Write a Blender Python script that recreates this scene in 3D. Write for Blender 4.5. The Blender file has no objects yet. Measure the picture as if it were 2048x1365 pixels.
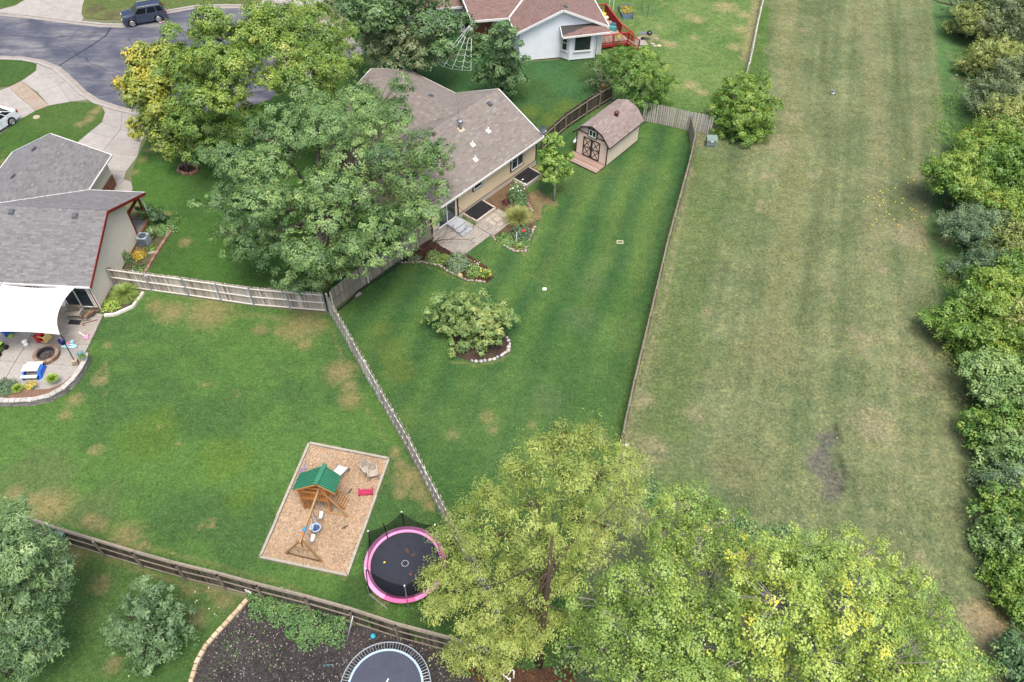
import bpy, bmesh, math, random
import numpy as np
from mathutils import Vector, Matrix, geometry
R = math.radians
S = bpy.context.scene
COL = S.collection
# ---------------------------------------------------------------- camera, sky, sun, exposure
cam = bpy.data.cameras.new('camera'); camo = bpy.data.objects.new('camera', cam); COL.objects.link(camo)
cam.sensor_width = 36; cam.lens = 28; cam.clip_start = 0.5; cam.clip_end = 1500
pitch, roll = R(48.5), R(1.0)
f_ = Vector((0, math.cos(pitch), -math.sin(pitch))); r0 = Vector((1, 0, 0)); u0 = r0.cross(f_)
rx = r0*math.cos(roll)+u0*math.sin(roll); ux = -r0*math.sin(roll)+u0*math.cos(roll)
camo.matrix_world = Matrix(((rx.x, ux.x, -f_.x, 0), (rx.y, ux.y, -f_.y, 0), (rx.z, ux.z, -f_.z, 39), (0, 0, 0, 1)))
S.camera = camo
SUN = Vector((0.10, -0.30, 0.93)).normalized()
w = bpy.data.worlds.new('World'); S.world = w; w.use_nodes = True
nt = w.node_tree; nt.nodes.clear()
sky = nt.nodes.new('ShaderNodeTexSky'); sky.sky_type = 'NISHITA'; sky.sun_disc = False
sky.sun_elevation = math.asin(SUN.z); sky.sun_rotation = math.atan2(SUN.x, SUN.y)
sky.air_density = 1.0; sky.dust_density = 5.0; sky.ozone_density = 0.6
bg = nt.nodes.new('ShaderNodeBackground'); bg.inputs[1].default_value = 0.135
ow = nt.nodes.new('ShaderNodeOutputWorld')
nt.links.new(sky.outputs[0], bg.inputs[0]); nt.links.new(bg.outputs[0], ow.inputs[0])
sl = bpy.data.lights.new('sun', 'SUN'); sl.energy = 1.5; sl.angle = R(24); sl.color = (1.0, 0.95, 0.88)
so = bpy.data.objects.new('sun', sl); COL.objects.link(so)
so.rotation_euler = SUN.to_track_quat('Z', 'Y').to_euler(); so.location = (0, 0, 60)
vs = S.view_settings; vs.view_transform = 'Standard'; vs.look = 'None'; vs.gamma = 1; vs.use_curve_mapping = False
vs.exposure = 1.24
S.render.engine = 'CYCLES'; S.cycles.max_bounces = 6; S.cycles.transparent_max_bounces = 12
S.cycles.use_denoising = True
rng = np.random.default_rng(7); random.seed(7)

# ---------------------------------------------------------------- helpers
def tag(o, label=None, cat=None, group=None, kind=None):
    for k, v in (('label', label), ('category', cat), ('group', group), ('kind', kind)):
        if v: o[k] = v
    return o
def thing(name, loc, label, cat, group=None, rz=0):
    o = bpy.data.objects.new(name, None); COL.objects.link(o); o.empty_display_size = .2
    o.location = (loc[0], loc[1], loc[2] if len(loc) > 2 else 0); o.rotation_euler = (0, 0, rz)
    return tag(o, label, cat, group)
def root_of(o):
    while o.parent: o = o.parent
    return o
def link(name, me, parent=None, M=None):
    o = bpy.data.objects.new(name, me); COL.objects.link(o)
    if parent: o.parent = parent
    if M is not None: o.matrix_local = M
    return o
class MB:
    """collects shapes; build() links them as ONE mesh object (coordinates are world ones unless the thing is built at the origin)"""
    def __init__(s): s.v = []; s.f = []; s.t = []; s.cur = 0.5
    def add(s, vs, fs):
        b = len(s.v); s.v += [tuple(v) for v in vs]
        for f in fs: s.f.append(tuple(i+b for i in f)); s.t.append(s.cur)
        return s
    def hexa(s, p):
        return s.add(p, [(3, 2, 1, 0), (4, 5, 6, 7), (0, 1, 5, 4), (1, 2, 6, 5), (2, 3, 7, 6), (3, 0, 4, 7)])
    def box(s, c, d, rz=0):
        x, y, z = d[0]/2, d[1]/2, d[2]/2; ca, sa = math.cos(rz), math.sin(rz); p = []
        for k in (-z, z):
            for a, b in ((-x, -y), (x, -y), (x, y), (-x, y)): p.append((c[0]+a*ca-b*sa, c[1]+a*sa+b*ca, c[2]+k))
        return s.hexa(p)
    def bar(s, p, q, w, h=None, up=(0, 0, 1)):
        h = h or w; p = Vector(p); q = Vector(q); d = (q-p).normalized(); u = Vector(up)
        if abs(d.dot(u)) > .98: u = Vector((0, 1, 0))
        a = d.cross(u).normalized(); b = a.cross(d).normalized(); a = a*w/2; b = b*h/2
        return s.hexa([p-a-b, p+a-b, p+a+b, p-a+b, q-a-b, q+a-b, q+a+b, q-a+b])
    def tube(s, pts, rad, n=6, cap=True):
        pts = [Vector(p) for p in pts]
        if not hasattr(rad, '__len__'): rad = [rad]*len(pts)
        vs = []; prev = None
        for i, p in enumerate(pts):
            d = (pts[min(i+1, len(pts)-1)]-pts[max(i-1, 0)])
            if d.length < 1e-6: d = Vector((0, 0, 1))
            d.normalize(); u = prev if prev else (Vector((1, 0, 0)) if abs(d.x) < .9 else Vector((0, 1, 0)))
            a = (u-d*u.dot(d)); a.normalize(); b = d.cross(a); prev = a
            for k in range(n):
                t = 2*math.pi*k/n; vs.append(p+(a*math.cos(t)+b*math.sin(t))*rad[i])
        fs = [(i*n+k, i*n+(k+1) % n, (i+1)*n+(k+1) % n, (i+1)*n+k) for i in range(len(pts)-1) for k in range(n)]
        if cap: fs += [tuple(range(n-1, -1, -1)), tuple(range((len(pts)-1)*n, len(pts)*n))]
        return s.add(vs, fs)
    def prism(s, poly, z0, z1):
        n = len(poly); a = sum(poly[i][0]*poly[(i+1) % n][1]-poly[(i+1) % n][0]*poly[i][1] for i in range(n))
        if a < 0: poly = poly[::-1]
        g = lambda z, p: z(p) if callable(z) else z
        vs = [(p[0], p[1], g(z0, p)) for p in poly]+[(p[0], p[1], g(z1, p)) for p in poly]
        return s.add(vs, [tuple(range(n-1, -1, -1)), tuple(range(n, 2*n))]+[(i, (i+1) % n, n+(i+1) % n, n+i) for i in range(n)])
    def slab3(s, poly, th):
        """a planar 3D polygon thickened downwards along its normal"""
        p = [Vector(q) for q in poly]; nrm = (p[1]-p[0]).cross(p[2]-p[0]).normalized()
        if nrm.z < 0: p = p[::-1]; nrm = -nrm
        n = len(p); vs = p+[q-nrm*th for q in p]
        return s.add(vs, [tuple(range(n)), tuple(range(2*n-1, n-1, -1))]+[((i+1) % n, i, n+i, n+(i+1) % n) for i in range(n)])
    def ell(s, c, r, nu=10, nv=6, jit=0):
        vs = [(c[0], c[1], c[2]-r[2])]
        for j in range(1, nv):
            ph = -math.pi/2+math.pi*j/nv
            for i in range(nu):
                t = 2*math.pi*i/nu; k = 1+random.uniform(-jit, jit)
                vs.append((c[0]+r[0]*k*math.cos(ph)*math.cos(t), c[1]+r[1]*k*math.cos(ph)*math.sin(t), c[2]+r[2]*k*math.sin(ph)))
        vs.append((c[0], c[1], c[2]+r[2])); L = len(vs)-1; fs = []
        for i in range(nu): fs.append((0, 1+(i+1) % nu, 1+i)); fs.append((L, L-nu+i, L-nu+(i+1) % nu))
        for j in range(nv-2):
            for i in range(nu):
                a = 1+j*nu+i; b = 1+j*nu+(i+1) % nu; fs.append((a, b, b+nu, a+nu))
        return s.add(vs, fs)
    def lathe(s, c, prof, n=20):
        vs = [(c[0]+r*math.cos(2*math.pi*k/n), c[1]+r*math.sin(2*math.pi*k/n), c[2]+z) for r, z in prof for k in range(n)]
        fs = [(i*n+k, i*n+(k+1) % n, (i+1)*n+(k+1) % n, (i+1)*n+k) for i in range(len(prof)-1) for k in range(n)]
        return s.add(vs, fs)
    def mesh(s, name, mat, off=(0, 0, 0), smooth=False):
        me = bpy.data.meshes.new(name)
        me.from_pydata([(v[0]-off[0], v[1]-off[1], v[2]-off[2]) for v in s.v], [], s.f)
        me.materials.append(mat)
        a = me.attributes.new('tint', 'FLOAT', 'FACE'); a.data.foreach_set('value', s.t)
        if smooth: me.polygons.foreach_set('use_smooth', [True]*len(s.f))
        me.update(); return me
    def build(s, name, mat, parent=None, smooth=False, label=None, cat=None, group=None, kind=None):
        off = root_of(parent).location if parent else (0, 0, 0)
        o = link(name, s.mesh(name, mat, off, smooth), parent)
        return tag(o, label, cat, group, kind)
    def solo(s, name, mat, loc, label, cat, group=None, smooth=False, kind=None):
        """a thing that is one mesh, with its origin at loc"""
        loc = (loc[0], loc[1], loc[2] if len(loc) > 2 else 0)
        o = link(name, s.mesh(name, mat, loc, smooth)); o.location = loc
        return tag(o, label, cat, group, kind)

# ---------------------------------------------------------------- materials
def new_mat(name):
    m = bpy.data.materials.new(name); m.use_nodes = True; t = m.node_tree; t.nodes.clear()
    return m, t, t.nodes.new, t.links.new
def mixc(t, a, b, f, mode='MIX'):
    n = t.nodes.new('ShaderNodeMix'); n.data_type = 'RGBA'; n.blend_type = mode
    for k, v in ((0, f), (6, a), (7, b)):
        if hasattr(v, 'is_output') or isinstance(v, bpy.types.NodeSocket): t.links.new(v, n.inputs[k])
        elif k == 0: n.inputs[0].default_value = v
        else: n.inputs[k].default_value = (*v[:3], 1)
    return n.outputs[2]
def noise(t, scale, detail=4, rough=.6, vec=None, stretch=None, rot=0):
    n = t.nodes.new('ShaderNodeTexNoise'); n.inputs['Scale'].default_value = scale
    n.inputs['Detail'].default_value = detail; n.inputs['Roughness'].default_value = rough
    c = vec or t.nodes.new('ShaderNodeTexCoord').outputs['Object']
    if stretch or rot:
        mp = t.nodes.new('ShaderNodeMapping'); mp.inputs['Scale'].default_value = stretch or (1, 1, 1); mp.inputs['Rotation'].default_value = (0, 0, rot)
        t.links.new(c, mp.inputs[0]); c = mp.outputs[0]
    t.links.new(c, n.inputs['Vector']); return n.outputs['Fac']
def ramp(t, fac, stops):
    n = t.nodes.new('ShaderNodeValToRGB'); e = n.color_ramp.elements
    while len(e) < len(stops): e.new(.5)
    for k, (p, c) in enumerate(stops): e[k].position = p; e[k].color = (*c, 1) if len(c) == 3 else c
    t.links.new(fac, n.inputs[0]); return n.outputs[0]
def math_(t, op, a, b=0):
    n = t.nodes.new('ShaderNodeMath'); n.operation = op
    for k, v in ((0, a), (1, b)):
        if isinstance(v, bpy.types.NodeSocket): t.links.new(v, n.inputs[k])
        else: n.inputs[k].default_value = v
    return n.outputs[0]
def bump(t, h, strength, dist=.02):
    b = t.nodes.new('ShaderNodeBump'); b.inputs['Strength'].default_value = strength; b.inputs['Distance'].default_value = dist
    t.links.new(h, b.inputs['Height']); return b.outputs[0]
def rnd_tint(t):
    """a number per piece: the face attribute plus the object's own random number"""
    a = t.nodes.new('ShaderNodeAttribute'); a.attribute_name = 'tint'
    o = t.nodes.new('ShaderNodeObjectInfo')
    return math_(t, 'FRACT', math_(t, 'ADD', a.outputs['Fac'], o.outputs['Random']))
def surf(t, col, rough=.7, normal=None, spec=.3, metal=0):
    p = t.nodes.new('ShaderNodeBsdfPrincipled'); o = t.nodes.new('ShaderNodeOutputMaterial')
    if isinstance(col, bpy.types.NodeSocket): t.links.new(col, p.inputs['Base Color'])
    else: p.inputs['Base Color'].default_value = (*col, 1)
    p.inputs['Roughness'].default_value = rough; p.inputs['Specular IOR Level'].default_value = spec; p.inputs['Metallic'].default_value = metal
    if normal: t.links.new(normal, p.inputs['Normal'])
    t.links.new(p.outputs[0], o.inputs[0]); return p
MATS = {}; ALB = .70
def pm(name, c, c2=None, scale=4, rough=.7, bmp=0, rand=0, stretch=None, spec=.3, metal=0, fine=None):
    """paint/plastic/stone/wood: two colours mixed by noise, a per-piece brightness, small relief"""
    if name in MATS: return MATS[name]
    m, t, N, L = new_mat(name)
    c2 = c2 or tuple(x*.82 for x in c); k_ = ALB if max(c) < .6 else .86; c = tuple(x*k_ for x in c); c2 = tuple(x*k_ for x in c2)
    f = noise(t, scale, 6, .65, stretch=stretch)
    col = mixc(t, c, c2, ramp(t, f, [(.35, (0, 0, 0)), (.68, (1, 1, 1))]))
    if fine:
        g = noise(t, fine, 2, .5); col = mixc(t, col, ramp(t, g, [(.3, (.55, .55, .55)), (.7, (1.3, 1.3, 1.3))]), .4, 'MULTIPLY')
    if rand:
        v = rnd_tint(t); k = ramp(t, v, [(0, (1-rand,)*3), (1, (1+rand,)*3)]); col = mixc(t, col, k, 1, 'MULTIPLY')
    surf(t, col, rough, bump(t, f, bmp) if bmp else None, spec, metal); MATS[name] = m; return m
def palette_mat(name, stops, rough=.8, grain=18, grainamt=.5, bmp=.3, gain=1.0):
    """pieces that differ in colour from one to the next: shingles, stones, boards"""
    m, t, N, L = new_mat(name); col = ramp(t, rnd_tint(t), [(p, tuple(x*ALB*gain for x in c)) for p, c in stops])
    g = noise(t, grain, 4, .7); col = mixc(t, col, ramp(t, g, [(.25, (.6,)*3), (.75, (1.35,)*3)]), grainamt, 'MULTIPLY')
    big = noise(t, .35, 3); col = mixc(t, col, ramp(t, big, [(.3, (.90,)*3), (.7, (1.08,)*3)]), .6, 'MULTIPLY')
    surf(t, col, rough, bump(t, g, bmp, .01), .2); return m
LEAF = 1.5
def leaf_mat(name, stops, trans=.16):
    m, t, N, L = new_mat(name)
    a = N('ShaderNodeAttribute'); a.attribute_name = 'tint'
    col = ramp(t, a.outputs['Fac'], [(p, tuple(x*LEAF for x in c)) for p, c in stops])
    d = N('ShaderNodeBsdfDiffuse'); tr = N('ShaderNodeBsdfTranslucent'); g = N('ShaderNodeBsdfGlossy'); o = N('ShaderNodeOutputMaterial')
    g.inputs['Roughness'].default_value = .45; g.inputs[0].default_value = (1, 1, 1, 1)
    L(col, d.inputs[0]); L(mixc(t, col, (1.1, 1.25, .5), 1, 'MULTIPLY'), tr.inputs[0])
    m1 = N('ShaderNodeMixShader'); m1.inputs[0].default_value = trans; L(d.outputs[0], m1.inputs[1]); L(tr.outputs[0], m1.inputs[2])
    m2 = N('ShaderNodeMixShader'); m2.inputs[0].default_value = .022; L(m1.outputs[0], m2.inputs[1]); L(g.outputs[0], m2.inputs[2])
    L(m2.outputs[0], o.inputs[0]); return m
def ground_mat(name, fine=16, tuft=3.2, contrast=.75, speck=None, bmp=.8):
    """grass or mulch: the painted 'col' attribute, broken up by noise at blade, tuft and patch scale"""
    m, t, N, L = new_mat(name)
    a = N('ShaderNodeAttribute'); a.attribute_name = 'col'; col = a.outputs['Color']
    dc = N('ShaderNodeAttribute'); dc.attribute_name = 'drycol'
    nd = noise(t, 3.4, 8, .8); dm = math_(t, 'ADD', a.outputs['Alpha'], math_(t, 'MULTIPLY', math_(t, 'SUBTRACT', nd, .5), 1.5))
    dm = math_(t, 'MULTIPLY', ramp(t, dm, [(.30, (0, 0, 0)), (.85, (1, 1, 1))]), ramp(t, a.outputs['Alpha'], [(.02, (0, 0, 0)), (.36, (.62,)*3)]))
    col = mixc(t, col, dc.outputs['Color'], dm)
    n1 = noise(t, fine, 4, .8); n2 = noise(t, tuft, 4, .7); n3 = noise(t, .8, 3)
    col = mixc(t, col, ramp(t, n1, [(.28, (.42, .46, .42)), (.5, (.95, .95, .95)), (.74, (1.65, 1.6, 1.5))]), contrast, 'MULTIPLY')
    col = mixc(t, col, ramp(t, n2, [(.3, (.66, .72, .7)), (.7, (1.28, 1.22, 1.15))]), .75, 'MULTIPLY')
    col = mixc(t, col, ramp(t, n3, [(.3, (.9, .95, .95)), (.7, (1.1, 1.05, 1.0))]), .8, 'MULTIPLY')
    if speck:
        v = N('ShaderNodeTexVoronoi'); v.inputs['Scale'].default_value = speck[1]; L(N('ShaderNodeTexCoord').outputs['Object'], v.inputs['Vector'])
        k = ramp(t, v.outputs['Color'], [(speck[2], (0, 0, 0)), (speck[2]+.02, (1, 1, 1))]); col = mixc(t, col, tuple(x*ALB for x in speck[0]), k)
    surf(t, col, .95, bump(t, n1, bmp, .05), .1); return m

# ---------------------------------------------------------------- painted ground sheets
def vnoise(x, y, sc, seed):
    r = np.random.default_rng(seed); T = r.random((256, 256)); x = x/sc+1000; y = y/sc+1000
    i = np.floor(x).astype(int); j = np.floor(y).astype(int); u = x-i; v = y-j; u = u*u*(3-2*u); v = v*v*(3-2*v)
    i0, i1, j0, j1 = i % 256, (i+1) % 256, j % 256, (j+1) % 256
    return (T[i0, j0]*(1-u)+T[i1, j0]*u)*(1-v)+(T[i0, j1]*(1-u)+T[i1, j1]*u)*v
def fbm(x, y, sc, seed, n=4): return sum(vnoise(x, y, sc/2**k, seed+k)*.5**k for k in range(n))/sum(.5**k for k in range(n))
def seg_dist(x, y, pts):
    d = np.full(x.shape, 1e9)
    for (ax, ay), (bx, by) in zip(pts[:-1], pts[1:]):
        l2 = (bx-ax)**2+(by-ay)**2+1e-9; t = np.clip(((x-ax)*(bx-ax)+(y-ay)*(by-ay))/l2, 0, 1)
        d = np.minimum(d, np.hypot(x-ax-t*(bx-ax), y-ay-t*(by-ay)))
    return d
def sst(a, b, v): t = np.clip((v-a)/(b-a), 0, 1); return t*t*(3-2*t)
def sheet(name, poly, z, mat, paint, step=.3, kind='structure', **kw):
    """a ground sheet over a polygon, finely meshed so that its colour can be painted per vertex"""
    P2 = np.array(poly); x0, y0 = P2.min(0); x1, y1 = P2.max(0)
    bd = []
    for (ax, ay), (bx, by) in zip(poly, poly[1:]+poly[:1]):
        k = max(1, int(math.hypot(bx-ax, by-ay)/(step*2)))
        bd += [(ax+(bx-ax)*i/k, ay+(by-ay)*i/k) for i in range(k)]
    B = np.array(bd)
    gx, gy = np.meshgrid(np.arange(x0, x1, step), np.arange(y0, y1, step)); gx = gx.ravel()+rng.uniform(-.1, .1, gx.size)*step; gy = gy.ravel()
    ins = np.zeros(gx.shape, bool); n = len(poly)
    for i in range(n):
        ax, ay = poly[i]; bx, by = poly[(i+1) % n]
        if ay != by: ins ^= ((ay > gy) != (by > gy)) & (gx < (bx-ax)*(gy-ay)/(by-ay)+ax)
    ins &= seg_dist(gx, gy, poly+poly[:1]) > step*.5
    V = [Vector(b) for b in bd]+[Vector(p) for p in zip(gx[ins], gy[ins])]
    r = geometry.delaunay_2d_cdt(V, [], [list(range(len(bd)))], 1, 1e-4)
    co = np.array([(v.x, v.y) for v in r[0]]); me = bpy.data.meshes.new(name)
    fs = [tuple(f) if (co[f[1]]-co[f[0]])[0]*(co[f[2]]-co[f[0]])[1]-(co[f[1]]-co[f[0]])[1]*(co[f[2]]-co[f[0]])[0] > 0 else tuple(f[::-1]) for f in r[2]]
    me.from_pydata([(x, y, z) for x, y in co], [], fs); me.materials.append(mat)
    c = paint(co[:, 0], co[:, 1]); c, dmask, dcol = c if isinstance(c, tuple) else (c, np.zeros(len(c)), (0, 0, 0)); c = np.clip(c*.70, 0, 1)
    at = me.attributes.new('col', 'FLOAT_COLOR', 'POINT'); at.data.foreach_set('color', np.c_[c, dmask].astype(np.float32).ravel())
    at = me.attributes.new('drycol', 'FLOAT_COLOR', 'POINT'); at.data.foreach_set('color', np.tile(np.array([*[q*.7 for q in dcol], 1], np.float32), len(c))); me.update()
    o = link(name, me); tag(o, kind=kind, **kw); return o
def grass_paint(base, alt, dry, seed, dryness=0, blobs=(), lines=(), stripes=None, drysc=2.2, extra=(), streak=None):
    """base/alt grass colours mixed in patches, dry patches (blobs), worn lines, mowing stripes"""
    base, alt, dry = map(np.array, (base, alt, dry))
    def f(x, y):
        n = fbm(x, y, 3.5, seed); c = base+(alt-base)*sst(.35, .65, n)[:, None]
        if stripes is not None:
            (dx, dy), wd, amt = stripes; s = (x*dy-y*dx+(fbm(x, y, 6, seed+9)-.5)*wd*.7)/wd
            k = np.sin(s*math.pi)*sst(.2, .55, fbm(x, y, 9, seed+31)); c = c*(1+amt*k[:, None]*np.array([1.1, .7, .3]))
        if streak is not None:
            (dx, dy), amt = streak; s = x*dy-y*dx; t = x*dx+y*dy; k = (vnoise(s, t/60, .33, seed+3)-.5)*1.1+(vnoise(s, t/45, 1.1, seed+4)-.5)*.7; c = c*(1+amt*k[:, None]*np.array([1.25, .9, 1.0]))
        d = np.zeros(x.shape); q = fbm(x, y, drysc, seed+5, 5); fine = fbm(x, y, .7, seed+77, 3)
        if dryness: d = .75*sst(.68-dryness, .88-dryness*.6, q)
        for bx, by, br in blobs:
            g = np.exp(-((x-bx)**2+(y-by)**2)/(br*br)); d = np.maximum(d, g*.9)
        for pts, wd, amt in lines:
            g = np.exp(-(seg_dist(x, y, pts)/wd)**2); d = np.maximum(d, amt*g)
        c = c*(1+.22*(fine-.5)[:, None])
        for kind, dat, col, amt in extra:
            if kind == 'blob': g = np.maximum.reduce([np.exp(-((x-a)**2+(y-b)**2)/(r*r)) for a, b, r in dat])
            else: g = np.exp(-(seg_dist(x, y, dat[0])/dat[1])**2)
            g = amt*sst(.22, .8, g+(fbm(x, y, 1.1, seed+55)-.5)*.8*np.minimum(1, g*2)); c = c+(np.array(col)-c)*g[:, None]
        return c, np.clip(d, 0, 1), dry
    return f

# ================================================================ GROUND
G_LUSH = (.082, .166, .042); G_MID = (.060, .126, .038); G_DEEP = (.056, .124, .036); G_DEEP2 = (.076, .146, .044)
G_YEL = (.130, .170, .030); DRY = (.29, .225, .115); DRYP = (.33, .285, .16)
mat_grass = ground_mat('grass_short', 6.5, 2.2, .85)
mat_meadow = ground_mat('grass_mown_rough', 5, 1.6, 1.0)
mat_verge = ground_mat('grass_long', 6, 1.6, .9)
# the wide ground under everything, out to the horizon
g0 = MB(); g0.add([(-700, -500, -.02), (700, -500, -.02), (700, 900, -.02), (-700, 900, -.02)], [(0, 1, 2, 3)])
m_, t_, N_, L_ = new_mat('far_grass'); surf(t_, mixc(t_, (.08, .10, .045), (.12, .115, .06), noise(t_, .12, 6)), .95)
tag(g0.build('ground', m_), kind='structure')
meadow_poly = [(-0.26,11.66),(6.61,26.7),(16.2,61.79),(21.71,68.23),(26.91,87.02),(44.7,91.44),(77.56,92.74),(39.62,12.32)]
sheet('meadow', meadow_poly, .0, mat_meadow, grass_paint((.164, .192, .096), (.126, .162, .078), (.30, .26, .17), 3, .07, streak=((.285, .958), .36),
    blobs=[(23.67,16.09,1.5),(24.68,14.86,1.47),(23.1,16.59,0.88),(8.18,26.2,1.32),(7.21,25.15,1.01),(8.24,29.87,0.77),(22.26,57.08,1.68),(29.62,45.8,2.24),(21.94,28.28,1.81)],
    lines=[([(42.1,86.4),(33.76,56.7),(29.1,43.05),(26.44,37.97),(21.57,23.15)], .7, .5), ([(34.04,86.09),(30.52,67.64),(22.44,43.95),(18.14,30.09)], .6, .34),
           ([(19.94,26.45),(19.84,20.09),(22.29,17.9)], .6, .4), ([(24.96,26.55),(23.85,21.64),(22.62,17.37)], .6, .4), ([(6.74,26.52),(10.46,38.53),(14.48,54.06)], .25, .7)],
    extra=[('line', ([(9.22,27.65),(11.84,38.57),(15.92,54.1)], 1.8), (.105, .160, .050), .5), ('blob', [(16.37,44.89,2.22),(18.36,49.64,2.73),(12.22,34.03,1.95),(9.44,24.53,1.43)], (.108, .155, .055), .45),
           ('line', ([(25.5,81.2),(22.2,67.37)], .9), (.075, .155, .035), .9),
           ('blob', [(17.12,34.14,2.93),(13.16,24.61,2)], (.185, .185, .095), .5),
           ('line', ([(37.05,86.21),(31.63,60.32),(25.82,42.96)], 1.1), (.200, .205, .110), .7), ('line', ([(28.85,85.9),(23.37,56.4),(18.21,37.77)], 1.3), (.190, .200, .095), .6),
           ('line', ([(32.67,86.04),(26.32,56.48),(19.37,36.87)], .35), (.105, .125, .060), .55), ('line', ([(40.07,86.32),(33.58,59.63),(27.64,43.01)], .3), (.105, .125, .060), .5),
           ('blob', [(24.25,15.97,1.37),(24.93,14.87,1.47),(23.56,16.47,0.63)], (.33, .235, .13), .9), ('blob', [(18.79,27.13,0.65),(17.92,25.37,0.87),(18.39,24.38,0.8),(18,23.4,0.62),(18.38,26.07,0.73)], (.125, .122, .108), .9),
           ('line', ([(19.58,28.23),(19.1,24.39),(18.92,23.9)], .13), (.050, .050, .035), .8), ('line', ([(18.5,25.39),(18.46,23.57)], .10), (.06, .055, .04), .5)]), step=.33)
verge_poly = [(45.11,88.94),(38.27,64.5),(34.69,54.64),(31.14,47.58),(29.53,39),(27.98,33.54),(27.42,28.03),(26.08,23.24),(24.76,17.94),(24.5,12.07),(39.62,12.32),(76.11,90.15)]
sheet('verge', verge_poly, .006, mat_verge, grass_paint((.088, .172, .060), (.072, .130, .046), (.22, .19, .11), 12, .08,
    blobs=[(30.93,41.02,1.06),(32.06,45.31,0.93),(28.51,31.9,0.95),(28.17,28.05,0.9),(24.63,15.35,1.24),(23.77,16.35,1.26),(46.96,74.69,1.24),(42.62,64.63,1.36)],
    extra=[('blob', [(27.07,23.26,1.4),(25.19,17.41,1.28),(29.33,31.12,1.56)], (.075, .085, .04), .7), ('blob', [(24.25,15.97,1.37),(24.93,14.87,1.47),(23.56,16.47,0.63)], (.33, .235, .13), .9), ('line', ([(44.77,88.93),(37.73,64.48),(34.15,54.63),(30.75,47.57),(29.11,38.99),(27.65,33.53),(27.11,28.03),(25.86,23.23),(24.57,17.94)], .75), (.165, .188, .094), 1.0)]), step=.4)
# yards
center_poly = [(-12.14,36.8),(-10.51,33.93),(-7.71,29.52),(-4.16,23.12),(-0.75,16.63),(0.43,12.57),(2.31,12.6),(6.44,26.41),(8.76,35.17),(14.45,54.4),(14.85,58.91),(11.1,60.46),(9.09,63.9),(3.79,58.57),(0.4,53.65),(-6.2,44.86)]
sheet('lawn', center_poly, .008, mat_grass, grass_paint(G_DEEP, G_DEEP2, (.24, .22, .10), 21, .0,
    blobs=[(-1.4,28.34,0.66),(-1.07,27.43,0.48),(-3.42,27.02,0.53),(1.31,27.84,0.42),(5.43,26.67,0.65),(3.02,48.73,0.54)],
    lines=[([(7.76,30.64),(9.24,36.62),(11.05,43.66),(13.94,53.37)], .22, .5), ([(-3.77,32.61),(-2.33,32.39),(-0.75,32.8),(-0.05,33.75)], .18, .8), ([(-1.03,44.99),(0.83,42.75),(1.75,45.07),(2.35,47.98),(3.13,48.61)], .16, .7), ([(-6.3,41.62),(-4.44,40.48),(-2.99,39.67),(-1.43,39.71)], .14, .7)],
    stripes=((.30, .954), 1.25, .26),
    extra=[('blob', [(-7.87,33.57,1.45),(-7.03,31.71,1.26),(-8.73,35.29,0.99),(-9.31,32.27,0.64)], (.115, .155, .036), .5), ('line', ([(2.07,40.29),(3.42,45.11),(5.09,49.27)], .55), (.100, .150, .044), .4),
           ('line', ([(4.7,36.52),(6.84,43.55),(8.11,48.14)], .5), (.095, .145, .045), .4), ('line', ([(7.02,33.91),(9.48,42.54),(11.86,50.71)], .45), (.100, .150, .044), .4),
           ('line', ([(-0.51,37.32),(0.84,40.26),(1.92,43.42)], .4), (.085, .150, .035), .5), ('blob', [(5.63,52.47,1.41),(7.26,52.84,0.89),(10.59,53.94,1.22),(4.75,50.51,1.18)], (.090, .140, .042), .45),
           ('blob', [(4.53,36.51,1.51),(5.58,40.38,1.23),(2.4,29.74,1.38)], (.085, .135, .060), .5)]), step=.25)
left_poly = [(-51.19,40.99),(-27.08,36.31),(-24.97,38.63),(-22,37.88),(-17.77,37.28),(-12.09,36.48),(-8.02,29.51),(-4.44,23.11),(-1,16.63),(-0.06,13.72),(-2.63,14.34),(-9.91,16.31),(-17.12,17.93),(-25.25,20.34),(-43.19,25.14)]
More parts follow.
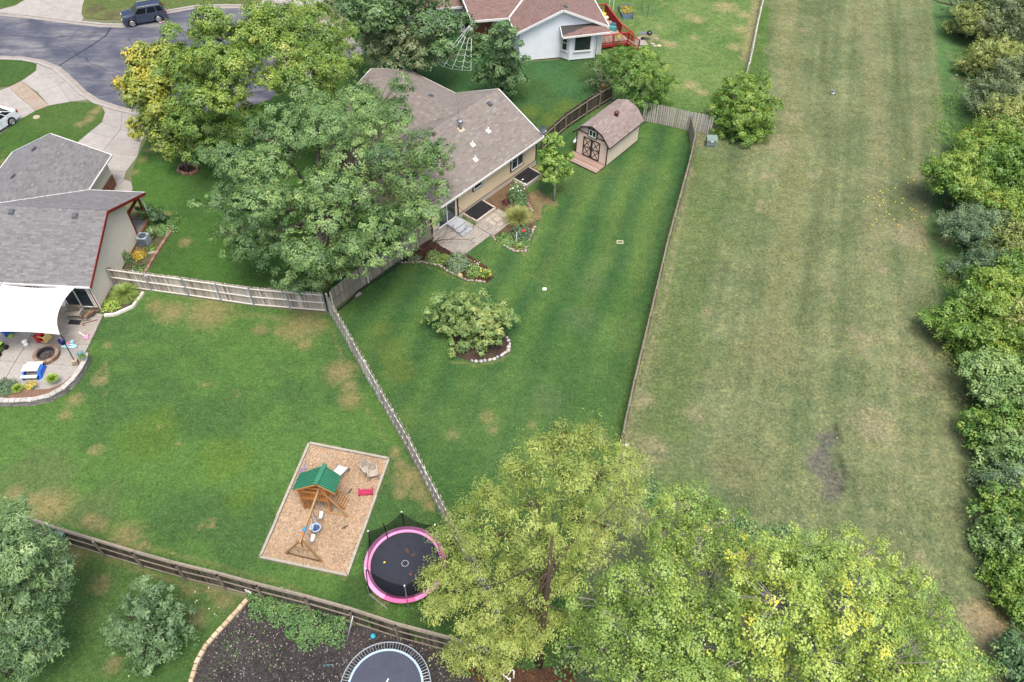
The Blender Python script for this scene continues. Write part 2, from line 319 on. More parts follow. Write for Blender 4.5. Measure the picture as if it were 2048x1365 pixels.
sheet('lawn', left_poly, .012, mat_grass, grass_paint(G_LUSH, G_MID, DRY, 33, .04,
    blobs=[(-20.3,36.61,2.01),(-14.03,35.39,1.82),(-10.8,31.62,1.26),(-9.85,29.47,0.92),(-5.63,23.9,1.27),(-25.14,21.76,1.64),(-20.46,20.05,1.2),(-22.8,36.55,1.34),(-21.21,36.26,0.6),(-24.15,37.12,0.74),(-16.61,35.11,0.66),(-13.83,36.07,1.07),(-12.75,35.65,0.73),(-10.48,31.63,0.82),(-9.99,30.44,0.68),(-13.42,33.87,0.65),(-25.58,30.69,0.68),(-26.54,29.11,0.67),(-26.72,27.98,0.54),(-6.68,25.72,0.52),(-6.3,24.88,0.52),(-5.61,23.73,0.71),(-4.99,23.1,0.78),(-6.11,23.08,0.56),(-4.37,22.32,0.55),(-27.44,22.65,0.69),(-24.54,21.62,0.55),(-26.15,22.2,0.69),(-22.05,20.76,0.59),(-19.35,19.49,0.53),(-22.69,21.04,0.6),(-13.95,34.95,0.66),(-26.12,33.57,0.39)],
    lines=[([(-24.67,37.68),(-19.64,36.62),(-12.29,35.88)], .5, .55), ([(-12.09,35.66),(-10.08,31.04),(-7.36,26.58)], .35, .45), ([(-25.23,21.3),(-17.51,19.09),(-10.6,17.3)], .35, .5), ([(-11.93,26.13),(-13.16,19.03),(-8.39,17.88),(-6.79,25.38),(-11.79,26.35)], .14, .5)],
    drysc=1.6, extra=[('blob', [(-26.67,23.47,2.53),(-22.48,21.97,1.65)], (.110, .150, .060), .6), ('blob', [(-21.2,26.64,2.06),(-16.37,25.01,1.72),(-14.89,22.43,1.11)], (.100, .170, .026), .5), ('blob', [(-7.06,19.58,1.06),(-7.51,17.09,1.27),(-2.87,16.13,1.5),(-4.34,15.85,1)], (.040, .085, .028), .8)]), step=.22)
bottom_poly = [(-43.14,25.07),(-25.22,20.28),(-17.1,17.88),(-13.02,16.72),(-12.76,9.76),(-33.16,9.43)]
sheet('lawn', bottom_poly, .016, mat_grass, grass_paint((.060, .122, .034), (.074, .135, .040), (.22, .18, .095), 41, .07,
    blobs=[(-22.73,19,1.05),(-23.34,17.87,0.9),(-20.84,17.38,0.77),(-15.51,15.65,0.75),(-14.28,16.7,0.76),(-14.92,17.22,0.64),(-16.19,17.19,0.51),(-18.83,13.39,0.6),(-22.42,14.29,0.49)], lines=[([(-23.85,19.84),(-18.47,17.96),(-14.06,16.84)], .25, .7)]), step=.25)
front_poly = [(-27.86,39.55),(-25.27,39.61),(-21.48,38.47),(-12.7,37.73),(-11.4,39.96),(-6.17,44.41),(-6.44,47.74),(-12.64,67.09),(-18.15,66.91),(-21.13,63.42),(-30.9,57.51),(-30.61,51.76),(-29.64,49.3),(-28.03,46.56),(-26.75,44.31)]
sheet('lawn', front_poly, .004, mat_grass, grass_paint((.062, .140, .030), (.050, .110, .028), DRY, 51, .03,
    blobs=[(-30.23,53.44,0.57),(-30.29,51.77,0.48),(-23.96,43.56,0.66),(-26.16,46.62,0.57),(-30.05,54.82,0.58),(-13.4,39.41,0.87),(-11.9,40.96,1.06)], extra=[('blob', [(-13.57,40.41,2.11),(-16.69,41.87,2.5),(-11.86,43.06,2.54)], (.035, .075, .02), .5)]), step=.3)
mid_poly = [(-15.22,62.79),(-17.26,79.63),(-5.45,80.06),(0.3,69.68),(7.38,71.02),(7.47,66.02),(8.89,64.22),(3.79,58.57),(1.96,54.93),(-1.34,58.56),(-5.82,61.89)]
sheet('lawn', mid_poly, .020, mat_grass, grass_paint((.044, .112, .040), (.052, .105, .032), (.19, .20, .07), 61, .03,
    extra=[('blob', [(4.32,62.21,1.55),(2.96,60.21,1.08),(1.23,61.32,1.1)], (.115, .160, .030), .55), ('blob', [(2.63,67.6,1.86),(4.44,65.92,1.83)], (.055, .150, .060), .5)]), step=.33)
back_poly = [(7.29,71.21),(7.47,66.02),(8.97,64.06),(11.21,60.31),(14.85,58.91),(16.17,61.55),(21.67,68.05),(26.97,87.02),(-2.05,89.59),(1.26,76.08)]
sheet('lawn', back_poly, .024, mat_meadow, grass_paint((.130, .200, .065), (.095, .170, .050), (.36, .29, .17), 71, .10,
    blobs=[(22.39,76.84,1.01),(23.47,80.04,1.03),(21.27,73.31,0.98),(14.52,74.05,0.69),(15.93,66.3,1.01),(16.9,65.06,0.73),(13.14,74.99,1.09),(14.96,73.58,0.98),(18.38,78.78,1.02),(21.66,81.61,1.57)], lines=[([(25.41,83.44),(21.83,70.96)], .7, .9), ([(12.21,75.66),(14.98,73.77)], .4, .7)],
    extra=[('blob', [(10.52,79.56,1.54),(13.73,80.77,1.56)], (.085, .15, .06), .5)]), step=.4)
# front lawns by the street
st1 = [(-60.6,68.53),(-48.52,68.75),(-46.55,68.55),(-45.42,68.31),(-44.74,67.8),(-44.41,66.74),(-44.83,65.34),(-45.58,64.13),(-56.1,60.3)]
st2 = [(-52.73,54.15),(-43.13,56.49),(-42.44,58.8),(-41.64,60.21),(-40.75,61.02),(-39.23,61.63),(-37.38,61.61),(-36.31,61.08),(-35.71,60.24),(-35.45,58.79),(-35.79,57.37),(-36.27,55.83),(-36.99,52.57),(-48.59,46.59)]
st3 = [(-44.74,79.48),(-44.21,77.78),(-43.56,76.95),(-41.92,76.6),(-39.47,76.79),(-37.45,78.34),(-33.78,79.78),(-31.34,80.31),(-28.69,80.08),(-26.74,80.59),(-25.82,86.18),(-46.13,85.39)]
st4 = [(-55.23,77.16),(-52.72,78.32),(-51.58,79.23),(-50.89,81.03),(-51.96,85.16),(-58.82,84.89)]
for i, (pl_, b_, a_, dr_) in enumerate(((st1, (.050, .105, .028), (.056, .115, .030), 0), (st2, (.056, .118, .028), (.070, .130, .032), .05), (st3, (.100, .140, .045), (.130, .150, .060), .2), (st4, (.07, .12, .035), (.08, .12, .04), .05))):
    sheet('lawn', pl_, .028+i*.001, mat_grass, grass_paint(b_, a_, (.30, .23, .13), 81+i, dr_, blobs=[(-36.5,60.14,0.69),(-36.59,58.98,0.69),(-37.08,58.22,0.6),(-36.34,60.93,0.44),(-41.59,58.83,0.13)] if i == 1 else (),
          extra=[('blob', [(-43.17,78.67,1.12),(-40.79,77.69,1.11)], (.10, .085, .05), .7)] if i == 2 else ()), step=.33)
# street of worn asphalt
asph, t_, N_, L_ = new_mat('worn_asphalt')
a1 = noise(t_, 1.0, 7, .7, stretch=(.16, .9, 1), rot=R(12)); a2 = noise(t_, .35, 5, .6); a3 = noise(t_, 30, 3, .7)
cA = mixc(t_, (.060, .066, .088), (.175, .168, .164), ramp(t_, a1, [(.42, (0, 0, 0)), (.72, (1, 1, 1))])); cA = mixc(t_, cA, (.045, .050, .070), ramp(t_, a2, [(.45, (0, 0, 0)), (.65, (1, 1, 1))]))
cA = mixc(t_, cA, ramp(t_, a3, [(.25, (.7,)*3), (.75, (1.3,)*3)]), .7, 'MULTIPLY'); surf(t_, cA, .85, bump(t_, a3, .5, .01), .25)
road_poly = [(-66.7,67.78),(-48.75,69.3),(-46.35,69.19),(-44.33,68.62),(-42.4,67.52),(-40.18,65.32),(-38.52,63.52),(-36.76,62.11),(-34.67,61.14),(-32.44,60.34),(-29.46,59.82),(-25.25,60.26),(-21.84,62.58),(-20.68,66.83),(-21.32,71.36),(-23.27,76.23),(-25.85,78.88),(-28.57,79.54),(-32.64,79.38),(-35.37,78.21),(-36.89,76.57),(-38.89,75.06),(-41.38,75.07),(-45.11,75.76),(-48.93,76.55),(-52.16,77.06),(-73.93,79.71)]
rd = MB(); rd.add([(x, y, .012) for x, y in road_poly], [tuple(range(len(road_poly)))]); tag(rd.build('road', asph), kind='structure')
tar = pm('tar_seam', (.03, .03, .035), rough=.5)
ts = MB()
tl = [(-40.35,76.13),(-40.2,73.41),(-40.98,71.25),(-41.77,69.54),(-42.56,67.69)]
for (a, b), (c, d) in zip(tl[:-1], tl[1:]): ts.bar((a, b, .014), (c, d, .014), .16, .006)
for cr in ([(-49.53,73.28),(-46.32,72.61),(-42.78,73.52),(-39.83,74.62)], [(-42.83,71.09),(-39.32,67.98),(-36.42,66.31),(-33.29,65.12)], [(-46.42,70.49),(-44.36,71.32),(-41.77,69.54)], [(-38.1,72.7),(-34.81,69.96),(-31.73,69.14),(-28.82,70.63)], [(-36.83,62.92),(-34.81,64.22),(-31.32,63.09)]):
    cr = [(x+random.gauss(0, .15), y+random.gauss(0, .15)) for (ax, ay), (bx, by) in zip(cr[:-1], cr[1:]) for k in range(6) for x, y in [(ax+(bx-ax)*k/6, ay+(by-ay)*k/6)]]
    for (a, b), (c, d) in zip(cr[:-1], cr[1:]): ts.bar((a, b, .013), (c, d, .013), random.uniform(.03, .08), .005)
tag(ts.build('road_seam', tar), kind='structure')
conc = pm('pale_concrete', (.40, .378, .345), (.33, .31, .283), 1.1, .85, .15, .06, fine=9, spec=.15)
conc_old = pm('aged_concrete', (.37, .34, .30), (.285, .26, .225), 1.4, .9, .2, .07, fine=8, spec=.1)
conc_stain = pm('stained_concrete', (.33, .26, .19), (.38, .33, .27), 1.3, .9, .2, .07, fine=9, spec=.1)
def ribbon(name, pts, w, z0, z1, mat, parent=None, **kw):
    """a strip of width w to the left of a line, with thickness (kerbs, gutters)"""
    mb = MB(); n = len(pts); q = [Vector(p) for p in pts]; o = []
    for i in range(n):
        d = (q[min(i+1, n-1)]-q[max(i-1, 0)]).normalized(); o.append((q[i], q[i]+Vector((-d.y, d.x))*w))
    for (a, b), (c, d) in zip(o[:-1], o[1:]):
        mb.hexa([(a.x, a.y, z0), (c.x, c.y, z0), (d.x, d.y, z0), (b.x, b.y, z0), (a.x, a.y, z1), (c.x, c.y, z1), (d.x, d.y, z1), (b.x, b.y, z1)])
    o_ = mb.build(name, mat, parent); tag(o_, **kw); return o_
near_edge = [(-66.7,67.78),(-48.75,69.3),(-46.35,69.19),(-44.33,68.62),(-42.4,67.52),(-40.18,65.32),(-38.52,63.52),(-36.76,62.11),(-34.67,61.14),(-32.44,60.34),(-29.46,59.82),(-25.25,60.26)]
far_edge = [(-23.94,77.04),(-25.85,78.88),(-28.57,79.54),(-32.64,79.38),(-35.37,78.21),(-36.89,76.57),(-38.89,75.06),(-41.38,75.07),(-45.11,75.76),(-48.93,76.55),(-52.16,77.06),(-73.93,79.71)]
for e_ in (near_edge, far_edge):
    ribbon('kerb', e_[::-1], .42, -.02, .020, conc_old, kind='structure'); 
    off = []
    q = [Vector(p) for p in e_[::-1]]
    for i in range(len(q)):
        d = (q[min(i+1, len(q)-1)]-q[max(i-1, 0)]).normalized(); p = q[i]+Vector((-d.y, d.x))*.432; off.append((p.x, p.y))
    ribbon('kerb', off, .30, -.02, .085, conc, kind='structure')
def paving(name, panels, z, mat, gap=.012, th=.1, mats=None, kind='structure', thing_kw=None):
    """concrete poured in panels: each panel an object, joints open between them"""
    c0 = panels[0][0]
    base = MB()
    root = bpy.data.objects.new(name, None); COL.objects.link(root); root.location = (c0[0], c0[1], 0); tag(root, kind=kind, **(thing_kw or {}))
    for i, pl_ in enumerate(panels):
        cx = sum(p[0] for p in pl_)/len(pl_); cy = sum(p[1] for p in pl_)/len(pl_); q = []
        for x, y in pl_:
            d = math.hypot(x-cx, y-cy); k = 1-gap*1.6/max(d, .1); q.append((cx+(x-cx)*k, cy+(y-cy)*k))
        mb = MB(); mb.prism(q, z-th, z+random.uniform(-.003, .003)); mb.build('concrete_slab', (mats or {}).get(i, mat), root)
    return root
paving('driveway', [[(-44.73,67.98),(-41.99,66.47),(-43.76,66.06),(-44.31,66.74)], [(-41.99,66.47),(-40.92,65.47),(-41.23,64.27),(-43.76,66.06)], [(-40.92,65.47),(-37.72,62.08),(-39.22,61.71),(-41.23,64.27)], [(-44.31,66.74),(-41.23,64.27),(-42.71,63.14),(-44.92,64.91)], [(-41.23,64.27),(-39.22,61.71),(-40.84,61.02),(-42.71,63.14)],
    [(-44.92,64.91),(-43.51,63.69),(-40.84,61.02),(-41.64,60.21),(-43.87,62.2),(-45.57,63.88)], [(-45.57,63.88),(-43.87,62.2),(-41.64,60.21),(-42.44,58.8),(-45.74,61.42),(-46.44,63.02)], [(-45.74,61.42),(-42.44,58.8),(-43.42,56.19)]], .022, conc, mats={5: conc_stain})
paving('driveway', [[(-36.32,61.24),(-34.24,60.52),(-33.42,57.59),(-35.36,58.64),(-35.61,60.09)], [(-34.24,60.52),(-31.6,59.75),(-30.76,57.08),(-33.42,57.59)], [(-35.36,58.64),(-33.42,57.59),(-33.6,56.27),(-35.86,57.22)], [(-33.42,57.59),(-30.76,57.08),(-31.15,56.06),(-33.6,56.27)], [(-35.86,57.22),(-33.6,56.27),(-33.82,54.43),(-36.39,55.68)],
    [(-33.6,56.27),(-31.15,56.06),(-30.76,53.83),(-33.82,54.43)], [(-33.82,54.43),(-30.76,53.83),(-31.02,51.81),(-33.52,51.87)], [(-31.02,51.81),(-30.86,50.84),(-31.19,49.5),(-34.08,49.11),(-33.52,51.87)], [(-30.86,50.84),(-30.21,50.54),(-29.76,49.67),(-29.71,49.05),(-31.13,49.01),(-31.19,49.5)]], .022, conc)
paving('driveway', [[(-53.53,77.86),(-49.01,76.76),(-47.4,79.06),(-50.97,81.47)], [(-49.01,76.76),(-43.63,75.81),(-43.66,76.95),(-44.21,77.78),(-47.4,79.06)], [(-47.4,79.06),(-44.21,77.78),(-44.74,79.48),(-44.76,83.08),(-48.41,82.94),(-50.97,81.47)]], .022, conc)
paving('driveway', [[(-27.6,79.79),(-24.2,78.29),(-20.52,80.6),(-19.82,82.65),(-25.34,83.82)], [(-22.33,75.24),(-19.46,77.41),(-17.14,75.43),(-19.89,71.41)], [(-19.89,71.41),(-17.14,75.43),(-14.57,71.12),(-16.45,67.85)], [(-20.79,68.6),(-19.89,71.41),(-16.45,67.85),(-17.86,65.2)]], .022, conc)

# ================================================================ BUILDINGS
white_paint = pm('white_paint', (.68, .68, .66), (.62, .62, .61), 2, .5, 0, .02)
dark_trim = pm('dark_brown_trim', (.055, .040, .034), (.045, .034, .030), 3, .6)
red_trim = pm('red_trim', (.28, .030, .025), (.22, .028, .024), 2, .55)
glass = pm('window_glass', (.018, .030, .036), (.030, .048, .055), .8, .06, spec=.8)
black_plastic = pm('black_plastic', (.014, .014, .016), (.02, .02, .022), 5, .45)
grey_metal = pm('grey_vent_metal', (.115, .125, .145), (.09, .10, .118), 4, .5, metal=.2)
galv = pm('galvanised_metal', (.42, .45, .49), (.34, .37, .41), 5, .42, metal=.5)
shing_grey = palette_mat('grey_shingle', [(0, (.160, .158, .160)), (.3, (.200, .197, .200)), (.55, (.230, .227, .228)), (.8, (.184, .181, .183)), (1, (.255, .251, .250))], gain=.98)
shing_brown = palette_mat('brown_blend_shingle', [(0, (.192, .172, .155)), (.22, (.245, .206, .178)), (.45, (.238, .218, .198)), (.62, (.262, .222, .194)), (.8, (.203, .188, .174)), (1, (.305, .278, .252))], gain=.98)
shing_red = palette_mat('red_brown_shingle', [(0, (.195, .122, .105)), (.3, (.230, .150, .130)), (.6, (.258, .170, .148)), (1, (.215, .142, .122))], gain=.95)
shing_shed = palette_mat('shed_shingle', [(0, (.225, .180, .162)), (.25, (.280, .215, .192)), (.5, (.265, .228, .210)), (.75, (.300, .235, .210)), (1, (.330, .290, .265))], gain=.98)
side_tan = pm('tan_siding', (.62, .50, .33), (.57, .46, .30), 1.2, .7, 0, .03)
side_cream = pm('beige_siding', (.82, .74, .64), (.78, .70, .60), 1.0, .7, 0, .025)
side_white = pm('white_siding', (.78, .82, .86), (.70, .75, .80), 1.0, .6, 0, .02)
side_shed = pm('peach_siding', (.80, .63, .52), (.76, .59, .48), 1.4, .7, 0, .02)
side_shed2 = pm('pale_tan_siding', (.70, .60, .47), (.66, .565, .44), 1.4, .7, 0, .02)
foundation = pm('foundation_concrete', (.58, .51, .42), (.50, .44, .36), 2, .9, .2)
brick_m = palette_mat('red_brick', [(0, (.20, .085, .055)), (.5, (.28, .125, .08)), (1, (.34, .17, .115))], grain=9)
under = pm('roof_underlay', (.07, .065, .065), rough=.9)

def clip_poly(poly, rect):
    """a 2D convex polygon cut by another (Sutherland-Hodgman); rect counter-clockwise"""
    out = poly
    for (ax, ay), (bx, by) in zip(rect, rect[1:]+rect[:1]):
        inp, out = out, []
        if not inp: return []
        sd = [(bx-ax)*(y-ay)-(by-ay)*(x-ax) for x, y in inp]
        for i in range(len(inp)):
            p, q, a, b = inp[i-1], inp[i], sd[i-1], sd[i]
            if (a >= 0) != (b >= 0): k = a/(a-b); out.append((p[0]+(q[0]-p[0])*k, p[1]+(q[1]-p[1])*k))
            if b >= 0: out.append(q)
    return out
EYE = Vector((0, 0, 39))
SINGLE = {}
def shingles(roof, poly3, e0, e1, mat, exp=.145, tab=.33, th=.016, singles=None):
    """courses of shingle tabs laid over one roof plane; e0-e1 is the eave (or lowest) direction.
    Tabs are real wedges; whole ones nearest the viewer become objects of their own (list `singles`)"""
    p0 = Vector(e0); sx = (Vector(e1)-p0).normalized(); P3 = [Vector(p) for p in poly3]
    nr = (P3[1]-P3[0]).cross(P3[2]-P3[0]).normalized()
    if nr.z < 0: nr = -nr
    up = nr.cross(sx).normalized()
    if up.z < 0: up = -up; 
    uv = [((p-p0).dot(sx), (p-p0).dot(up)) for p in P3]
    ar = sum(uv[i][0]*uv[(i+1) % len(uv)][1]-uv[(i+1) % len(uv)][0]*uv[i][1] for i in range(len(uv)))
    if ar < 0: uv = uv[::-1]
    s0, s1 = min(p[0] for p in uv), max(p[0] for p in uv); t0, t1 = min(p[1] for p in uv), max(p[1] for p in uv)
    mb = roof['mb']; row = 0; t = t0
    while t < t1:
        s = s0-random.random()*tab; 
        while s < s1:
            w = tab*random.uniform(.72, 1.28)
            rect = [(s+.003, t), (s+w-.003, t), (s+w-.003, t+exp+.015), (s+.003, t+exp+.015)]
            q = clip_poly(rect, uv)
            lift = random.uniform(0, .007)
            if len(q) >= 3:
                whole = len(q) == 4 and abs((q[2][0]-q[0][0])*(q[2][1]-q[0][1]))  > (w-.007)*exp*.98
                H = lambda a: lift+th*(1-(a-t)/(exp+.03))
                if whole: singles.append((p0+sx*(s+w/2)+up*t+nr*lift, sx, up, nr, w-.006)); 
                else:
                    top = [p0+sx*a+up*b+nr*H(b) for a, b in q]; bot = [p0+sx*a+up*b for a, b in q]; n = len(q)
                    mb.cur = random.random(); mb.add(top+bot, [tuple(range(n))]+[((i+1) % n, i, n+i, n+(i+1) % n) for i in range(n)])
            s += w
        t += exp; row += 1
def tab_mesh(mat, exp=.145, th=.016, w=1.0):
    mb = MB(); mb.cur = 0; l = exp+.015; h = th*(1-l/(exp+.03)); a = w/2
    mb.add([(-a, 0, 0), (a, 0, 0), (a, l, 0), (-a, l, 0), (-a, 0, th), (a, 0, th), (a, l, h), (-a, l, h)], [(4, 5, 6, 7), (0, 1, 5, 4), (1, 2, 6, 5), (3, 0, 4, 7)])
    return mb.mesh('shingle', mat)
def roof_on(house, planes, mat, th=.12, n_single=300, ridge=()):
    """planes: list of (polygon 3D, eave start, eave end). Deck slabs, shingles on top, ridge caps."""
    deck = MB()
    for poly, a, b in planes: deck.slab3([Vector(p)-Vector((0, 0, .004)) for p in poly], th)
    roof = deck.build('roof', under, house); R0 = dict(mb=MB()); singles = []
    for poly, a, b in planes: shingles(R0, poly, a, b, mat, singles=singles)
    singles.sort(key=lambda s: (s[0]-EYE).length)
    me = tab_mesh(mat); off = Vector(house.location)
    for c, sx, up, nr, w in singles[:n_single]:
        M = Matrix(((sx.x*w, up.x, nr.x, c.x-off.x), (sx.y*w, up.y, nr.y, c.y-off.y), (sx.z*w, up.z, nr.z, c.z-off.z), (0, 0, 0, 1)))
        link('shingle', me, roof, M)
    mb = R0['mb']
    for c, sx, up, nr, w in singles[n_single:]:
        l = .16; th_ = .016; h = .002; a = sx*w/2; mb.cur = random.random()
        mb.add([c-a, c+a, c+a+up*l, c-a+up*l, c-a+nr*th_, c+a+nr*th_, c+a+up*l+nr*h, c-a+up*l+nr*h], [(4, 5, 6, 7), (0, 1, 5, 4), (1, 2, 6, 5), (3, 0, 4, 7)])
    mb.build('shingle_field', mat, roof, kind='stuff')
    for a, b, n1, n2 in ridge:
        a, b, n1, n2 = Vector(a), Vector(b), Vector(n1), Vector(n2); d = (b-a); L = d.length; d.normalize(); k = int(L/.2)
        for i in range(k):
            p = a+d*(L*i/k); q = a+d*(L*(i+1)/k+.03); cp = MB(); cp.cur = 0; u = Vector((0, 0, .02))
            cp.add([p+u*1.6, q+u*.9, q+n2*.15+u*.6, p+n2*.15+u*1.2, p+n1*.15+u*1.2, q+n1*.15+u*.6, p, q, p+n2*.15, p+n1*.15], [(0, 3, 2, 1), (0, 1, 5, 4), (0, 4, 9, 6), (0, 6, 8, 3)])
            cp.build('ridge_cap', mat, roof)
    return roof
def lap_wall(house, o, u, nrm, width, z0, top, mat, bd=.19, name='wall', board='siding_board', inset=lambda z: (0, 0)):
    """one wall: backing slab with lapped siding boards nailed over it. o start point, u along, nrm outwards, top height; inset(z) narrows the ends for gables"""
    u = Vector(u); nrm = Vector(nrm); o = Vector(o); mb = MB(); zs = [z0]+[z0+(top-z0)*k/8 for k in range(1, 9)]
    l = [o+u*inset(z)[0]+Vector((0, 0, z)) for z in zs]; r = [o+u*(width-inset(z)[1])+Vector((0, 0, z)) for z in zs]
    for i in range(8): mb.hexa([l[i]-nrm*.12, r[i]-nrm*.12, r[i], l[i], l[i+1]-nrm*.12, r[i+1]-nrm*.12, r[i+1], l[i+1]])
    w = mb.build(name, mat, house); z = z0
    while z < top-.03:
        z2 = min(z+bd, top); a0, b0 = inset(z); a1, b1 = inset(z2-.004)
        if width-a1-b1 > .1:
            Z = Vector((0, 0, z)); Z2 = Vector((0, 0, z2)); s = MB(); s.cur = 0
            A, B, C, D = o+u*a0+Z, o+u*(width-b0)+Z, o+u*(width-b1)+Z2, o+u*a1+Z2
            s.hexa([A+nrm*.004, B+nrm*.004, B+nrm*.024, A+nrm*.024, D+nrm*.003, C+nrm*.003, C+nrm*.009, D+nrm*.009]); s.build(board, mat, w)
        z = z2
    return w
def window(house, c, u, nrm, wd, ht, frame=white_paint, trim=None, panes=2, name='window', horizontal=False, sill=True):
    """window fixed on a wall: frame bars, panes set back inside them, sill; c centre point on the wall face"""
    u = Vector(u); nrm = Vector(nrm); c = Vector(c); Z = Vector((0, 0, 1)); mb = MB(); f = .07
    def rect(x0, x1, z0, z1, d0, d1, m): m.hexa([c+u*a+Z*b+nrm*d for d in (d0,) for a, b in ((x0, z0), (x1, z0), (x1, z1), (x0, z1))]+[c+u*a+Z*b+nrm*d1 for a, b in ((x0, z0), (x1, z0), (x1, z1), (x0, z1))])
    W, H = wd/2, ht/2
    root = bpy.data.objects.new(name, None); COL.objects.link(root); root.parent = house
    rect(-W, W, H-f, H, .0, .09, mb); rect(-W, W, -H, -H+f, .0, .09, mb); rect(-W, -W+f, -H+f, H-f, .0, .09, mb); rect(W-f, W, -H+f, H-f, .0, .09, mb)
    for k in range(1, panes):
        x = -W+wd*k/panes
        if horizontal: z = -H+ht*k/panes; rect(-W+f, W-f, z-.03, z+.03, 0, .08, mb)
        else: rect(x-.035, x+.035, -H+f, H-f, 0, .08, mb)
    mb.build('frame', frame, root)
    for k in range(panes):
        g = MB()
        if horizontal: z0 = -H+ht*k/panes; rect(-W+f-.01, W-f+.01, z0+.03, z0+ht/panes-.03, .015, .04, g)
        else: x0 = -W+wd*k/panes; rect(x0+.03, x0+wd/panes-.03, -H+f-.01, H-f+.01, .015, .04, g)
        g.build('pane', glass, root)
    if trim:
        t = MB(); k = .09
        rect(-W-k, W+k, H, H+k, 0, .06, t); rect(-W-k, W+k, -H-k, -H, 0, .06, t); rect(-W-k, -W, -H, H, 0, .06, t); rect(W, W+k, -H, H, 0, .06, t); t.build('trim', trim, root)
    elif sill:
        t = MB(); rect(-W-.05, W+.05, -H-.06, -H, 0, .13, t); t.build('sill', frame, root)
    return root
def roof_vent(roof, c, dirx, nrm):
    mb = MB(); c = Vector(c); x = Vector(dirx).normalized(); n = Vector(nrm).normalized(); y = n.cross(x)
    mb.hexa([c+x*a+y*b for a, b in ((-.2, -.22), (.2, -.22), (.2, .22), (-.2, .22))]+[c+x*a+y*b+n*.02 for a, b in ((-.2, -.22), (.2, -.22), (.2, .22), (-.2, .22))])
    mb.hexa([c+x*a+y*b+n*.021 for a, b in ((-.15, -.15), (.15, -.15), (.15, .15), (-.15, .15))]+[c+x*a+y*b+n*h for a, b, h in ((-.15, -.17, .13), (.15, -.17, .13), (.14, .13, .09), (-.14, .13, .09))])
    return mb.build('roof_vent', grey_metal, roof)
def vent_pipe(roof, c, h=.32, mat=white_paint, flash=None):
    mb = MB(); mb.tube([c, (c[0], c[1], c[2]+h)], .045, 8); o = mb.build('vent_pipe', mat, roof, smooth=True)
    return o
class Frame:
    """a house's own axes: u along the eave, v inwards"""
    def __init__(s, o, ang): s.o = Vector((o[0], o[1], 0)); s.u = Vector((math.cos(ang), math.sin(ang), 0)); s.v = Vector((-s.u.y, s.u.x, 0))
    def __call__(s, a, b, z=0): return s.o+s.u*a+s.v*b+Vector((0, 0, z))

# ---------------------------------------------------------------- tan house in the middle
fB = Frame((-5.99, 44.06), R(50.09)); zE, zR = 2.6, 5.0
houseB = thing('house', fB(6.4, 4.5), 'tan-sided house with a brown shingle roof behind the big leafy tree', 'house', 'houses of the street')
B = lambda a, b, z: tuple(fB(a, b, z))
planesB = [([B(0, 0, zE), B(12.78, 0, zE), B(12.6, 4.6, zR), B(0, 4.6, zR)], B(0, 0, zE), B(12.78, 0, zE)),
    ([B(8, 4.6, zR), B(12.6, 4.6, zR), B(12.85, 9.5, zE), B(12.7, 9.4, zE)], B(12.85, 9.5, zE), B(8, 9.5, zE)),
    ([B(0, 4.6, zR), B(8, 4.6, zR), B(3.3, 9.3, zE), B(0, 9.3, zE)], B(3.3, 9.3, zE), B(0, 9.3, zE)),
    ([B(8, 4.6, zR), B(12.7, 9.4, zE), B(12.7, 15.2, zE), B(8, 14.3, zR)], B(12.7, 9.3, zE), B(12.7, 15.2, zE)),
    ([B(8, 4.6, zR), B(8, 14.3, zR), B(3.3, 14.8, zE), B(3.3, 9.3, zE)], B(3.3, 14.8, zE), B(3.3, 9.3, zE))]
dn = lambda h, w: (h/math.hypot(h, w))
nv1 = fB.v*.88+Vector((0, 0, -.46)); nv2 = -fB.v*.88+Vector((0, 0, -.46)); nu1 = fB.u*.88+Vector((0, 0, -.46)); nu2 = -fB.u*.88+Vector((0, 0, -.46))
roofB = roof_on(houseB, planesB, shing_brown, ridge=[(B(0, 4.6, zR), B(12.6, 4.6, zR), nv1, nv2), (B(8, 4.6, zR), B(8, 14.3, zR), nu1, nu2)])
g_ = MB()
for a, b in ((B(0, -.04, zE-.08), B(12.8, -.04, zE-.08)), (B(12.74, 9.4, zE-.08), B(12.74, 15.2, zE-.08)), (B(-.03, 0, zE-.06), B(-.03, 4.6, zR-.06)), (B(-.03, 9.3, zE-.06), B(-.03, 4.6, zR-.06)), (B(12.8, 0, zE-.06), B(12.63, 4.6, zR-.06)), (B(12.63, 4.6, zR-.06), B(12.86, 9.45, zE-.06)), (B(8, 14.34, zR-.06), B(12.7, 15.24, zE-.06)), (B(8, 14.34, zR-.06), B(3.3, 14.84, zE-.06))):
    g_ = MB(); g_.bar(a, b, .07, .15); g_.build('gutter', white_paint, roofB)
fl_ = MB()
for s_ in ((12.7, 9.4), (3.3, 9.3)):
    fl_.bar(B(8, 4.6, zR+.02), B(*s_, zE+.02), .22, .012)
fl_.build('valley_flashing', grey_metal, roofB)
u3 = lambda f: f.u.copy()
lap_wall(houseB, fB(.4, .35, 0), fB.u, -fB.v, 11.9, .42, zE-.03, side_tan)
gi = lambda half: (lambda z: (max(0, (z-zE+.12)*half/2.4), max(0, (z-zE+.12)*half/2.4)))
lap_wall(houseB, fB(12.3, .35, 0), fB.v, fB.u, 8.7, .42, 4.85, side_tan, inset=gi(4.35))
lap_wall(houseB, fB(.4, 9.05, 0), -fB.v, -fB.u, 8.7, .42, 4.85, side_tan, inset=gi(4.35))
lap_wall(houseB, fB(12.3, 9.05, 0), fB.v, fB.u, 5.4, .42, zE-.03, side_tan)
lap_wall(houseB, fB(12.3, 14.3, 0), -fB.u, fB.v, 8.6, .42, 4.85, side_tan, inset=gi(4.3))
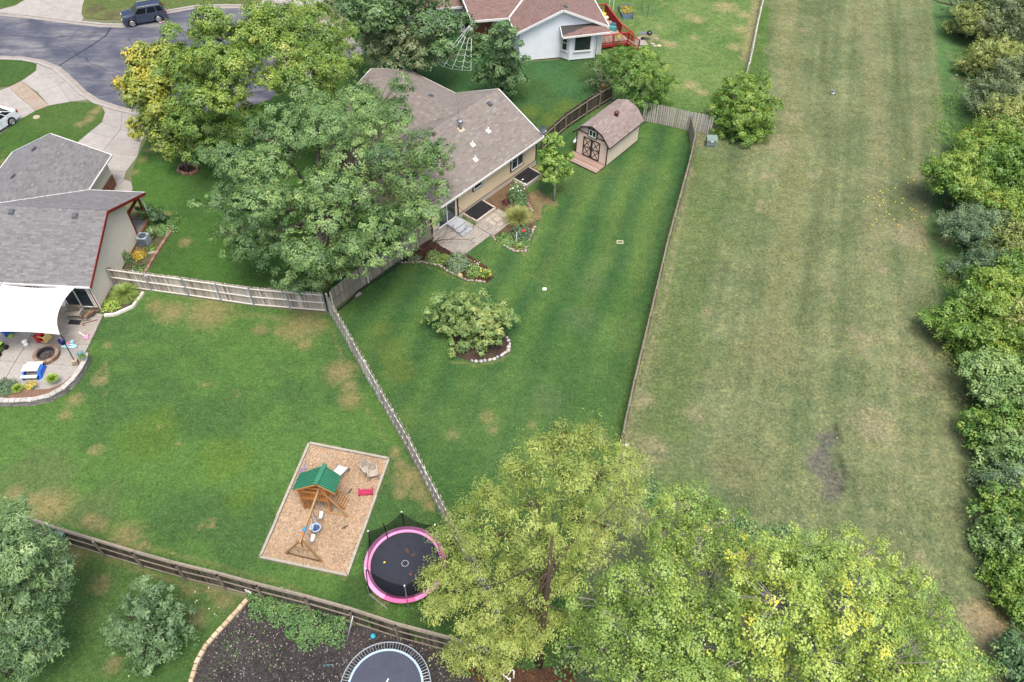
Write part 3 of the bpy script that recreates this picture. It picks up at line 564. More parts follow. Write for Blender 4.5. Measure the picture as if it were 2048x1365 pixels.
lap_wall(houseB, fB(3.7, 14.3, 0), -fB.v, -fB.u, 5.3, .42, zE-.03, side_tan)
fo = MB()
fo.prism([tuple(fB(a, b)[:2]) for a, b in ((.38, .3), (12.32, .3), (12.32, 14.32), (3.68, 14.32), (3.68, 9.07), (.38, 9.07))], -.3, .40); fo.build('foundation', foundation, houseB)
tr_ = MB(); tr_.bar(fB(.4, .33, .43), fB(12.3, .33, .43), .03, .09)
for a, b in ((.4, .33), (12.31, .33)): tr_.bar(fB(a, b, .42), fB(a, b, zE-.05), .1, .1)
tr_.bar(fB(3.15, .30, .42), fB(3.15, .30, zE-.05), .1, .06); tr_.build('trim', dark_trim, houseB)
window(houseB, fB(9.95, .33, 1.62), fB.u, -fB.v, 1.45, 1.1, trim=dark_trim); window(houseB, fB(5.35, .33, 2.0), fB.u, -fB.v, .95, .62, trim=dark_trim, panes=1)
d_ = window(houseB, fB(1.95, .33, 1.45), fB.u, -fB.v, 1.9, 2.05, name='sliding_door', sill=False); 
n1B = -fB.v*.46+Vector((0, 0, .88)); n2B = fB.v*.46+Vector((0, 0, .88))
sl_ = lambda u, v: B(u, v, zE+(zR-zE)*v/4.6+.02)
for u, v in ((10.9, 4.0), (7.55, 4.05), (4.0, 3.95)): roof_vent(roofB, sl_(u, v), fB.u, n1B)
for u, v in ((8.7, 8.3), (8.55, 12.0)): roof_vent(roofB, B(u, v, zR-(u-8)*2.4/4.7+.02), fB.v, fB.u*.46+Vector((0, 0, .88)))
for u, v in ((9.0, 2.45), (7.0, 2.25), (6.25, 1.3)):
    p = sl_(u, v); q = MB(); c = Vector(p); n = n1B.normalized(); x = fB.u; y = n.cross(x)
    q.hexa([c+x*a+y*b+n*h for h in (0, .02) for a, b in ((-.17, -.19), (.17, -.19), (.17, .17), (-.17, .17))]); q.build('pipe_flashing', white_paint, roofB); vent_pipe(roofB, p)
p = sl_(7.15, 3.6); ch = MB(); ch.tube([p, (p[0], p[1], p[2]+.62)], .11, 12); ch.lathe((p[0], p[1], p[2]+.62), [(0, .12), (.19, .1), (.2, .0), (.11, -.02)], 14); ch.build('flue', galv, roofB, smooth=True)
q = MB(); c = Vector(p); n = n1B.normalized(); y = n.cross(fB.u); q.hexa([c+fB.u*a+y*b+n*h for h in (0, .02) for a, b in ((-.25, -.27), (.25, -.27), (.25, .2), (-.25, .2))]); q.build('flue_flashing', pm('tan_flashing', (.55, .48, .36)), roofB)
dsh = thing('satellite_dish', fB(12.85, .35, zE), 'dark grey satellite dish on the right corner of the tan house roof', 'satellite dish')
m = MB(); pB = fB(12.85, .35, zE); m.tube([pB, pB+Vector((.1, -.05, .35)), pB+Vector((.15, -.1, .5))], .022, 6); m.build('arm', galv, dsh)
m = MB(); ax = Vector((.6, -.75, .45)).normalized(); a_ = ax.cross(Vector((0, 0, 1))).normalized(); b_ = a_.cross(ax); cc = pB+Vector((.15, -.1, .5)); ring = []
vs_ = [cc-ax*.06]+[cc+(a_*math.cos(t)*.27+b_*math.sin(t)*.36)*k+ax*(.10*k*k-.06) for k in (.5, 1) for t in np.linspace(0, 2*math.pi, 14, False)]
m.add(vs_, [(0, 1+i, 1+(i+1) % 14) for i in range(14)]+[(1+i, 15+i, 15+(i+1) % 14, 1+(i+1) % 14) for i in range(14)]); m.build('dish', pm('dish_grey', (.10, .12, .16), rough=.4), dsh, smooth=True)
m = MB(); m.tube([cc-b_*.3, cc+ax*.35-b_*.1], .015, 5); m.box(cc+ax*.37-b_*.1, (.07, .07, .1)); m.build('receiver', white_paint, dsh)
wellm = pm('egress_cover', (.016, .016, .018), (.03, .03, .034), 6, .35)
def egress(u0, u1, label):
    """a window well: concrete kerb with a ribbed black cover over it, against the foundation"""
    e = thing('window_well_cover', fB((u0+u1)/2, -.3), label, 'window well', 'window wells of the tan house')
    k = MB(); 
    for a, b, c, d in ((u0-.1, -1.05, u1+.1, -1.05), (u0-.05, -1.05, u0-.05, .25), (u1+.05, -1.05, u1+.05, .25)): k.bar(fB(a, b, .12), fB(c, d, .12), .12, .30)
    k.build('kerb', foundation, e); n = 9
    for i in range(n):
        a = u0+(u1-u0)*i/n; m = MB(); z = .28; m.hexa([fB(a+.008, -1.0, z-.05), fB(a+(u1-u0)/n-.008, -1.0, z-.05), fB(a+(u1-u0)/n-.008, .26, z+.02), fB(a+.008, .26, z+.02), fB(a+.03, -1.0, z-.02), fB(a+(u1-u0)/n-.03, -1.0, z-.02), fB(a+(u1-u0)/n-.03, .26, z+.05), fB(a+.03, .26, z+.05)]); m.build('cover_rib', wellm, e)
egress(3.75, 5.75, 'black window well cover beside the grey patio steps')
egress(9.55, 11.35, 'black window well cover under the wide window near the young tree')
# patio of the tan house, steps
pat = lambda a, b: tuple(fB(a, b)[:2])
paving('patio', [[pat(.1, .25), pat(3.4, .25), pat(3.4, -2.75), pat(.1, -2.75)], [pat(3.42, -1.15), pat(6.05, -1.15), pat(6.05, -2.15), pat(3.42, -2.15)], [pat(3.42, -2.17), pat(6.05, -2.17), pat(6.05, -2.95), pat(3.42, -2.95)]], .06, conc_old)
pv = MB(); paver_m = palette_mat('patio_pavers', [(0, (.36, .31, .24)), (.4, (.44, .39, .32)), (.7, (.40, .35, .24)), (1, (.46, .42, .37))])
stone_p = thing('stepping_stones', fB(5.2, -1.7), 'pale pavers laid in a square on the corner of the patio', 'pavers')
for a, b, w_, h_ in ((4.55, -1.45, .55, .28), (5.15, -1.45, .55, .28), (5.75, -1.5, .3, .55), (4.45, -1.95, .3, .55), (5.05, -1.95, .5, .45), (5.7, -2.1, .4, .4), (4.8, -2.5, .55, .3), (5.4, -2.55, .5, .3)):
    m = MB(); c = fB(a, b, .075); m.box(c, (w_, h_, .035), R(50.09)); m.cur = 0; m.build('paver', paver_m, stone_p)
stp = thing('patio_steps', fB(2.3, -.35), 'light grey moulded steps below the sliding door of the tan house', 'steps')
stepm = pm('grey_moulded_plastic', (.44, .46, .49), (.33, .35, .38), 7, .6, .2)
for i, (d0, d1, z) in enumerate(((.22, -.62, .42), (-.621, -1.0, .28), (-1.001, -1.35, .16))):
    m = MB(); m.prism([tuple(fB(a, b)[:2]) for a, b in ((1.85, d0), (3.0, d0), (3.0, d1), (1.85, d1))], .06, z); m.build('step', stepm, stp)
m = MB(); m.tube([fB(3.12, .2, .1), fB(3.12, .2, 1.25), fB(3.12, -1.3, .85), fB(3.12, -1.3, .06)], .02, 6); m.tube([fB(3.12, -.5, .5), fB(3.12, -.5, 1.05)], .012, 5); m.build('handrail', pm('bronze_rail', (.16, .10, .06), rough=.4, metal=.3), stp)

# ---------------------------------------------------------------- grey-roofed house on the left
fA = Frame((-27.31, 36.33), R(177.41)); fA.v = Vector((.0454, .999, 0)); zE, zR = 2.5, 4.75
houseA = thing('house', fA(5, 5), 'beige house with a grey shingle roof and dark red gable trim', 'house', 'houses of the street')
A = lambda a, b, z: tuple(fA(a, b, z))
planesA = [([A(0, 0, zE), A(0, 4.87, zR), A(13, 4.87, zR), A(13, 0, zE)], A(0, 0, zE), A(13, 0, zE)),
    ([A(0, 9.74, zE), A(0, 4.87, zR), A(7.9, 4.87, zR), A(7.9, 5.41, 4.5), A(4.2, 9.74, zE)], A(0, 9.74, zE), A(4.2, 9.74, zE)),
    ([A(7.9, 5.41, 4.5), A(7.9, 4.87, zR), A(13, 4.87, zR), A(13, 9.74, zE), A(11.6, 9.74, zE)], A(13, 9.74, zE), A(11.6, 9.74, zE)),
    ([A(4.2, 14.05, zE), A(7.9, 13.6, 4.5), A(7.9, 5.41, 4.5), A(4.2, 9.74, zE)], A(4.2, 9.74, zE), A(4.2, 14.05, zE)),
    ([A(11.9, 14.05, zE-.12), A(7.9, 13.6, 4.5), A(7.9, 5.41, 4.5), A(11.7, 9.74, zE)], A(11.9, 14.05, zE-.12), A(11.7, 9.74, zE))]
su = fA.u.copy(); sv = fA.v.copy()
roofA = roof_on(houseA, planesA, shing_grey, ridge=[(A(0, 4.87, zR), A(13, 4.87, zR), sv*.9-Vector((0, 0, .42)), -sv*.9-Vector((0, 0, .42))), (A(7.9, 13.6, 4.5), A(7.9, 5.41, 4.5), su*.88-Vector((0, 0, .47)), -su*.88-Vector((0, 0, .47)))])
m = MB()
for a, b in ((A(0, -.04, zE-.07), A(13, -.04, zE-.07)), (A(0, 9.78, zE-.07), A(4.15, 9.78, zE-.07)), (A(4.16, 9.8, zE-.07), A(4.16, 14.05, zE-.07)), (A(7.9, 13.65, 4.44), A(4.2, 14.1, zE-.06)), (A(7.9, 13.65, 4.44), A(11.9, 14.1, zE-.18)), (A(11.95, 14.05, zE-.19), A(11.75, 9.8, zE-.07))): m = MB(); m.bar(a, b, .07, .14); m.build('gutter', white_paint, roofA)
m = MB(); m.bar(A(-.03, -.02, zE-.09), A(-.03, 4.87, zR-.09), .05, .20); m.bar(A(-.03, 9.76, zE-.09), A(-.03, 4.87, zR-.09), .05, .20); m.build('rake_board', red_trim, roofA)
m = MB(); m.bar(A(4.2, 9.74, zE+.02), A(7.9, 5.41, 4.52), .14, .012); m.build('valley_flashing', white_paint, roofA)
gA = lambda z: (max(0, (z-zE+.1)*4.4/2.25), max(0, (z-zE+.1)*4.4/2.25))
# gable end wall, its right part cut away over the porch
lap_wall(houseA, fA(.42, .4, 0), fA.v, -fA.u, 7.05, .12, 4.6, side_cream, inset=lambda z: (max(0, (z-zE+.1)*4.4/2.25), max(0, 0 if z < 2.0 else min(3.5, (z-2.0)*.0)) if z < 3.2 else max(0, (z-3.2)*1.95-.0)))
lap_wall(houseA, fA(.42, .4, 0), fA.u, -fA.v, 12.3, .12, zE-.03, side_cream)
lap_wall(houseA, fA(.44, 7.45, 0), fA.u, fA.v, 3.8, .12, zE+.6, side_cream)
lap_wall(houseA, fA(4.55, 7.5, 0), fA.v, -fA.u, 6.1, 1.05, zE-.03, side_cream); lap_wall(houseA, fA(4.55, 13.6, 0), fA.u, fA.v, 7.0, .1, 4.3, side_cream, inset=lambda z: (max(0, (z-zE+.1)*3.5/2), max(0, (z-zE+.1)*3.5/2)))
bw = MB(); b_root = None
m = MB(); m.bar(fA(4.56, 7.5, .5), fA(4.56, 13.62, .5), .1, 1.0, up=(0, 0, 1)); bwall = m.build('wall', foundation, houseA)
me_b = MB(); me_b.cur = 0; me_b.box((0, 0, 0), (.03, .21, .062)); me_b = me_b.mesh('brick', brick_m)
for r_ in range(14):
    k = 0
    while True:
        v_ = 7.6+k*.225+(r_ % 2)*.11
        if v_ > 13.6: break
        if v_ > 10.4:
            p = fA(4.50, v_, .04+r_*.072)-Vector(houseA.location); M = Matrix.Translation(p) @ Matrix.Rotation(math.atan2(fA.v.y, fA.v.x)-math.pi/2, 4, 'Z'); link('brick', me_b, bwall, M)
        k += 1
m = MB(); m.bar(fA(.40, .38, .1), fA(.40, .38, zE-.1), .12, .12); m.bar(fA(.40, 7.45, .1), fA(.40, 7.45, 2.6), .09, .09); m.build('corner_trim', red_trim, houseA)
m = MB(); m.prism([tuple(fA(a, b)[:2]) for a, b in ((.44, 7.5), (4.5, 7.5), (4.5, 9.3), (.44, 9.3))], -.1, .25); m.build('porch_floor', conc, houseA)
m = MB(); m.prism([tuple(fA(a, b)[:2]) for a, b in ((.30, 7.5), (.44, 7.5), (.44, 9.3), (.30, 9.3))], -.1, .30); m.prism([tuple(fA(a, b)[:2]) for a, b in ((.30, 9.3), (4.5, 9.3), (4.5, 9.45), (.30, 9.45))], -.1, .30); m.build('porch_edge', pm('terracotta_edge', (.36, .16, .10)), houseA)
m = MB(); m.bar(fA(.42, 9.35, .25), fA(.42, 9.35, zE-.05), .12, .12); m.bar(fA(.42, 7.5, 2.35), fA(.42, 9.4, 2.35), .12, .2); m.build('porch_post', red_trim, houseA)
m = MB(); m.tube([fA(.02, 9.6, zE-.12), fA(.22, 9.45, zE-.4), fA(.22, 9.45, .25), fA(-.15, 9.4, .1)], .055, 6); m.build('downspout', white_paint, houseA); m = MB(); m.tube([fA(.05, .05, zE-.1), fA(.28, .28, zE-.35), fA(.28, .28, .1)], .05, 6); m.build('downspout', white_paint, houseA)
window(houseA, fA(1.55, .38, 1.25), fA.u, -fA.v, 1.9, 2.1, name='sliding_door', panes=2, sill=False); window(houseA, fA(4.2, .38, 1.75), fA.u, -fA.v, 1.1, 1.0); window(houseA, fA(7.2, .38, 1.75), fA.u, -fA.v, 1.3, 1.0)
nA1 = -fA.v*.42+Vector((0, 0, .9)); sA = lambda u, v: A(u, v, zE+2.25*v/4.87+.02)
for u, v in ((2.05, 4.45), (6.35, 4.5)): roof_vent(roofA, sA(u, v), fA.u, nA1)
for u, v in ((8.3, 11.9), (8.25, 8.6)): roof_vent(roofA, A(u+.1, v, 4.5-(u+.1-7.9)*.5+.02), fA.v, fA.u*.47+Vector((0, 0, .88)))
for u, v in ((8.15, 2.9), (7.7, 1.15)): vent_pipe(roofA, sA(u, v), .34, galv); q = MB(); c = Vector(sA(u, v)); n = nA1.normalized(); y = n.cross(fA.u); q.hexa([c+fA.u*a+y*b+n*h for h in (0, .015) for a, b in ((-.2, -.2), (.2, -.2), (.2, .2), (-.2, .2))]); q.build('pipe_flashing', grey_metal, roofA)

# ---------------------------------------------------------------- white house at the top
fC = Frame((-.19, 69.53), R(11.8)); zE, zR = 3.0, 4.9
houseC = thing('house', fC(4.4, 5), 'white-sided house with a red-brown roof, bay window and red deck', 'house', 'houses of the street')
C = lambda a, b, z: tuple(fC(a, b, z))
planesC = [([C(0, -.1, zE), C(4.4, -.1, zR), C(4.4, 14, zR), C(0, 14, zE)], C(0, 14, zE), C(0, -.1, zE)), ([C(8.85, -.1, zE), C(4.4, -.1, zR), C(4.4, 14, zR), C(8.85, 14, zE)], C(8.85, -.1, zE), C(8.85, 14, zE)),
    ([C(-3.6, 3.0, zE), C(-.02, 3.0, zE), C(4.0, 7.4, 4.75), C(-4.3, 7.4, 4.75)], C(-3.6, 3.0, zE), C(-.02, 3.0, zE)), ([C(-4.3, 7.4, 4.75), C(4.0, 7.4, 4.75), C(3.9, 11.6, zE), C(-4.3, 11.6, zE)], C(4.0, 11.6, zE), C(-4.3, 11.6, zE)),
    ([C(-9.5, 6.2, 2.9), C(-3.9, 6.2, 2.9), C(-3.9, 10.4, 4.5), C(-9.5, 10.4, 4.5)], C(-9.5, 6.2, 2.9), C(-3.9, 6.2, 2.9))]
roofC = roof_on(houseC, planesC, shing_red, n_single=60, ridge=[(C(4.4, -.1, zR), C(4.4, 14, zR), fC.u*.9-Vector((0, 0, .4)), -fC.u*.9-Vector((0, 0, .4)))])
m = MB()
for a, b in ((C(0, -.14, zE-.08), C(4.4, -.14, zR-.08)), (C(8.85, -.14, zE-.08), C(4.4, -.14, zR-.08)), (C(8.9, -.1, zE-.08), C(8.9, 14, zE-.08)), (C(-.04, -.1, zE-.08), C(-.04, 3.0, zE-.08)), (C(-3.6, 2.96, zE-.08), C(-.02, 2.96, zE-.08)), (C(-3.62, 3.0, zE-.06), C(-4.34, 7.4, 4.69)), (C(-9.5, 6.16, 2.82), C(-3.95, 6.16, 2.82))): m = MB(); m.bar(a, b, .08, .20); m.build('gutter', white_paint, roofC)
m = MB(); m.bar(C(0, 3.0, zE+.03), C(4.0, 7.4, 4.79), .16, .02); m.build('valley_flashing', white_paint, roofC)
gC = lambda z: (max(0, (z-zE+.08)*3.95/1.9), max(0, (z-zE+.08)*3.95/1.9))
lap_wall(houseC, fC(.45, .25, 0), fC.u, -fC.v, 7.95, .1, 4.75, side_white, bd=.26, inset=gC)
lap_wall(houseC, fC(8.4, .25, 0), fC.v, fC.u, 12, .1, zE-.04, side_white, bd=.26); lap_wall(houseC, fC(.45, 9, 0), -fC.v, -fC.u, 8.75, .1, zE-.04, side_white, bd=.26)
lap_wall(houseC, fC(-1.2, 3.6, 0), fC.u, -fC.v, 1.6, .1, zE-.04, side_white, bd=.26); lap_wall(houseC, fC(-9.3, 6.6, 0), fC.u, -fC.v, 5.6, .1, 2.85, side_white, bd=.26)
m = MB(); m.bar(fC(-3.4, 4.6, 1.4), fC(-1.2, 4.6, 1.4), .1, 2.7); m.build('porch_wall', brick_m, houseC); m = MB(); m.bar(fC(-1.2, 3.62, 1.4), fC(-1.2, 4.6, 1.4), .1, 2.7); m.build('porch_return', white_paint, houseC)
m = MB(); m.prism([tuple(fC(a, b)[:2]) for a, b in ((-3.6, 3.2), (-1.2, 3.2), (-1.2, 4.6), (-3.6, 4.6))], 0, .15); m.build('porch_floor', conc_old, houseC); m = MB(); m.tube([fC(-3.5, 3.15, .1), fC(-3.5, 3.15, zE-.1)], .06, 8); m.build('porch_post', white_paint, houseC)
m = MB(); m.bar(fC(-2.2, 4.0, .2), fC(-2.0, 4.5, 1.7), .06, .06); m.bar(fC(-1.6, 4.0, .2), fC(-1.7, 4.5, 1.4), .05, .05); m.build('leaning_board', pm('raw_wood', (.40, .28, .18)), houseC)
# bay with its own roof
bay = [(4.45, .24), (5.1, -.42), (7.6, -.42), (7.6, .24)]
m = MB(); m.prism([tuple(fC(a, b)[:2]) for a, b in bay], .1, 2.72); bayo = m.build('bay', side_white, houseC)
for i in range(3):
    a, b = bay[i], bay[i+1]; pa, pb = fC(*a), fC(*b); d = (pb-pa); L = d.length; d.normalize(); nn = Vector((d.y, -d.x, 0)); z = .12
    while z < 2.68:
        s = MB(); s.cur = 0; z2 = min(z+.26, 2.7); Z, Z2 = Vector((0, 0, z)), Vector((0, 0, z2)); s.hexa([pa+Z+nn*.003, pb+Z+nn*.003, pb+Z+nn*.024, pa+Z+nn*.024, pa+Z2+nn*.003, pb+Z2+nn*.003, pb+Z2+nn*.008, pa+Z2+nn*.008]); s.build('siding_board', side_white, bayo); z = z2
    if i < 2: c = (pa+pb)/2+nn*.02; window(houseC, c+Vector((0, 0, 1.72)), d, nn, .62 if i == 0 else 1.65, 1.55, panes=2 if i == 0 else 1, horizontal=True)
m = MB()
for p in bay[:3]: m.bar(fC(p[0], p[1]-.02, .1), fC(p[0], p[1]-.02, 2.7), .12, .12)
m.build('corner_trim', white_paint, houseC)
roof_on(houseC, [([C(4.3, -.85, 2.66), C(8.87, -.85, 2.80), C(8.2, .22, 3.22), C(4.3, .22, 3.22)], C(4.3, -.85, 2.66), C(8.87, -.85, 2.80))], shing_red, n_single=20)
m = MB(); m.bar(C(4.3, -.89, 2.60), C(8.87, -.89, 2.74), .07, .16); m.bar(C(4.26, -.85, 2.6), C(4.26, .22, 3.16), .06, .16); m.build('gutter', white_paint, houseC)
roof_vent(roofC, C(4.75, .7, 4.78), fC.v, fC.u*.4+Vector((0, 0, .9)))

# ---------------------------------------------------------------- barn shed
fS = Frame((7.37, 53.54), R(51.706)); 
shed = thing('shed', fS(2.3, 1.5), 'peach barn-style shed with brown X-braced doors and gambrel roof', 'shed')
D = lambda a, b, z: tuple(fS(a, b, z)); W_, L_s = 3.05, 4.59
prof = [(-.26, 2.02), (.56, 2.92), (W_/2, 3.28), (W_-.56, 2.92), (W_+.26, 2.02)]
plS = []
for (v0, z0), (v1, z1) in zip(prof[:-1], prof[1:]):
    lo = (v0, z0) if z0 < z1 else (v1, z1); plS.append(([D(-.22, v0, z0), D(4.85, v0, z0), D(4.85, v1, z1), D(-.22, v1, z1)], D(-.22, *lo), D(4.85, *lo)))
roofS = roof_on(shed, plS, shing_shed, th=.06, n_single=300)
m = MB()
for (v0, z0), (v1, z1) in zip(prof[:-1], prof[1:]):
    for a in (-.25, 4.88): m.bar(D(a, v0, z0-.05), D(a, v1, z1-.05), .045, .12)
for v in (-.28, W_+.28): m.bar(D(-.22, v, 1.97), D(4.85, v, 1.97), .04, .10)
m.build('rake_board', dark_trim, roofS)
def grooved(parent, o, u, nrm, width, z0, topf, mat, sp=.205, name='wall'):
    """vertical panel siding: boards side by side with open grooves, each an object"""
    mb = MB(); o = Vector(o); u = Vector(u); nrm = Vector(nrm); n = int(round(width/sp)); back = mb; Z = lambda z: Vector((0, 0, z))
    for i in range(n):
        a, b = width*i/n, width*(i+1)/n; mb.hexa([o+u*a-nrm*.08+Z(z0), o+u*b-nrm*.08+Z(z0), o+u*b+Z(z0), o+u*a+Z(z0), o+u*a-nrm*.08+Z(topf(a)), o+u*b-nrm*.08+Z(topf(b)), o+u*b+Z(topf(b)), o+u*a+Z(topf(a))])
    w = mb.build(name, mat, parent)
    for i in range(n):
        a, b = width*i/n+.007, width*(i+1)/n-.007; s = MB(); s.cur = 0
        s.hexa([o+u*a+nrm*.002+Z(z0), o+u*b+nrm*.002+Z(z0), o+u*b+nrm*.018+Z(z0), o+u*a+nrm*.018+Z(z0), o+u*a+nrm*.002+Z(topf(a)-.01), o+u*b+nrm*.002+Z(topf(b)-.01), o+u*b+nrm*.018+Z(topf(b)-.01), o+u*a+nrm*.018+Z(topf(a)-.01)]); s.build('siding_panel', mat, w)
    return w
tp = lambda v: float(np.interp(v, [p[0] for p in prof], [p[1] for p in prof]))-.08
grooved(shed, fS(0, W_, .15), -fS.v, -fS.u, W_, 0, lambda a: tp(W_-a)-.15, side_shed); grooved(shed, fS(L_s, 0, .15), fS.v, fS.u, W_, 0, lambda a: tp(a)-.15, side_shed)
grooved(shed, fS(0, 0, .15), fS.u, -fS.v, L_s, 0, lambda a: 1.95, side_shed2); grooved(shed, fS(L_s, W_, .15), -fS.u, fS.v, L_s, 0, lambda a: 1.95, side_shed2)
m = MB(); m.prism([tuple(fS(a, b)[:2]) for a, b in ((.05, .05), (L_s-.05, .05), (L_s-.05, W_-.05), (.05, W_-.05))], 0, .15); m.build('floor_skid', dark_trim, shed)
m = MB(); f0 = -.035
for v in (.03, W_-.03): m.bar(D(f0+.01, v, .15), D(f0+.01, v, 2.1), .09, .06)
m.bar(D(f0, .1, 2.30), D(f0, 1.05, 2.30), .05, .07); m.bar(D(f0, 2.0, 2.30), D(f0, W_-.1, 2.30), .05, .07); m.build('trim', dark_trim, shed)
for side in (0, 1):
    v0 = 1.525-.82*(1-side)+.005; v1 = v0+.81; x = -.05; m = MB(); lift = lambda v, z: D(x, v, z)
    m.hexa([D(-.045, v0, .22), D(-.02, v0, .22), D(-.02, v1, .22), D(-.045, v1, .22), D(-.045, v0, 1.98), D(-.02, v0, 1.98), D(-.02, v1, 1.98), D(-.045, v1, 1.98)]); dr = m.build('door', side_shed, shed)
    m = MB(); k = .045; o_ = lambda v, z, d=0: D(-.062-d, v, z)
    m.bar(o_(v0+k, .22), o_(v0+k, 1.98), .09, .03, up=fS.u); m.bar(o_(v1-k, .22), o_(v1-k, 1.98), .09, .03, up=fS.u)
    for z in (.22+k, 1.98-k): m.bar(o_(v0+.09, z), o_(v1-.09, z), .09, .03, up=fS.u)
    m.bar(o_(v0+.09, 1.1, .002), o_(v1-.09, 1.1, .002), .07, .03, up=fS.u)
    for za, zb in ((.31, 1.07), (1.13, 1.89)):
        m.bar(o_(v0+.09, za, .006), o_(v1-.09, zb, .006), .055, .02, up=fS.u); m.bar(o_(v0+.09, zb, .01), o_(v1-.09, za, .01), .055, .02, up=fS.u)
    m.build('brace', dark_trim, dr)
window(shed, fS(-.02, 1.525, 2.52), -fS.v, -fS.u, .72, .62, trim=dark_trim)
p = D(2.5, 1.05, 3.14); m = MB(); m.lathe(p, [(.12, -.1), (.12, .12), (.2, .16), (.21, .30), (.15, .38), (0, .41)], 14); m.build('roof_ventilator', pm('maroon_vent', (.16, .05, .045), rough=.5), roofS, smooth=True)
plank_m = palette_mat('weathered_plank', [(0, (.30, .19, .15)), (.4, (.40, .29, .24)), (.7, (.35, .24, .20)), (1, (.47, .38, .32))], grain=12)
dk = thing('shed_porch', fS(-.6, 1.5), 'weathered reddish plank landing in front of the shed doors', 'deck')
m = MB(); m.prism([tuple(fS(a, b)[:2]) for a, b in ((-1.28, .08), (-.06, .08), (-.06, 3.2), (-1.28, 3.2))], 0, .12); m.build('frame', dark_trim, dk)
for i in range(9):
    m = MB(); m.cur = 0; a = -1.31+i*.14; m.prism([tuple(fS(x, y)[:2]) for x, y in ((a, .05), (a+.128, .05+random.uniform(-.02, .02)), (a+.128, 3.25), (a, 3.25))], .121, .155); m.build('plank', plank_m, dk)

# ================================================================ FENCES
picket_grey = palette_mat('weathered_picket', [(0, (.19, .165, .125)), (.3, (.32, .285, .225)), (.6, (.25, .22, .17)), (.85, (.38, .35, .285)), (1, (.28, .225, .15))], grain=9, grainamt=.8, gain=1.2)
picket_dark = palette_mat('dark_weathered_picket', [(0, (.040, .033, .025)), (.4, (.120, .102, .078)), (.6, (.065, .054, .040)), (.85, (.165, .145, .112)), (1, (.09, .076, .056))], grain=9, grainamt=.8)
picket_pale = palette_mat('silvered_picket', [(0, (.30, .275, .235)), (.4, (.46, .43, .375)), (.7, (.37, .34, .30)), (1, (.56, .53, .47))], grain=9, grainamt=.7, gain=1.3)
picket_mid = palette_mat('weathered_grey_brown_picket', [(0, (.17, .14, .11)), (.25, (.40, .36, .31)), (.5, (.25, .215, .175)), (.75, (.52, .48, .42)), (1, (.34, .27, .19))], grain=9, grainamt=.8, gain=1.3)
rail_pale = pm('pale_rail', (.74, .69, .62), (.62, .57, .50), 5, .85, .2, .06)
rail_dark = pm('brown_rail', (.30, .26, .205), (.23, .195, .15), 5, .85, .2, .08)
post_steel = pm('galvanised_post', (.40, .47, .55), (.34, .40, .48), 6, .5, metal=.25)
def picket_mesh(mat, h, w=.138, th=.018, ear=.03):
    mb = MB(); mb.cur = 0; a = w/2; p = [(-a, 0), (a, 0), (a, h-ear), (a-ear, h), (-a+ear, h), (-a, h-ear)]; n = 6
    mb.add([(x, -th/2, z) for x, z in p]+[(x, th/2, z) for x, z in p], [tuple(range(n)), tuple(range(2*n-1, n-1, -1))]+[((i+1) % n, i, n+i, n+(i+1) % n) for i in range(n)])
    return mb.mesh('picket', mat)
def fence(label, pts, h=1.75, pick=picket_grey, rail=rail_pale, post=rail_pale, side=1, spacing=2.44, step=.146, rails=(.25, .92, 1.6), double=False, rng_gap=0.0, postw=.09, zig=.0, max_single=300, cap=False, rw=(.045, .09)):
    """pickets nailed on rails between posts. side=+1: rails and posts on the left of the line, -1: on the right"""
    f = thing('fence', (*pts[0], 0), label, 'fence', 'wooden picket fences between the yards'); off = Vector(f.location)
    meshes = [picket_mesh(pick, h+random.uniform(-.03, .03)) for _ in range(4)]; count = 0; rest = MB()
    for (ax, ay), (bx, by) in zip(pts[:-1], pts[1:]):
        L = math.hypot(bx-ax, by-ay); d = Vector(((bx-ax)/L, (by-ay)/L, 0)); nrm = Vector((-d.y, d.x, 0)); a = Vector((ax, ay, 0)); ang = math.atan2(d.y, d.x); n = int(L/step)
        for i in range(n):
            if random.random() < rng_gap: continue
            s = (i+.5)*L/n; o = 0
            if double: o = (-.06 if i % 2 else .06)
            M = Matrix.Translation(a+d*s+nrm*(o+random.uniform(-.004, .004))+Vector((0, 0, random.uniform(.0, .035)))-off) @ Matrix.Rotation(ang+random.gauss(0, .05)+zig, 4, 'Z') @ Matrix.Rotation(random.gauss(0, .012), 4, 'Y')
            me = meshes[random.randrange(4)]
            if count < max_single: link('picket', me, f, M)
            else:
                rest.cur = random.random(); W = Matrix.Translation(off) @ M; rest.add([W @ v.co for v in me.vertices], [tuple(p.vertices) for p in me.polygons])
            count += 1
        k = max(1, round(L/spacing))
        for j in range(k):
            p = a+d*(L*j/k)+nrm*(.052*side); q = a+d*(L*(j+1)/k)+nrm*(.052*side)
            for z in rails:
                m = MB(); m.cur = 0; m.bar(p+Vector((0, 0, z+random.uniform(-.01, .01))), q+Vector((0, 0, z+random.uniform(-.01, .01))), *rw); m.build('rail', rail, f)
            if cap:
                m = MB(); m.cur = 0; m.bar(a+d*(L*j/k)+Vector((0, 0, h+.03)), a+d*(L*(j+1)/k)+Vector((0, 0, h+.03)), .11, .03); m.build('cap_rail', rail, f)
        for j in range(k+1):
            m = MB(); m.cur = 0; p = a+d*(L*j/k)+nrm*((.075+postw/2)*side)
            if post is post_steel: m.tube([p, p+Vector((0, 0, h-.03))], postw/2, 8)
            else: m.box((p.x, p.y, (h-.02)/2), (postw, postw, h-.02), ang)
            m.build('post', post, f)
    if rest.v: rest.build('picket_run', pick, f, kind='stuff')
    return f
fence('grey picket fence with steel posts running from the beige house', [(-27.42,38.96),(-22.07,38.12),(-17.45,37.33),(-12.49,36.89)], pick=picket_mid, rail=rail_pale, post=post_steel, side=-1, rails=(.12, .85, 1.58), postw=.085)
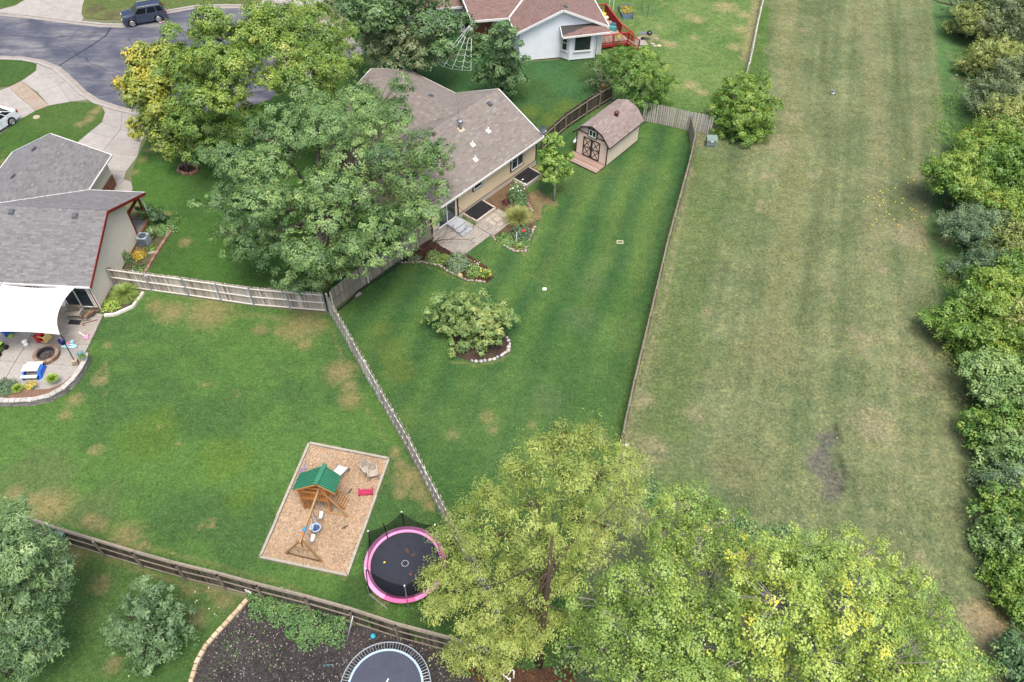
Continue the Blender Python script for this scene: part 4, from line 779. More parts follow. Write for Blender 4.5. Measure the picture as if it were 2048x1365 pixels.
fence('stained picket fence with a black pipe along its foot', [(-12.11,36.99),(-10.14,39.69),(-8.06,42.15),(-5.96,44.64)], h=1.8, pick=picket_grey, rail=rail_dark, post=rail_pale, side=-1, rails=(.95,), postw=.075)
fence('silvered picket fence running diagonally between the two lawns', [(-12.27,36.76),(-10.01,32.92),(-7.93,29.29),(-5.74,25.57),(-3.57,21.54),(-0.75,16.6),(-0.03,14.43)], h=1.88, pick=picket_pale, rail=rail_pale, post=rail_pale, side=0, double=True, zig=.15, rails=(.35, 1.5), step=.20, postw=.07)
fence('long picket fence between the striped lawn and the mown field', [(6.41,26.38),(7.41,30.24),(8.86,35.48),(11.02,43.38),(13.76,52.57),(14.73,56.14),(14.76,58.9)], h=1.5, pick=picket_grey, rail=rail_dark, post=rail_dark, side=-1, rails=(.3, 1.3), step=.15)
fence('grey picket fence behind the shed with dark notches', [(10.95,60.3),(12.88,59.67),(14.6,58.97),(16.57,58.36)], h=1.8, pick=picket_pale, rail=rail_dark, post=rail_dark, side=1, rails=(.4, 1.4), step=.17)
fence('dark picket fence from the tan house to the shed', [(2.13,55.42),(4.13,58.58),(6.03,60.84),(8.49,63.55)], h=1.7, pick=picket_dark, rail=rail_dark, post=rail_dark, side=-1, rails=(.3, 1.45))
fence('pale picket fence between the top yard and the mown field', [(21.34,67.51),(22.36,70.97),(23.89,76.28),(26.49,84.87)], h=1.6, pick=picket_pale, rail=rail_pale, post=rail_pale, side=1, rails=(.3, 1.4), step=.2)
fence('dark picket fence with pale rails above the mulched play bed', [(-25.38,20.33),(-23.29,19.64),(-18.88,18.42),(-16.52,17.81),(-14.34,17.33),(-12.28,16.81),(-9.77,16.23),(-7.53,15.64),(-5.27,14.95),(-2.65,14.32),(-0.66,13.66)], h=1.72, pick=picket_dark, rail=rail_dark, post=rail_dark, side=-1, rails=(.1, .9, 1.62), cap=True, postw=.1, rng_gap=.03, step=.158)
lad = thing('ladder', (-0.66,13.59,0), 'pale wooden ladder lying by the fence end under the yellow-green tree', 'ladder')
pa, pb = Vector((-1.22,14.03,0.9)), Vector((0.27,13,0.6)); d = (pb-pa).normalized(); sd = Vector((-d.y, d.x, 0)).normalized()*.22
for k in (-1, 1):
    m = MB(); m.bar(pa+sd*k, pb+sd*k, .05, .08); m.build('side_rail', rail_pale, lad)
for i in range(6):
    m = MB(); p = pa+d*((pb-pa).length*(i+.5)/6); m.bar(p-sd, p+sd, .03, .05); m.build('rung', rail_pale, lad)
for k in (-1, 1):
    m = MB(); m.bar((pa+sd*k*.7)*1.0, Vector((pa.x+sd.x*k*.7, pa.y+sd.y*k*.7, 0)), .08); m.bar(pb+sd*k*.7, Vector((pb.x+sd.x*k*.7, pb.y+sd.y*k*.7, 0)), .08); m.build('leg', rail_pale, lad)
# pipe along the fence foot, blocks
m = MB(); m.tube([(x, y, .08) for x, y in [(-11.76,36.95),(-11.08,37.82),(-10.67,38.74),(-10,39.44),(-8.95,40.57),(-7.89,41.89),(-6.63,43.36),(-5.87,44.42)]], .055, 8); m.solo('drain_pipe', black_plastic, (-10,39.44), 'black corrugated drain pipe along the foot of the stained fence', 'pipe', smooth=True)
m = MB(); m.box((-10.62,38.46,0.04), (.5, .22, .08), R(48)); m.solo('concrete_block', conc_old, (-10.63,38.5), 'small pale concrete block lying beside the black pipe', 'block')
m = MB(); p = Vector((-24.54,38.16,1.66)); x = Vector((.999, -.03, 0)); z = Vector((0, 0, 1))
for a, b in (((-.11, 0), (0, .34)), ((.11, 0), (0, .34)), ((-.06, .13), (.06, .13))): m.bar(p+x*a[0]+z*a[1], p+x*b[0]+z*b[1], .03)
m.solo('fence_ornament', white_paint, (-25.21,38.53), 'small white A-shaped ornament on top of the steel-post fence', 'ornament')
m = MB(); p = Vector((-12.73,16.61,1.45)); x = Vector((.9, -.4, 0)).normalized()
for a, b in (((-.2, .05), (.2, .12)), ((-.2, -.08), (.2, .0)), ((-.09, -.2), (-.05, .22)), ((.07, -.2), (.11, .22))): m.bar(p+x*a[0]+z*a[1]+Vector((0, -.1, 0)), p+x*b[0]+z*b[1]+Vector((0, -.1, 0)), .025)
m.solo('fence_trellis', white_paint, (-13.16,16.98), 'small white lattice hung on the dark fence above the vines', 'lattice')
nb = thing('nest_box', (-23.21,19.33,1), 'blue-grey box mounted on the dark fence at the left edge', 'box'); p = Vector((-23.11,19.37,1.35))
bm_ = pm('blue_grey_paint', (.20, .30, .36), (.17, .26, .32), 4, .5)
m = MB(); m.box(p, (.34, .30, .28), -.35); m.build('body', bm_, nb); m = MB(); m.box(p+Vector((0, -.02, .16)), (.42, .38, .04), -.35); m.build('lid', bm_, nb); m = MB(); m.bar(p+Vector((0, .1, -.14)), Vector((p.x, p.y+.1, 0)), .08); m.build('post', rail_dark, nb)

# ================================================================ TREES AND PLANTS
def np_mesh(name, V, Fq, tint, mat):
    me = bpy.data.meshes.new(name); nv, nf = len(V), len(Fq); me.vertices.add(nv); me.vertices.foreach_set('co', V.astype(np.float32).ravel())
    k = Fq.shape[1]; me.loops.add(nf*k); me.loops.foreach_set('vertex_index', Fq.astype(np.int32).ravel()); me.polygons.add(nf)
    me.polygons.foreach_set('loop_start', np.arange(0, nf*k, k, dtype=np.int32)); me.update(calc_edges=True)
    a = me.attributes.new('tint', 'FLOAT', 'FACE'); a.data.foreach_set('value', tint.astype(np.float32)); me.materials.append(mat); return me
def unit(v): return v/np.maximum(np.linalg.norm(v, axis=1, keepdims=True), 1e-9)
def leaves(pos, nrm, ax, ln, wd, tint):
    """one folded diamond per leaf: two triangles"""
    ax = unit(ax-nrm*(ax*nrm).sum(1, keepdims=True)); b = np.cross(nrm, ax); ln = ln[:, None]; wd = wd[:, None]
    V = np.stack([pos-ax*ln*.5, pos+b*wd*.5+nrm*wd*.12, pos+ax*ln*.5, pos-b*wd*.5+nrm*wd*.12], 1).reshape(-1, 3)
    return V, np.arange(len(V)).reshape(-1, 4), tint
NLEAF = [0]
def puffs(cen, out, rad, k, ln, wd, tint, flat=.7, spread=.16, droop=0.0, upb=.35, jit=.36):
    """k leaves around every clump centre, facing outwards from it"""
    k = max(8, int(k*.72)); ln *= 1.12; wd *= 1.12; n = len(cen); g = rng.normal(0, 1, (n*k, 3)); g = unit(g)*(rng.random((n*k, 1))**.4); C = np.repeat(cen, k, 0); O = np.repeat(out, k, 0); Rr = np.repeat(rad, k)[:, None]
    g = g+O*np.clip(-(g*O).sum(1, keepdims=True), 0, 1)*.9; g[:, 2] *= flat
    pos = C+g*Rr; nr = unit(g*.5+O*.6+np.array([0, 0, upb])+rng.normal(0, jit*.5, (n*k, 3)))
    ax = unit(g+O*.5+rng.normal(0, .6, (n*k, 3))+np.array([0, 0, -droop])); s = rng.uniform(.6, 1.35, n*k)
    t = np.clip(np.repeat(tint, k)+rng.normal(0, spread*.35, n*k), 0, 1); NLEAF[0] += n*k
    return leaves(pos, nr, ax, ln*s, wd*s, t)
def lobes_points(lobes, dens, inner=.62, zmin=-.55, lump=.16):
    """clump centres spread over the outer shell of a union of ellipsoids"""
    cs, os_ = [], []
    Ls = np.array(lobes, float)
    for i, (x, y, z, r) in enumerate(Ls):
        n = max(4, int(dens*4*math.pi*r*r*.8)); d = unit(rng.normal(0, 1, (n*2, 3))); d = d[d[:, 2] > zmin][:n]
        ph = rng.random(3)*9; lum = 1+lump*np.sin(d[:, 0]*5+ph[0])*np.sin(d[:, 1]*5+ph[1])*np.sin(d[:, 2]*5+ph[2])*2
        rr = (rng.uniform(.5, 1.0, len(d))**.5)*lum; p = np.array([x, y, z])+d*rr[:, None]*r*np.array([1, 1, .82]); keep = p[:, 2] > .15
        for j, (X, Y, Zz, Rr) in enumerate(Ls):
            if j != i: keep &= np.linalg.norm((p-[X, Y, Zz])/[1, 1, .82], axis=1) > Rr*inner
        cs.append(p[keep]); os_.append(d[keep])
    return np.concatenate(cs), np.concatenate(os_)
def sub_lobes(lobes, n):
    """every lobe broken into smaller billows round a core, with crevices between them"""
    if not n: return lobes
    o = []
    for x, y, z, r in lobes:
        o.append((x, y, z, r*.5))
        for k in range(n):
            zz = random.uniform(-.45, 1); a = k*2.39996+random.uniform(-.3, .3); q = math.sqrt(max(0, 1-zz*zz)); rr = r*random.uniform(.26, .46); d = r*(random.uniform(.62, .86) if k % 4 else random.uniform(.9, 1.12)); rr *= 1 if k % 4 else .62; o.append((x+math.cos(a)*q*d, y+math.sin(a)*q*d, z+zz*d*.82, rr))
    return o
bark_grey = pm('grey_bark', (.17, .145, .12), (.09, .075, .06), 7, .95, .5)
bark_pale = pm('pale_bark', (.42, .40, .36), (.30, .28, .25), 7, .9, .4)
bark_brown = pm('brown_bark', (.12, .085, .06), (.07, .05, .036), 7, .95, .5)
def wood(parent, base, tips, tr, th, mat, twigs=None, lean=(0, 0), name='trunk', split=.35, wig=.25, limb=1):
    """trunk with limbs that fork towards the crown's lobes, and thin twigs to some clumps"""
    mb = MB(); base = Vector(base); T = Vector((base.x+lean[0], base.y+lean[1], th)); pts = [base-Vector((0, 0, .1)), base+Vector((lean[0]*.1, lean[1]*.1, th*.3)), base+Vector((lean[0]*.5, lean[1]*.5, th*.7)), T]
    mb.tube(pts, [tr*1.35, tr, tr*.8, tr*.3], 8)
    for tp_ in tips:
        tp_ = Vector(tp_); k = random.uniform(split, .95); s = base.lerp(T, k); s.z = max(base.z+.2, s.z*.92); mid = s.lerp(tp_, .5)+Vector((random.gauss(0, wig), random.gauss(0, wig), random.uniform(0, wig*1.5))); L = (tp_-s).length
        r = tr*limb*min(.6, .22+.05*L); mb.tube([s, s.lerp(mid, .5)+Vector((0, 0, .1)), mid, tp_], [r, r*.8, r*.6, r*.25], 5)
        for q in range(2):
            a = mid.lerp(tp_, random.random()); e = a+Vector((random.gauss(0, .6), random.gauss(0, .6), random.uniform(-.1, .7)))*min(1.0, max(.4, L*.16)); mb.tube([a, e], [r*.35, r*.1], 4, cap=False)
    if twigs is not None:
        for c, s in twigs:
            mb.tube([s, (Vector(s)+Vector(c))/2+Vector((random.gauss(0, .1), random.gauss(0, .1), .08)), c], [tr*.13, tr*.09, tr*.04], 3, cap=False)
    return mb.build(name, mat, parent, smooth=True)
def tree(name, label, base, lobes, mat, dens=5, k=26, crad=.34, ln=.15, wd=.09, tr=.2, th=None, bark=bark_grey, cat='tree', group=None, hue=.5, hvar=.25, twig=30, droop=.15, limb=1, flat=.75, inner=.6, zmin=-.5, lean=(0, 0), loose=0, upb=.35, kind=None, toph=0, sub=9, leftg=0):
    t = thing(name, (*base, 0), label, cat, group)
    cen, out = lobes_points(sub_lobes(lobes, sub), dens*(.72 if sub else 1), inner, zmin); n = len(cen); big = fbm(cen[:, 0]+cen[:, 2]*.7, cen[:, 1]-cen[:, 2]*.5, 2.4, random.randrange(9999), 2)
    tint = np.clip(hue+(big-.5)*hvar*2.2+rng.normal(0, hvar*.45, n)+toph*(cen[:, 2]-cen[:, 2].mean())-leftg*(cen[:, 0]-cen[:, 0].mean()), .02, .98); rad = crad*rng.uniform(.6, 1.4, n)
    V, Fq, ti = puffs(cen, out, rad, k, ln, wd, tint, flat, droop=droop, upb=upb)
    if loose:
        c2 = cen[rng.integers(0, n, int(n*loose))]; o2 = rng.normal(0, 1, c2.shape); V2, F2, t2 = puffs(c2+o2*crad*.9, unit(o2), np.full(len(c2), crad*.8), 5, ln, wd, rng.uniform(.2, .9, len(c2))); F2 = F2+len(V); V = np.concatenate([V, V2]); Fq = np.concatenate([Fq, F2]); ti = np.concatenate([ti, t2])
    V = V-np.array([*base, 0]); me = np_mesh('crown', V, Fq, ti, mat); link('crown', me, t)
    tips = [(x, y, z-r*.1) for x, y, z, r in lobes]; th = th or max(.5, np.mean([l[2] for l in lobes])*.8); tw = []
    if twig:
        for i in rng.integers(0, n, twig):
            j = min(range(len(lobes)), key=lambda q: (lobes[q][0]-cen[i][0])**2+(lobes[q][1]-cen[i][1])**2+(lobes[q][2]-cen[i][2])**2); l = lobes[j]; tw.append((tuple(cen[i]+out[i]*crad*.3), (l[0], l[1], l[2]-l[3]*.2)))
    wood(t, (*base, 0), tips, tr, th, bark, tw, lean, limb=limb); return t
def auto_lobes(x, y, z, r, n=5, sq=1.0):
    """a crown broken into lobes round its centre"""
    o = [(x, y, z, r*.72)]
    for i in range(n):
        a = 2*math.pi*(i+random.uniform(-.3, .3))/n; q = r*random.uniform(.5, .68); zz = z+r*sq*random.uniform(-.55, .4); rr = r*random.uniform(.36, .52); o.append((x+math.cos(a)*q, y+math.sin(a)*q, max(zz, rr*.6), rr))
    o.append((x+random.uniform(-.2, .2)*r, y+random.uniform(-.2, .2)*r, z+r*sq*.45, r*.48)); return o
L = leaf_mat
lf_elm = L('leaf_mid_green', [(0, (.034, .068, .027)), (.35, (.070, .126, .043)), (.65, (.112, .180, .057)), (1, (.180, .245, .085))])
lf_maple = L('leaf_yellow_green', [(0, (.040, .078, .020)), (.35, (.085, .145, .028)), (.65, (.140, .195, .036)), (1, (.250, .255, .050))])
lf_orange = L('leaf_autumn', [(0, (.070, .105, .024)), (.4, (.140, .175, .030)), (.7, (.260, .235, .034)), (1, (.380, .255, .032))])
lf_dark = L('leaf_dark_green', [(0, (.028, .058, .026)), (.4, (.052, .100, .040)), (.7, (.082, .140, .052)), (1, (.130, .185, .075))])
lf_grey = L('leaf_grey_green', [(0, (.045, .072, .034)), (.4, (.080, .112, .052)), (.7, (.120, .150, .072)), (1, (.180, .190, .105))])
lf_olive = L('leaf_olive', [(0, (.058, .088, .028)), (.4, (.110, .145, .042)), (.7, (.165, .195, .055)), (1, (.235, .235, .085))])
lf_bright = L('leaf_bright_green', [(0, (.034, .085, .018)), (.4, (.078, .145, .026)), (.7, (.125, .190, .034)), (1, (.215, .235, .045))])
lf_blue = L('leaf_blue_green', [(0, (.034, .066, .036)), (.4, (.058, .102, .052)), (.7, (.084, .132, .066)), (1, (.120, .165, .086))])
lf_silver = L('leaf_silver_green', [(0, (.036, .072, .034)), (.4, (.064, .114, .048)), (.7, (.096, .152, .064)), (1, (.165, .195, .098))])
lf_cyp = L('leaf_feathery', [(0, (.260, .125, .036)), (.12, (.125, .130, .035)), (.4, (.140, .185, .044)), (.7, (.205, .250, .060)), (1, (.290, .315, .090))], .3)
lf_cott = L('leaf_poplar', [(0, (.062, .115, .034)), (.35, (.130, .205, .050)), (.7, (.225, .290, .064)), (.92, (.320, .345, .070)), (1, (.430, .380, .050))], .32)
lf_con = L('needle_grey_green', [(0, (.024, .056, .026)), (.4, (.052, .100, .042)), (.7, (.100, .165, .062)), (1, (.170, .235, .100))])
lf_crab = L('leaf_crab_green', [(0, (.042, .080, .028)), (.35, (.084, .142, .044)), (.65, (.132, .190, .056)), (1, (.235, .250, .090))])

tree('elm_tree', 'largest spreading mid-green tree between the two front houses', (-13.55,43.45), [(-12.96,45.83,9.2,3.47),(-9.75,47.17,8.4,3.06),(-7.66,44.07,7.2,2.83),(-7.01,41.1,5.6,2.62),(-10.11,40.4,9.6,3.52),(-15.15,43.23,8.8,3.38),(-18.39,43.75,6.6,2.67),(-18.85,41.03,5.4,2.17),(-14.56,38.42,7.6,3.01),(-11.26,37.09,7.6,2.96),(-8.66,38.57,5.6,2.54),(-16.3,37.85,4.8,2.04),(-13.71,37.02,4.2,1.84),(-11.82,36.71,3.8,1.43),(-10.62,37.3,5,1.95),(-18.04,38.97,4.4,1.46),(-6.1,45.22,6.2,1.54),(-10.45,49.45,8,1.58),(-13.65,36.35,3,1.03)],
     lf_elm, dens=4.3, k=62, crad=.34, ln=.122, wd=.062, tr=.42, th=5.2, twig=420, hue=.38, hvar=.34, inner=.5, droop=.5)
tree('maple_tree', 'tall yellow-green maple standing behind the big elm', (-23.72,55), [(-22.21,54.68,9.2,3.01),(-19.99,56.24,9.2,2.62),(-23.99,53.54,7,2.61),(-20.43,50.95,8.2,3.21),(-24.37,51.68,5.2,2.09),(-21.77,50.6,4.8,2.6),(-24.2,51.06,3.2,1.52),(-25.82,55.99,7,1.53),(-22.89,56.5,9.8,1.49)], lf_maple, dens=4.3, k=60, crad=.38, ln=.14, wd=.09, tr=.28, twig=70, hue=.38, hvar=.28)
tree('maple_tree', 'paler yellowish tree between the maple and the street', (-17.76,57.33), [(-17.97,56.7,8.6,3.03),(-15.95,57.92,8.4,2.89),(-16.51,52.77,8.2,3.1),(-14.31,53.87,7.2,2.32),(-19.77,59.77,8.6,1.76),(-17.32,61.08,8.4,1.67),(-14.69,58.26,7,1.96),(-14.49,51.75,6.2,1.66),(-13.84,58.17,6,1.19)], lf_maple, dens=4.2, k=58, crad=.4, ln=.135, wd=.08, tr=.26, twig=80, hue=.46, hvar=.28, loose=.3)
tree('autumn_tree', 'small tree turning orange-yellow inside the red stone ring', (-26.15,52.08), [(-29.1,57.86,5.8,1.75),(-29.6,56.25,4.2,1.83),(-28.23,54.84,3.4,1.82),(-29.24,53.64,2.8,1.18),(-27.31,56.27,5.2,1.96),(-31.41,58.19,3.8,0.9),(-26.77,52.48,2.4,1.41),(-28.13,58.72,6.2,1.35),(-28.62,56.13,5.6,1.72),(-26.97,54.15,4,1.95)], lf_orange, dens=4.4, k=40, crad=.42, ln=.2, wd=.13, tr=.13, th=2.6, twig=50, hue=.31, hvar=.28, lean=(-.5, .3), toph=.05, leftg=.12)
tree('shade_tree', 'dark green tree left of the white house', (-10.89,68.04), [(-13.18,64.93,7,2.31),(-10.36,64.29,8,2.48),(-7.81,65.12,7,2.53),(-5.58,65.31,5.4,1.8),(-6.62,64.16,4.4,1.8),(-11.57,63.93,6,2.19),(-14.57,68.07,7,2.17),(-8.72,66.6,8,2.33)], lf_dark, dens=3, k=48, crad=.46, ln=.18, wd=.115, tr=.25, twig=30, hue=.5, hvar=.3)
tree('shade_tree', 'grey-green tree with its trunk showing beside the roof peak', (-9.32,67.2), [(-9.96,64.12,5.4,2.21),(-11.71,64.1,4.2,1.81),(-8.86,64.02,4.2,2.15),(-10.5,63.69,3.8,1.89),(-7.79,64.54,5.4,1.71),(-12.88,64.8,3.8,1.31),(-7.12,64.28,3.4,1.48),(-13.22,65.82,5,1.47)], lf_grey, dens=3, k=44, crad=.42, ln=.17, wd=.09, tr=.2, th=2.8, twig=70, hue=.5, hvar=.28)
tree('pear_tree', 'dense upright oval tree in front of the white house wall', (-1.31,63.24), [(-1.45,63.37,1.5,1.85),(-1.45,63.25,3,1.99),(-1.44,62.87,4.6,1.82),(-1.26,62.22,6.2,1.36),(-1.17,61.74,7.4,0.81),(-2.11,63.63,2.2,1.58),(-0.58,63.34,2.4,1.48)], lf_dark, dens=4.6, k=44, crad=.34, ln=.17, wd=.11, tr=.16, th=5, twig=20, hue=.55, hvar=.3, inner=.8, sub=6)
tree('round_shrub', 'dark rounded shrub below the porch of the white house', (-4.03,71.2), [(-4,71.04,0.9,1.04),(-3.29,71.07,1.1,0.85),(-4.5,71.59,0.9,0.76)], lf_dark, dens=4, k=30, crad=.3, tr=.06, th=.5, twig=4, hue=.45, cat='shrub')
tree('willow_shrub', 'tall many-stemmed shrub right behind the shed roof', (10.5,61.06), [(8.16,63.72,3.2,1.47),(9.45,63.17,4,1.54),(10.95,62.1,3.8,1.7),(12.14,61.45,2.8,1.45),(9.32,61.66,3,1.7),(10.67,61,2,1.71),(11.95,60.99,1.4,1.12),(10.86,62.83,4.4,0.93)], lf_bright, dens=4, k=46, crad=.34, ln=.15, wd=.07, tr=.12, th=1.6, twig=60, hue=.34, hvar=.30, cat='shrub', upb=.15, toph=.07)
tree('vine_shrub', 'leggy light-green shrub on the fence corner left of the shed', (7.83,65.19), [(7.34,66.19,1.5,0.9),(7.87,65.19,1,0.9),(7.29,64.84,0.7,0.81),(8.41,67.44,1.6,0.82)], lf_grey, dens=4, k=24, crad=.3, tr=.05, th=.7, twig=10, hue=.55, cat='shrub')
tree('osier_shrub', 'broad yellow-green shrub beside the green utility box', (19.31,58.45), [(18.29,60.08,2.8,1.93),(19.76,60.29,2.8,1.85),(17.51,58.91,2,1.59),(19.7,58.53,2,1.92),(18.47,58.24,1.3,1.76),(21.1,59.87,1.8,1.19),(17.36,60.59,2,0.94),(19.15,61.4,3.2,1.1),(20.33,58.02,0.9,1.09),(18.94,57.99,0.5,1.6),(17.77,58.54,0.5,1.19),(20.4,57.88,0.5,1.18),(18.77,59.16,2.2,1.84)], lf_bright, dens=4.2, k=48, crad=.34, ln=.15, wd=.07, tr=.1, th=1.2, twig=60, hue=.5, hvar=.32, cat='shrub', upb=.15)
tree('young_tree', 'young bright-green tree with a slim pale trunk on the lawn', (3.07,49.09), [(2.82,50.84,4,0.64),(2.55,50.06,3.2,0.9),(3.38,49.97,3.1,0.87),(3.03,49.31,2.3,0.83),(2.36,49.73,2.2,0.65),(3.6,49.64,2.3,0.57),(2.72,50.73,4.6,0.34)], lf_bright, dens=6, k=28, crad=.26, ln=.17, wd=.12, tr=.07, th=3.2, bark=bark_pale, twig=30, hue=.55, hvar=.3)
tree('crabapple_tree', 'low three-lobed ornamental tree in the stone-ringed island bed', (-2.17,34.91), [(-4.12,35.78,1.7,1.36),(-4.75,35.17,1.3,0.97),(-4.18,34.71,1,0.65),(-2.45,36.26,1.9,1.11),(-0.81,35.69,1.6,0.97),(-0.32,35.41,1.3,0.58),(-2.06,34.66,2,1.15),(-3.22,35.27,1.7,0.84),(-1.27,34.57,1.7,0.96),(-3.03,34.34,1.2,0.83),(-1.74,34.15,1.2,0.96)], lf_crab, sub=5, dens=10, k=40, crad=.24, ln=.12, wd=.075, tr=.1, th=1.2, twig=80, hue=.5, hvar=.3, zmin=-.2)
tree('boxwood_shrub', 'low yellow-green shrub spreading over the front of the island bed', (-2.43,33.18), [(-3.17,33.62,0.45,0.96),(-1.98,33.57,0.55,0.96),(-2.38,34.06,0.8,0.9),(-1.09,33.97,0.7,0.71),(-3.71,33.4,0.3,0.58)], lf_crab, sub=4, dens=7, k=30, crad=.22, ln=.11, wd=.07, tr=.05, th=.4, twig=20, hue=.58, hvar=.3, cat='shrub')
# conifer, silver shrub at the bottom left
def spray_tree(name, label, base, H, branches, mat, tr, bark, k=60, ln=.20, wd=.05, hue=.55, hvar=.25, up=.2, crown_r=4, twigmat=None, cat='tree', rise=.15, droop=.35, subs=7, z0=.12, wid=.55, tiny=0, lowcut=0):
    """a tree of tiered branches: each carries side twigs with feathery sprays"""
    t = thing(name, (*base, 0), label, cat); mb = MB(); b = Vector((*base, 0)); mb.tube([b-Vector((0, 0, .1)), b+Vector((0, 0, H*.5)), b+Vector((.1, .1, H*.97))], [tr, tr*.62, tr*.12], 8)
    cs, os_, rs, ts = [], [], [], []
    for i in range(branches):
        f = (i+.5)/branches; f = z0+(1-z0)*f; z = H*f; a = i*2.39996+random.uniform(-.4, .4); Lb = crown_r*min(1, (1-f)**wid*1.15)*random.uniform(.72, 1.1)*(1-lowcut*max(0, .55-f)/.55)+.35; d = Vector((math.cos(a), math.sin(a), 0))
        pts = [b+Vector((0, 0, z))+d*(Lb*s)+Vector((random.gauss(0, .08), random.gauss(0, .08), Lb*((rise+.8*f*f)*s*1.6-droop*s*s))) for s in (0, .35, .7, 1)]; r = tr*(.12+.05*Lb); mb.tube(pts, [r, r*.75, r*.45, r*.15], 5)
        hb = hue+random.gauss(0, hvar*.5)
        for s in range(int(subs*(.5+Lb/crown_r*.8))):
            q = random.uniform(.28, 1.02); x = q*3; j = min(2, int(x)); p = pts[j].lerp(pts[j+1], min(1, x-j)); sd = d.lerp(Vector((-d.y, d.x, 0))*random.choice((-1, 1)), random.uniform(.1, .75)).normalized(); l = Lb*random.uniform(.16, .34)*(1.3-q*.5)+.25
            e = p+sd*l+Vector((0, 0, up*l)); mb.tube([p, e], [r*.3, r*.08], 3, cap=False)
            for w_ in (.35, .7, 1.0):
                c = p.lerp(e, w_); cs.append(c); os_.append((sd+Vector((0, 0, .25))).normalized()); rs.append(l*.34+.12); ts.append(min(.98, max(.02, hb+random.gauss(0, hvar*.6))))
    cs, os_, rs, ts = np.array(cs), np.array(os_), np.array(rs), np.array(ts); n = len(cs)
    C = np.repeat(cs, k, 0); O = np.repeat(os_, k, 0); Rr = np.repeat(rs, k)[:, None]; g = unit(rng.normal(0, 1, (n*k, 3)))*rng.random((n*k, 1))**.5; pos = C+(g*np.array([.95, .95, .75])+O*rng.uniform(-.6, 1.1, (n*k, 1)))*Rr
    ax = unit(O+g*.7+rng.normal(0, .35, (n*k, 3))); nr = unit(np.array([0, 0, 1.])+g*.5+rng.normal(0, .5, (n*k, 3))); s = rng.uniform(.6, 1.4, n*k); NLEAF[0] += n*k
    V, Fq, ti = leaves(pos, nr, ax, ln*s, wd*s, np.clip(np.repeat(ts, k)+rng.normal(0, .08, n*k), 0, 1))
    link('crown', np_mesh('crown', V-np.array([*base, 0]), Fq, ti, mat), t); mb.build('trunk', bark, t, smooth=True); return t
tree('bald_cypress', 'feathery yellow-green conifer in front of the pink trampoline', (1.57,13.7), [(2.05,16.93,14.2,0.64),(3.06,17.48,13.6,0.65),(1.23,16.87,13.6,0.72),(4.86,18.5,10.5,0.84),(0.41,16.86,12,0.87),(1.9,15.39,14.4,0.97),(3.29,16.43,12.6,0.96),(-0.7,17,9.8,0.92),(0.86,14.85,13,0.96),(4.77,17.46,9.6,0.93),(-1.72,17.5,7.4,0.89),(2.55,15.31,11.5,1.04),(-0.24,15.2,10.4,1.03),(4.18,16.59,8.6,0.93),(1.3,14.38,11,0.84),(-2.64,17,6,0.86),(-1.18,15.19,8,0.96),(-3.25,15.9,5,0.68),(3.17,15.81,7.6,0.77),(0.29,14.57,8.2,0.82),(-2.2,14.94,5.6,0.88),(-0.63,14.05,6.4,0.85),(2.2,14.63,7.2,0.67),(-1.38,13.45,4.8,0.82),(-0.08,13.01,5,0.64),(-1.91,12.6,4,0.65),(2.66,14.2,4.6,0.53),(-3.03,14.73,4.2,0.58),(1.02,14.1,7.6,0.74),(1.67,13.96,4.6,0.66),(0.66,13.76,5.6,0.73),(-0.39,12.61,3,0.62),(1.03,13.34,3.6,0.58),(1.77,14.89,9.6,0.68)], lf_cyp, dens=4.6, k=66, crad=.38, ln=.125, wd=.030, tr=.14, th=13.0, twig=800, limb=.5, bark=bark_brown, hue=.60, hvar=.30, droop=.7, inner=.4, zmin=-.7, flat=.8, loose=1.2, upb=.5, sub=8)
tree('white_cedar', 'grey-green feathery conifer at the left edge below the dark fence', (-23.43,12.97), [(-23.75,16.47,6,1.34),(-23.5,14.13,5,1.31),(-23.22,12.77,3.4,1.23),(-22.45,17.21,6.6,0.99),(-21.59,16.39,6,1.12),(-21.75,15.53,7,1.29),(-21.25,15.99,4.6,0.91),(-21.48,14.93,5.6,1.31),(-21.12,14.98,3.4,0.73),(-21.37,13.94,4.2,1.2),(-21.23,13.48,2.8,0.86),(-22.02,12.79,3.4,1.19),(-21.73,12.68,2.2,0.68),(-22.3,14.61,7,1.48),(-21.35,17.11,4.6,0.56),(-20.85,15.8,4,0.51)], lf_con, dens=5.5, k=46, crad=.36, ln=.17, wd=.042, tr=.25, th=6, bark=bark_brown, twig=120, hue=.55, hvar=.34, droop=-.2, inner=.5, zmin=-.7, upb=.7, loose=.6, toph=.05)
tree('lilac_shrub', 'rounded silver-green shrub alone on the lower left lawn', (-17.11,14.02), [(-17.22,15.82,1.9,1.11),(-17.97,15.14,1.6,0.91),(-16.11,15.18,1.6,1),(-16.85,14.57,1.7,1.32),(-15.8,14.42,1.1,0.86),(-18.01,14.22,1,0.86),(-16.57,13.66,0.8,0.95),(-17.1,13.33,0.6,0.61),(-18.62,14.65,1.1,0.53)], lf_silver, dens=8, k=34, crad=.22, ln=.115, wd=.06, tr=.08, th=.9, twig=80, hue=.5, hvar=.28, cat='shrub')
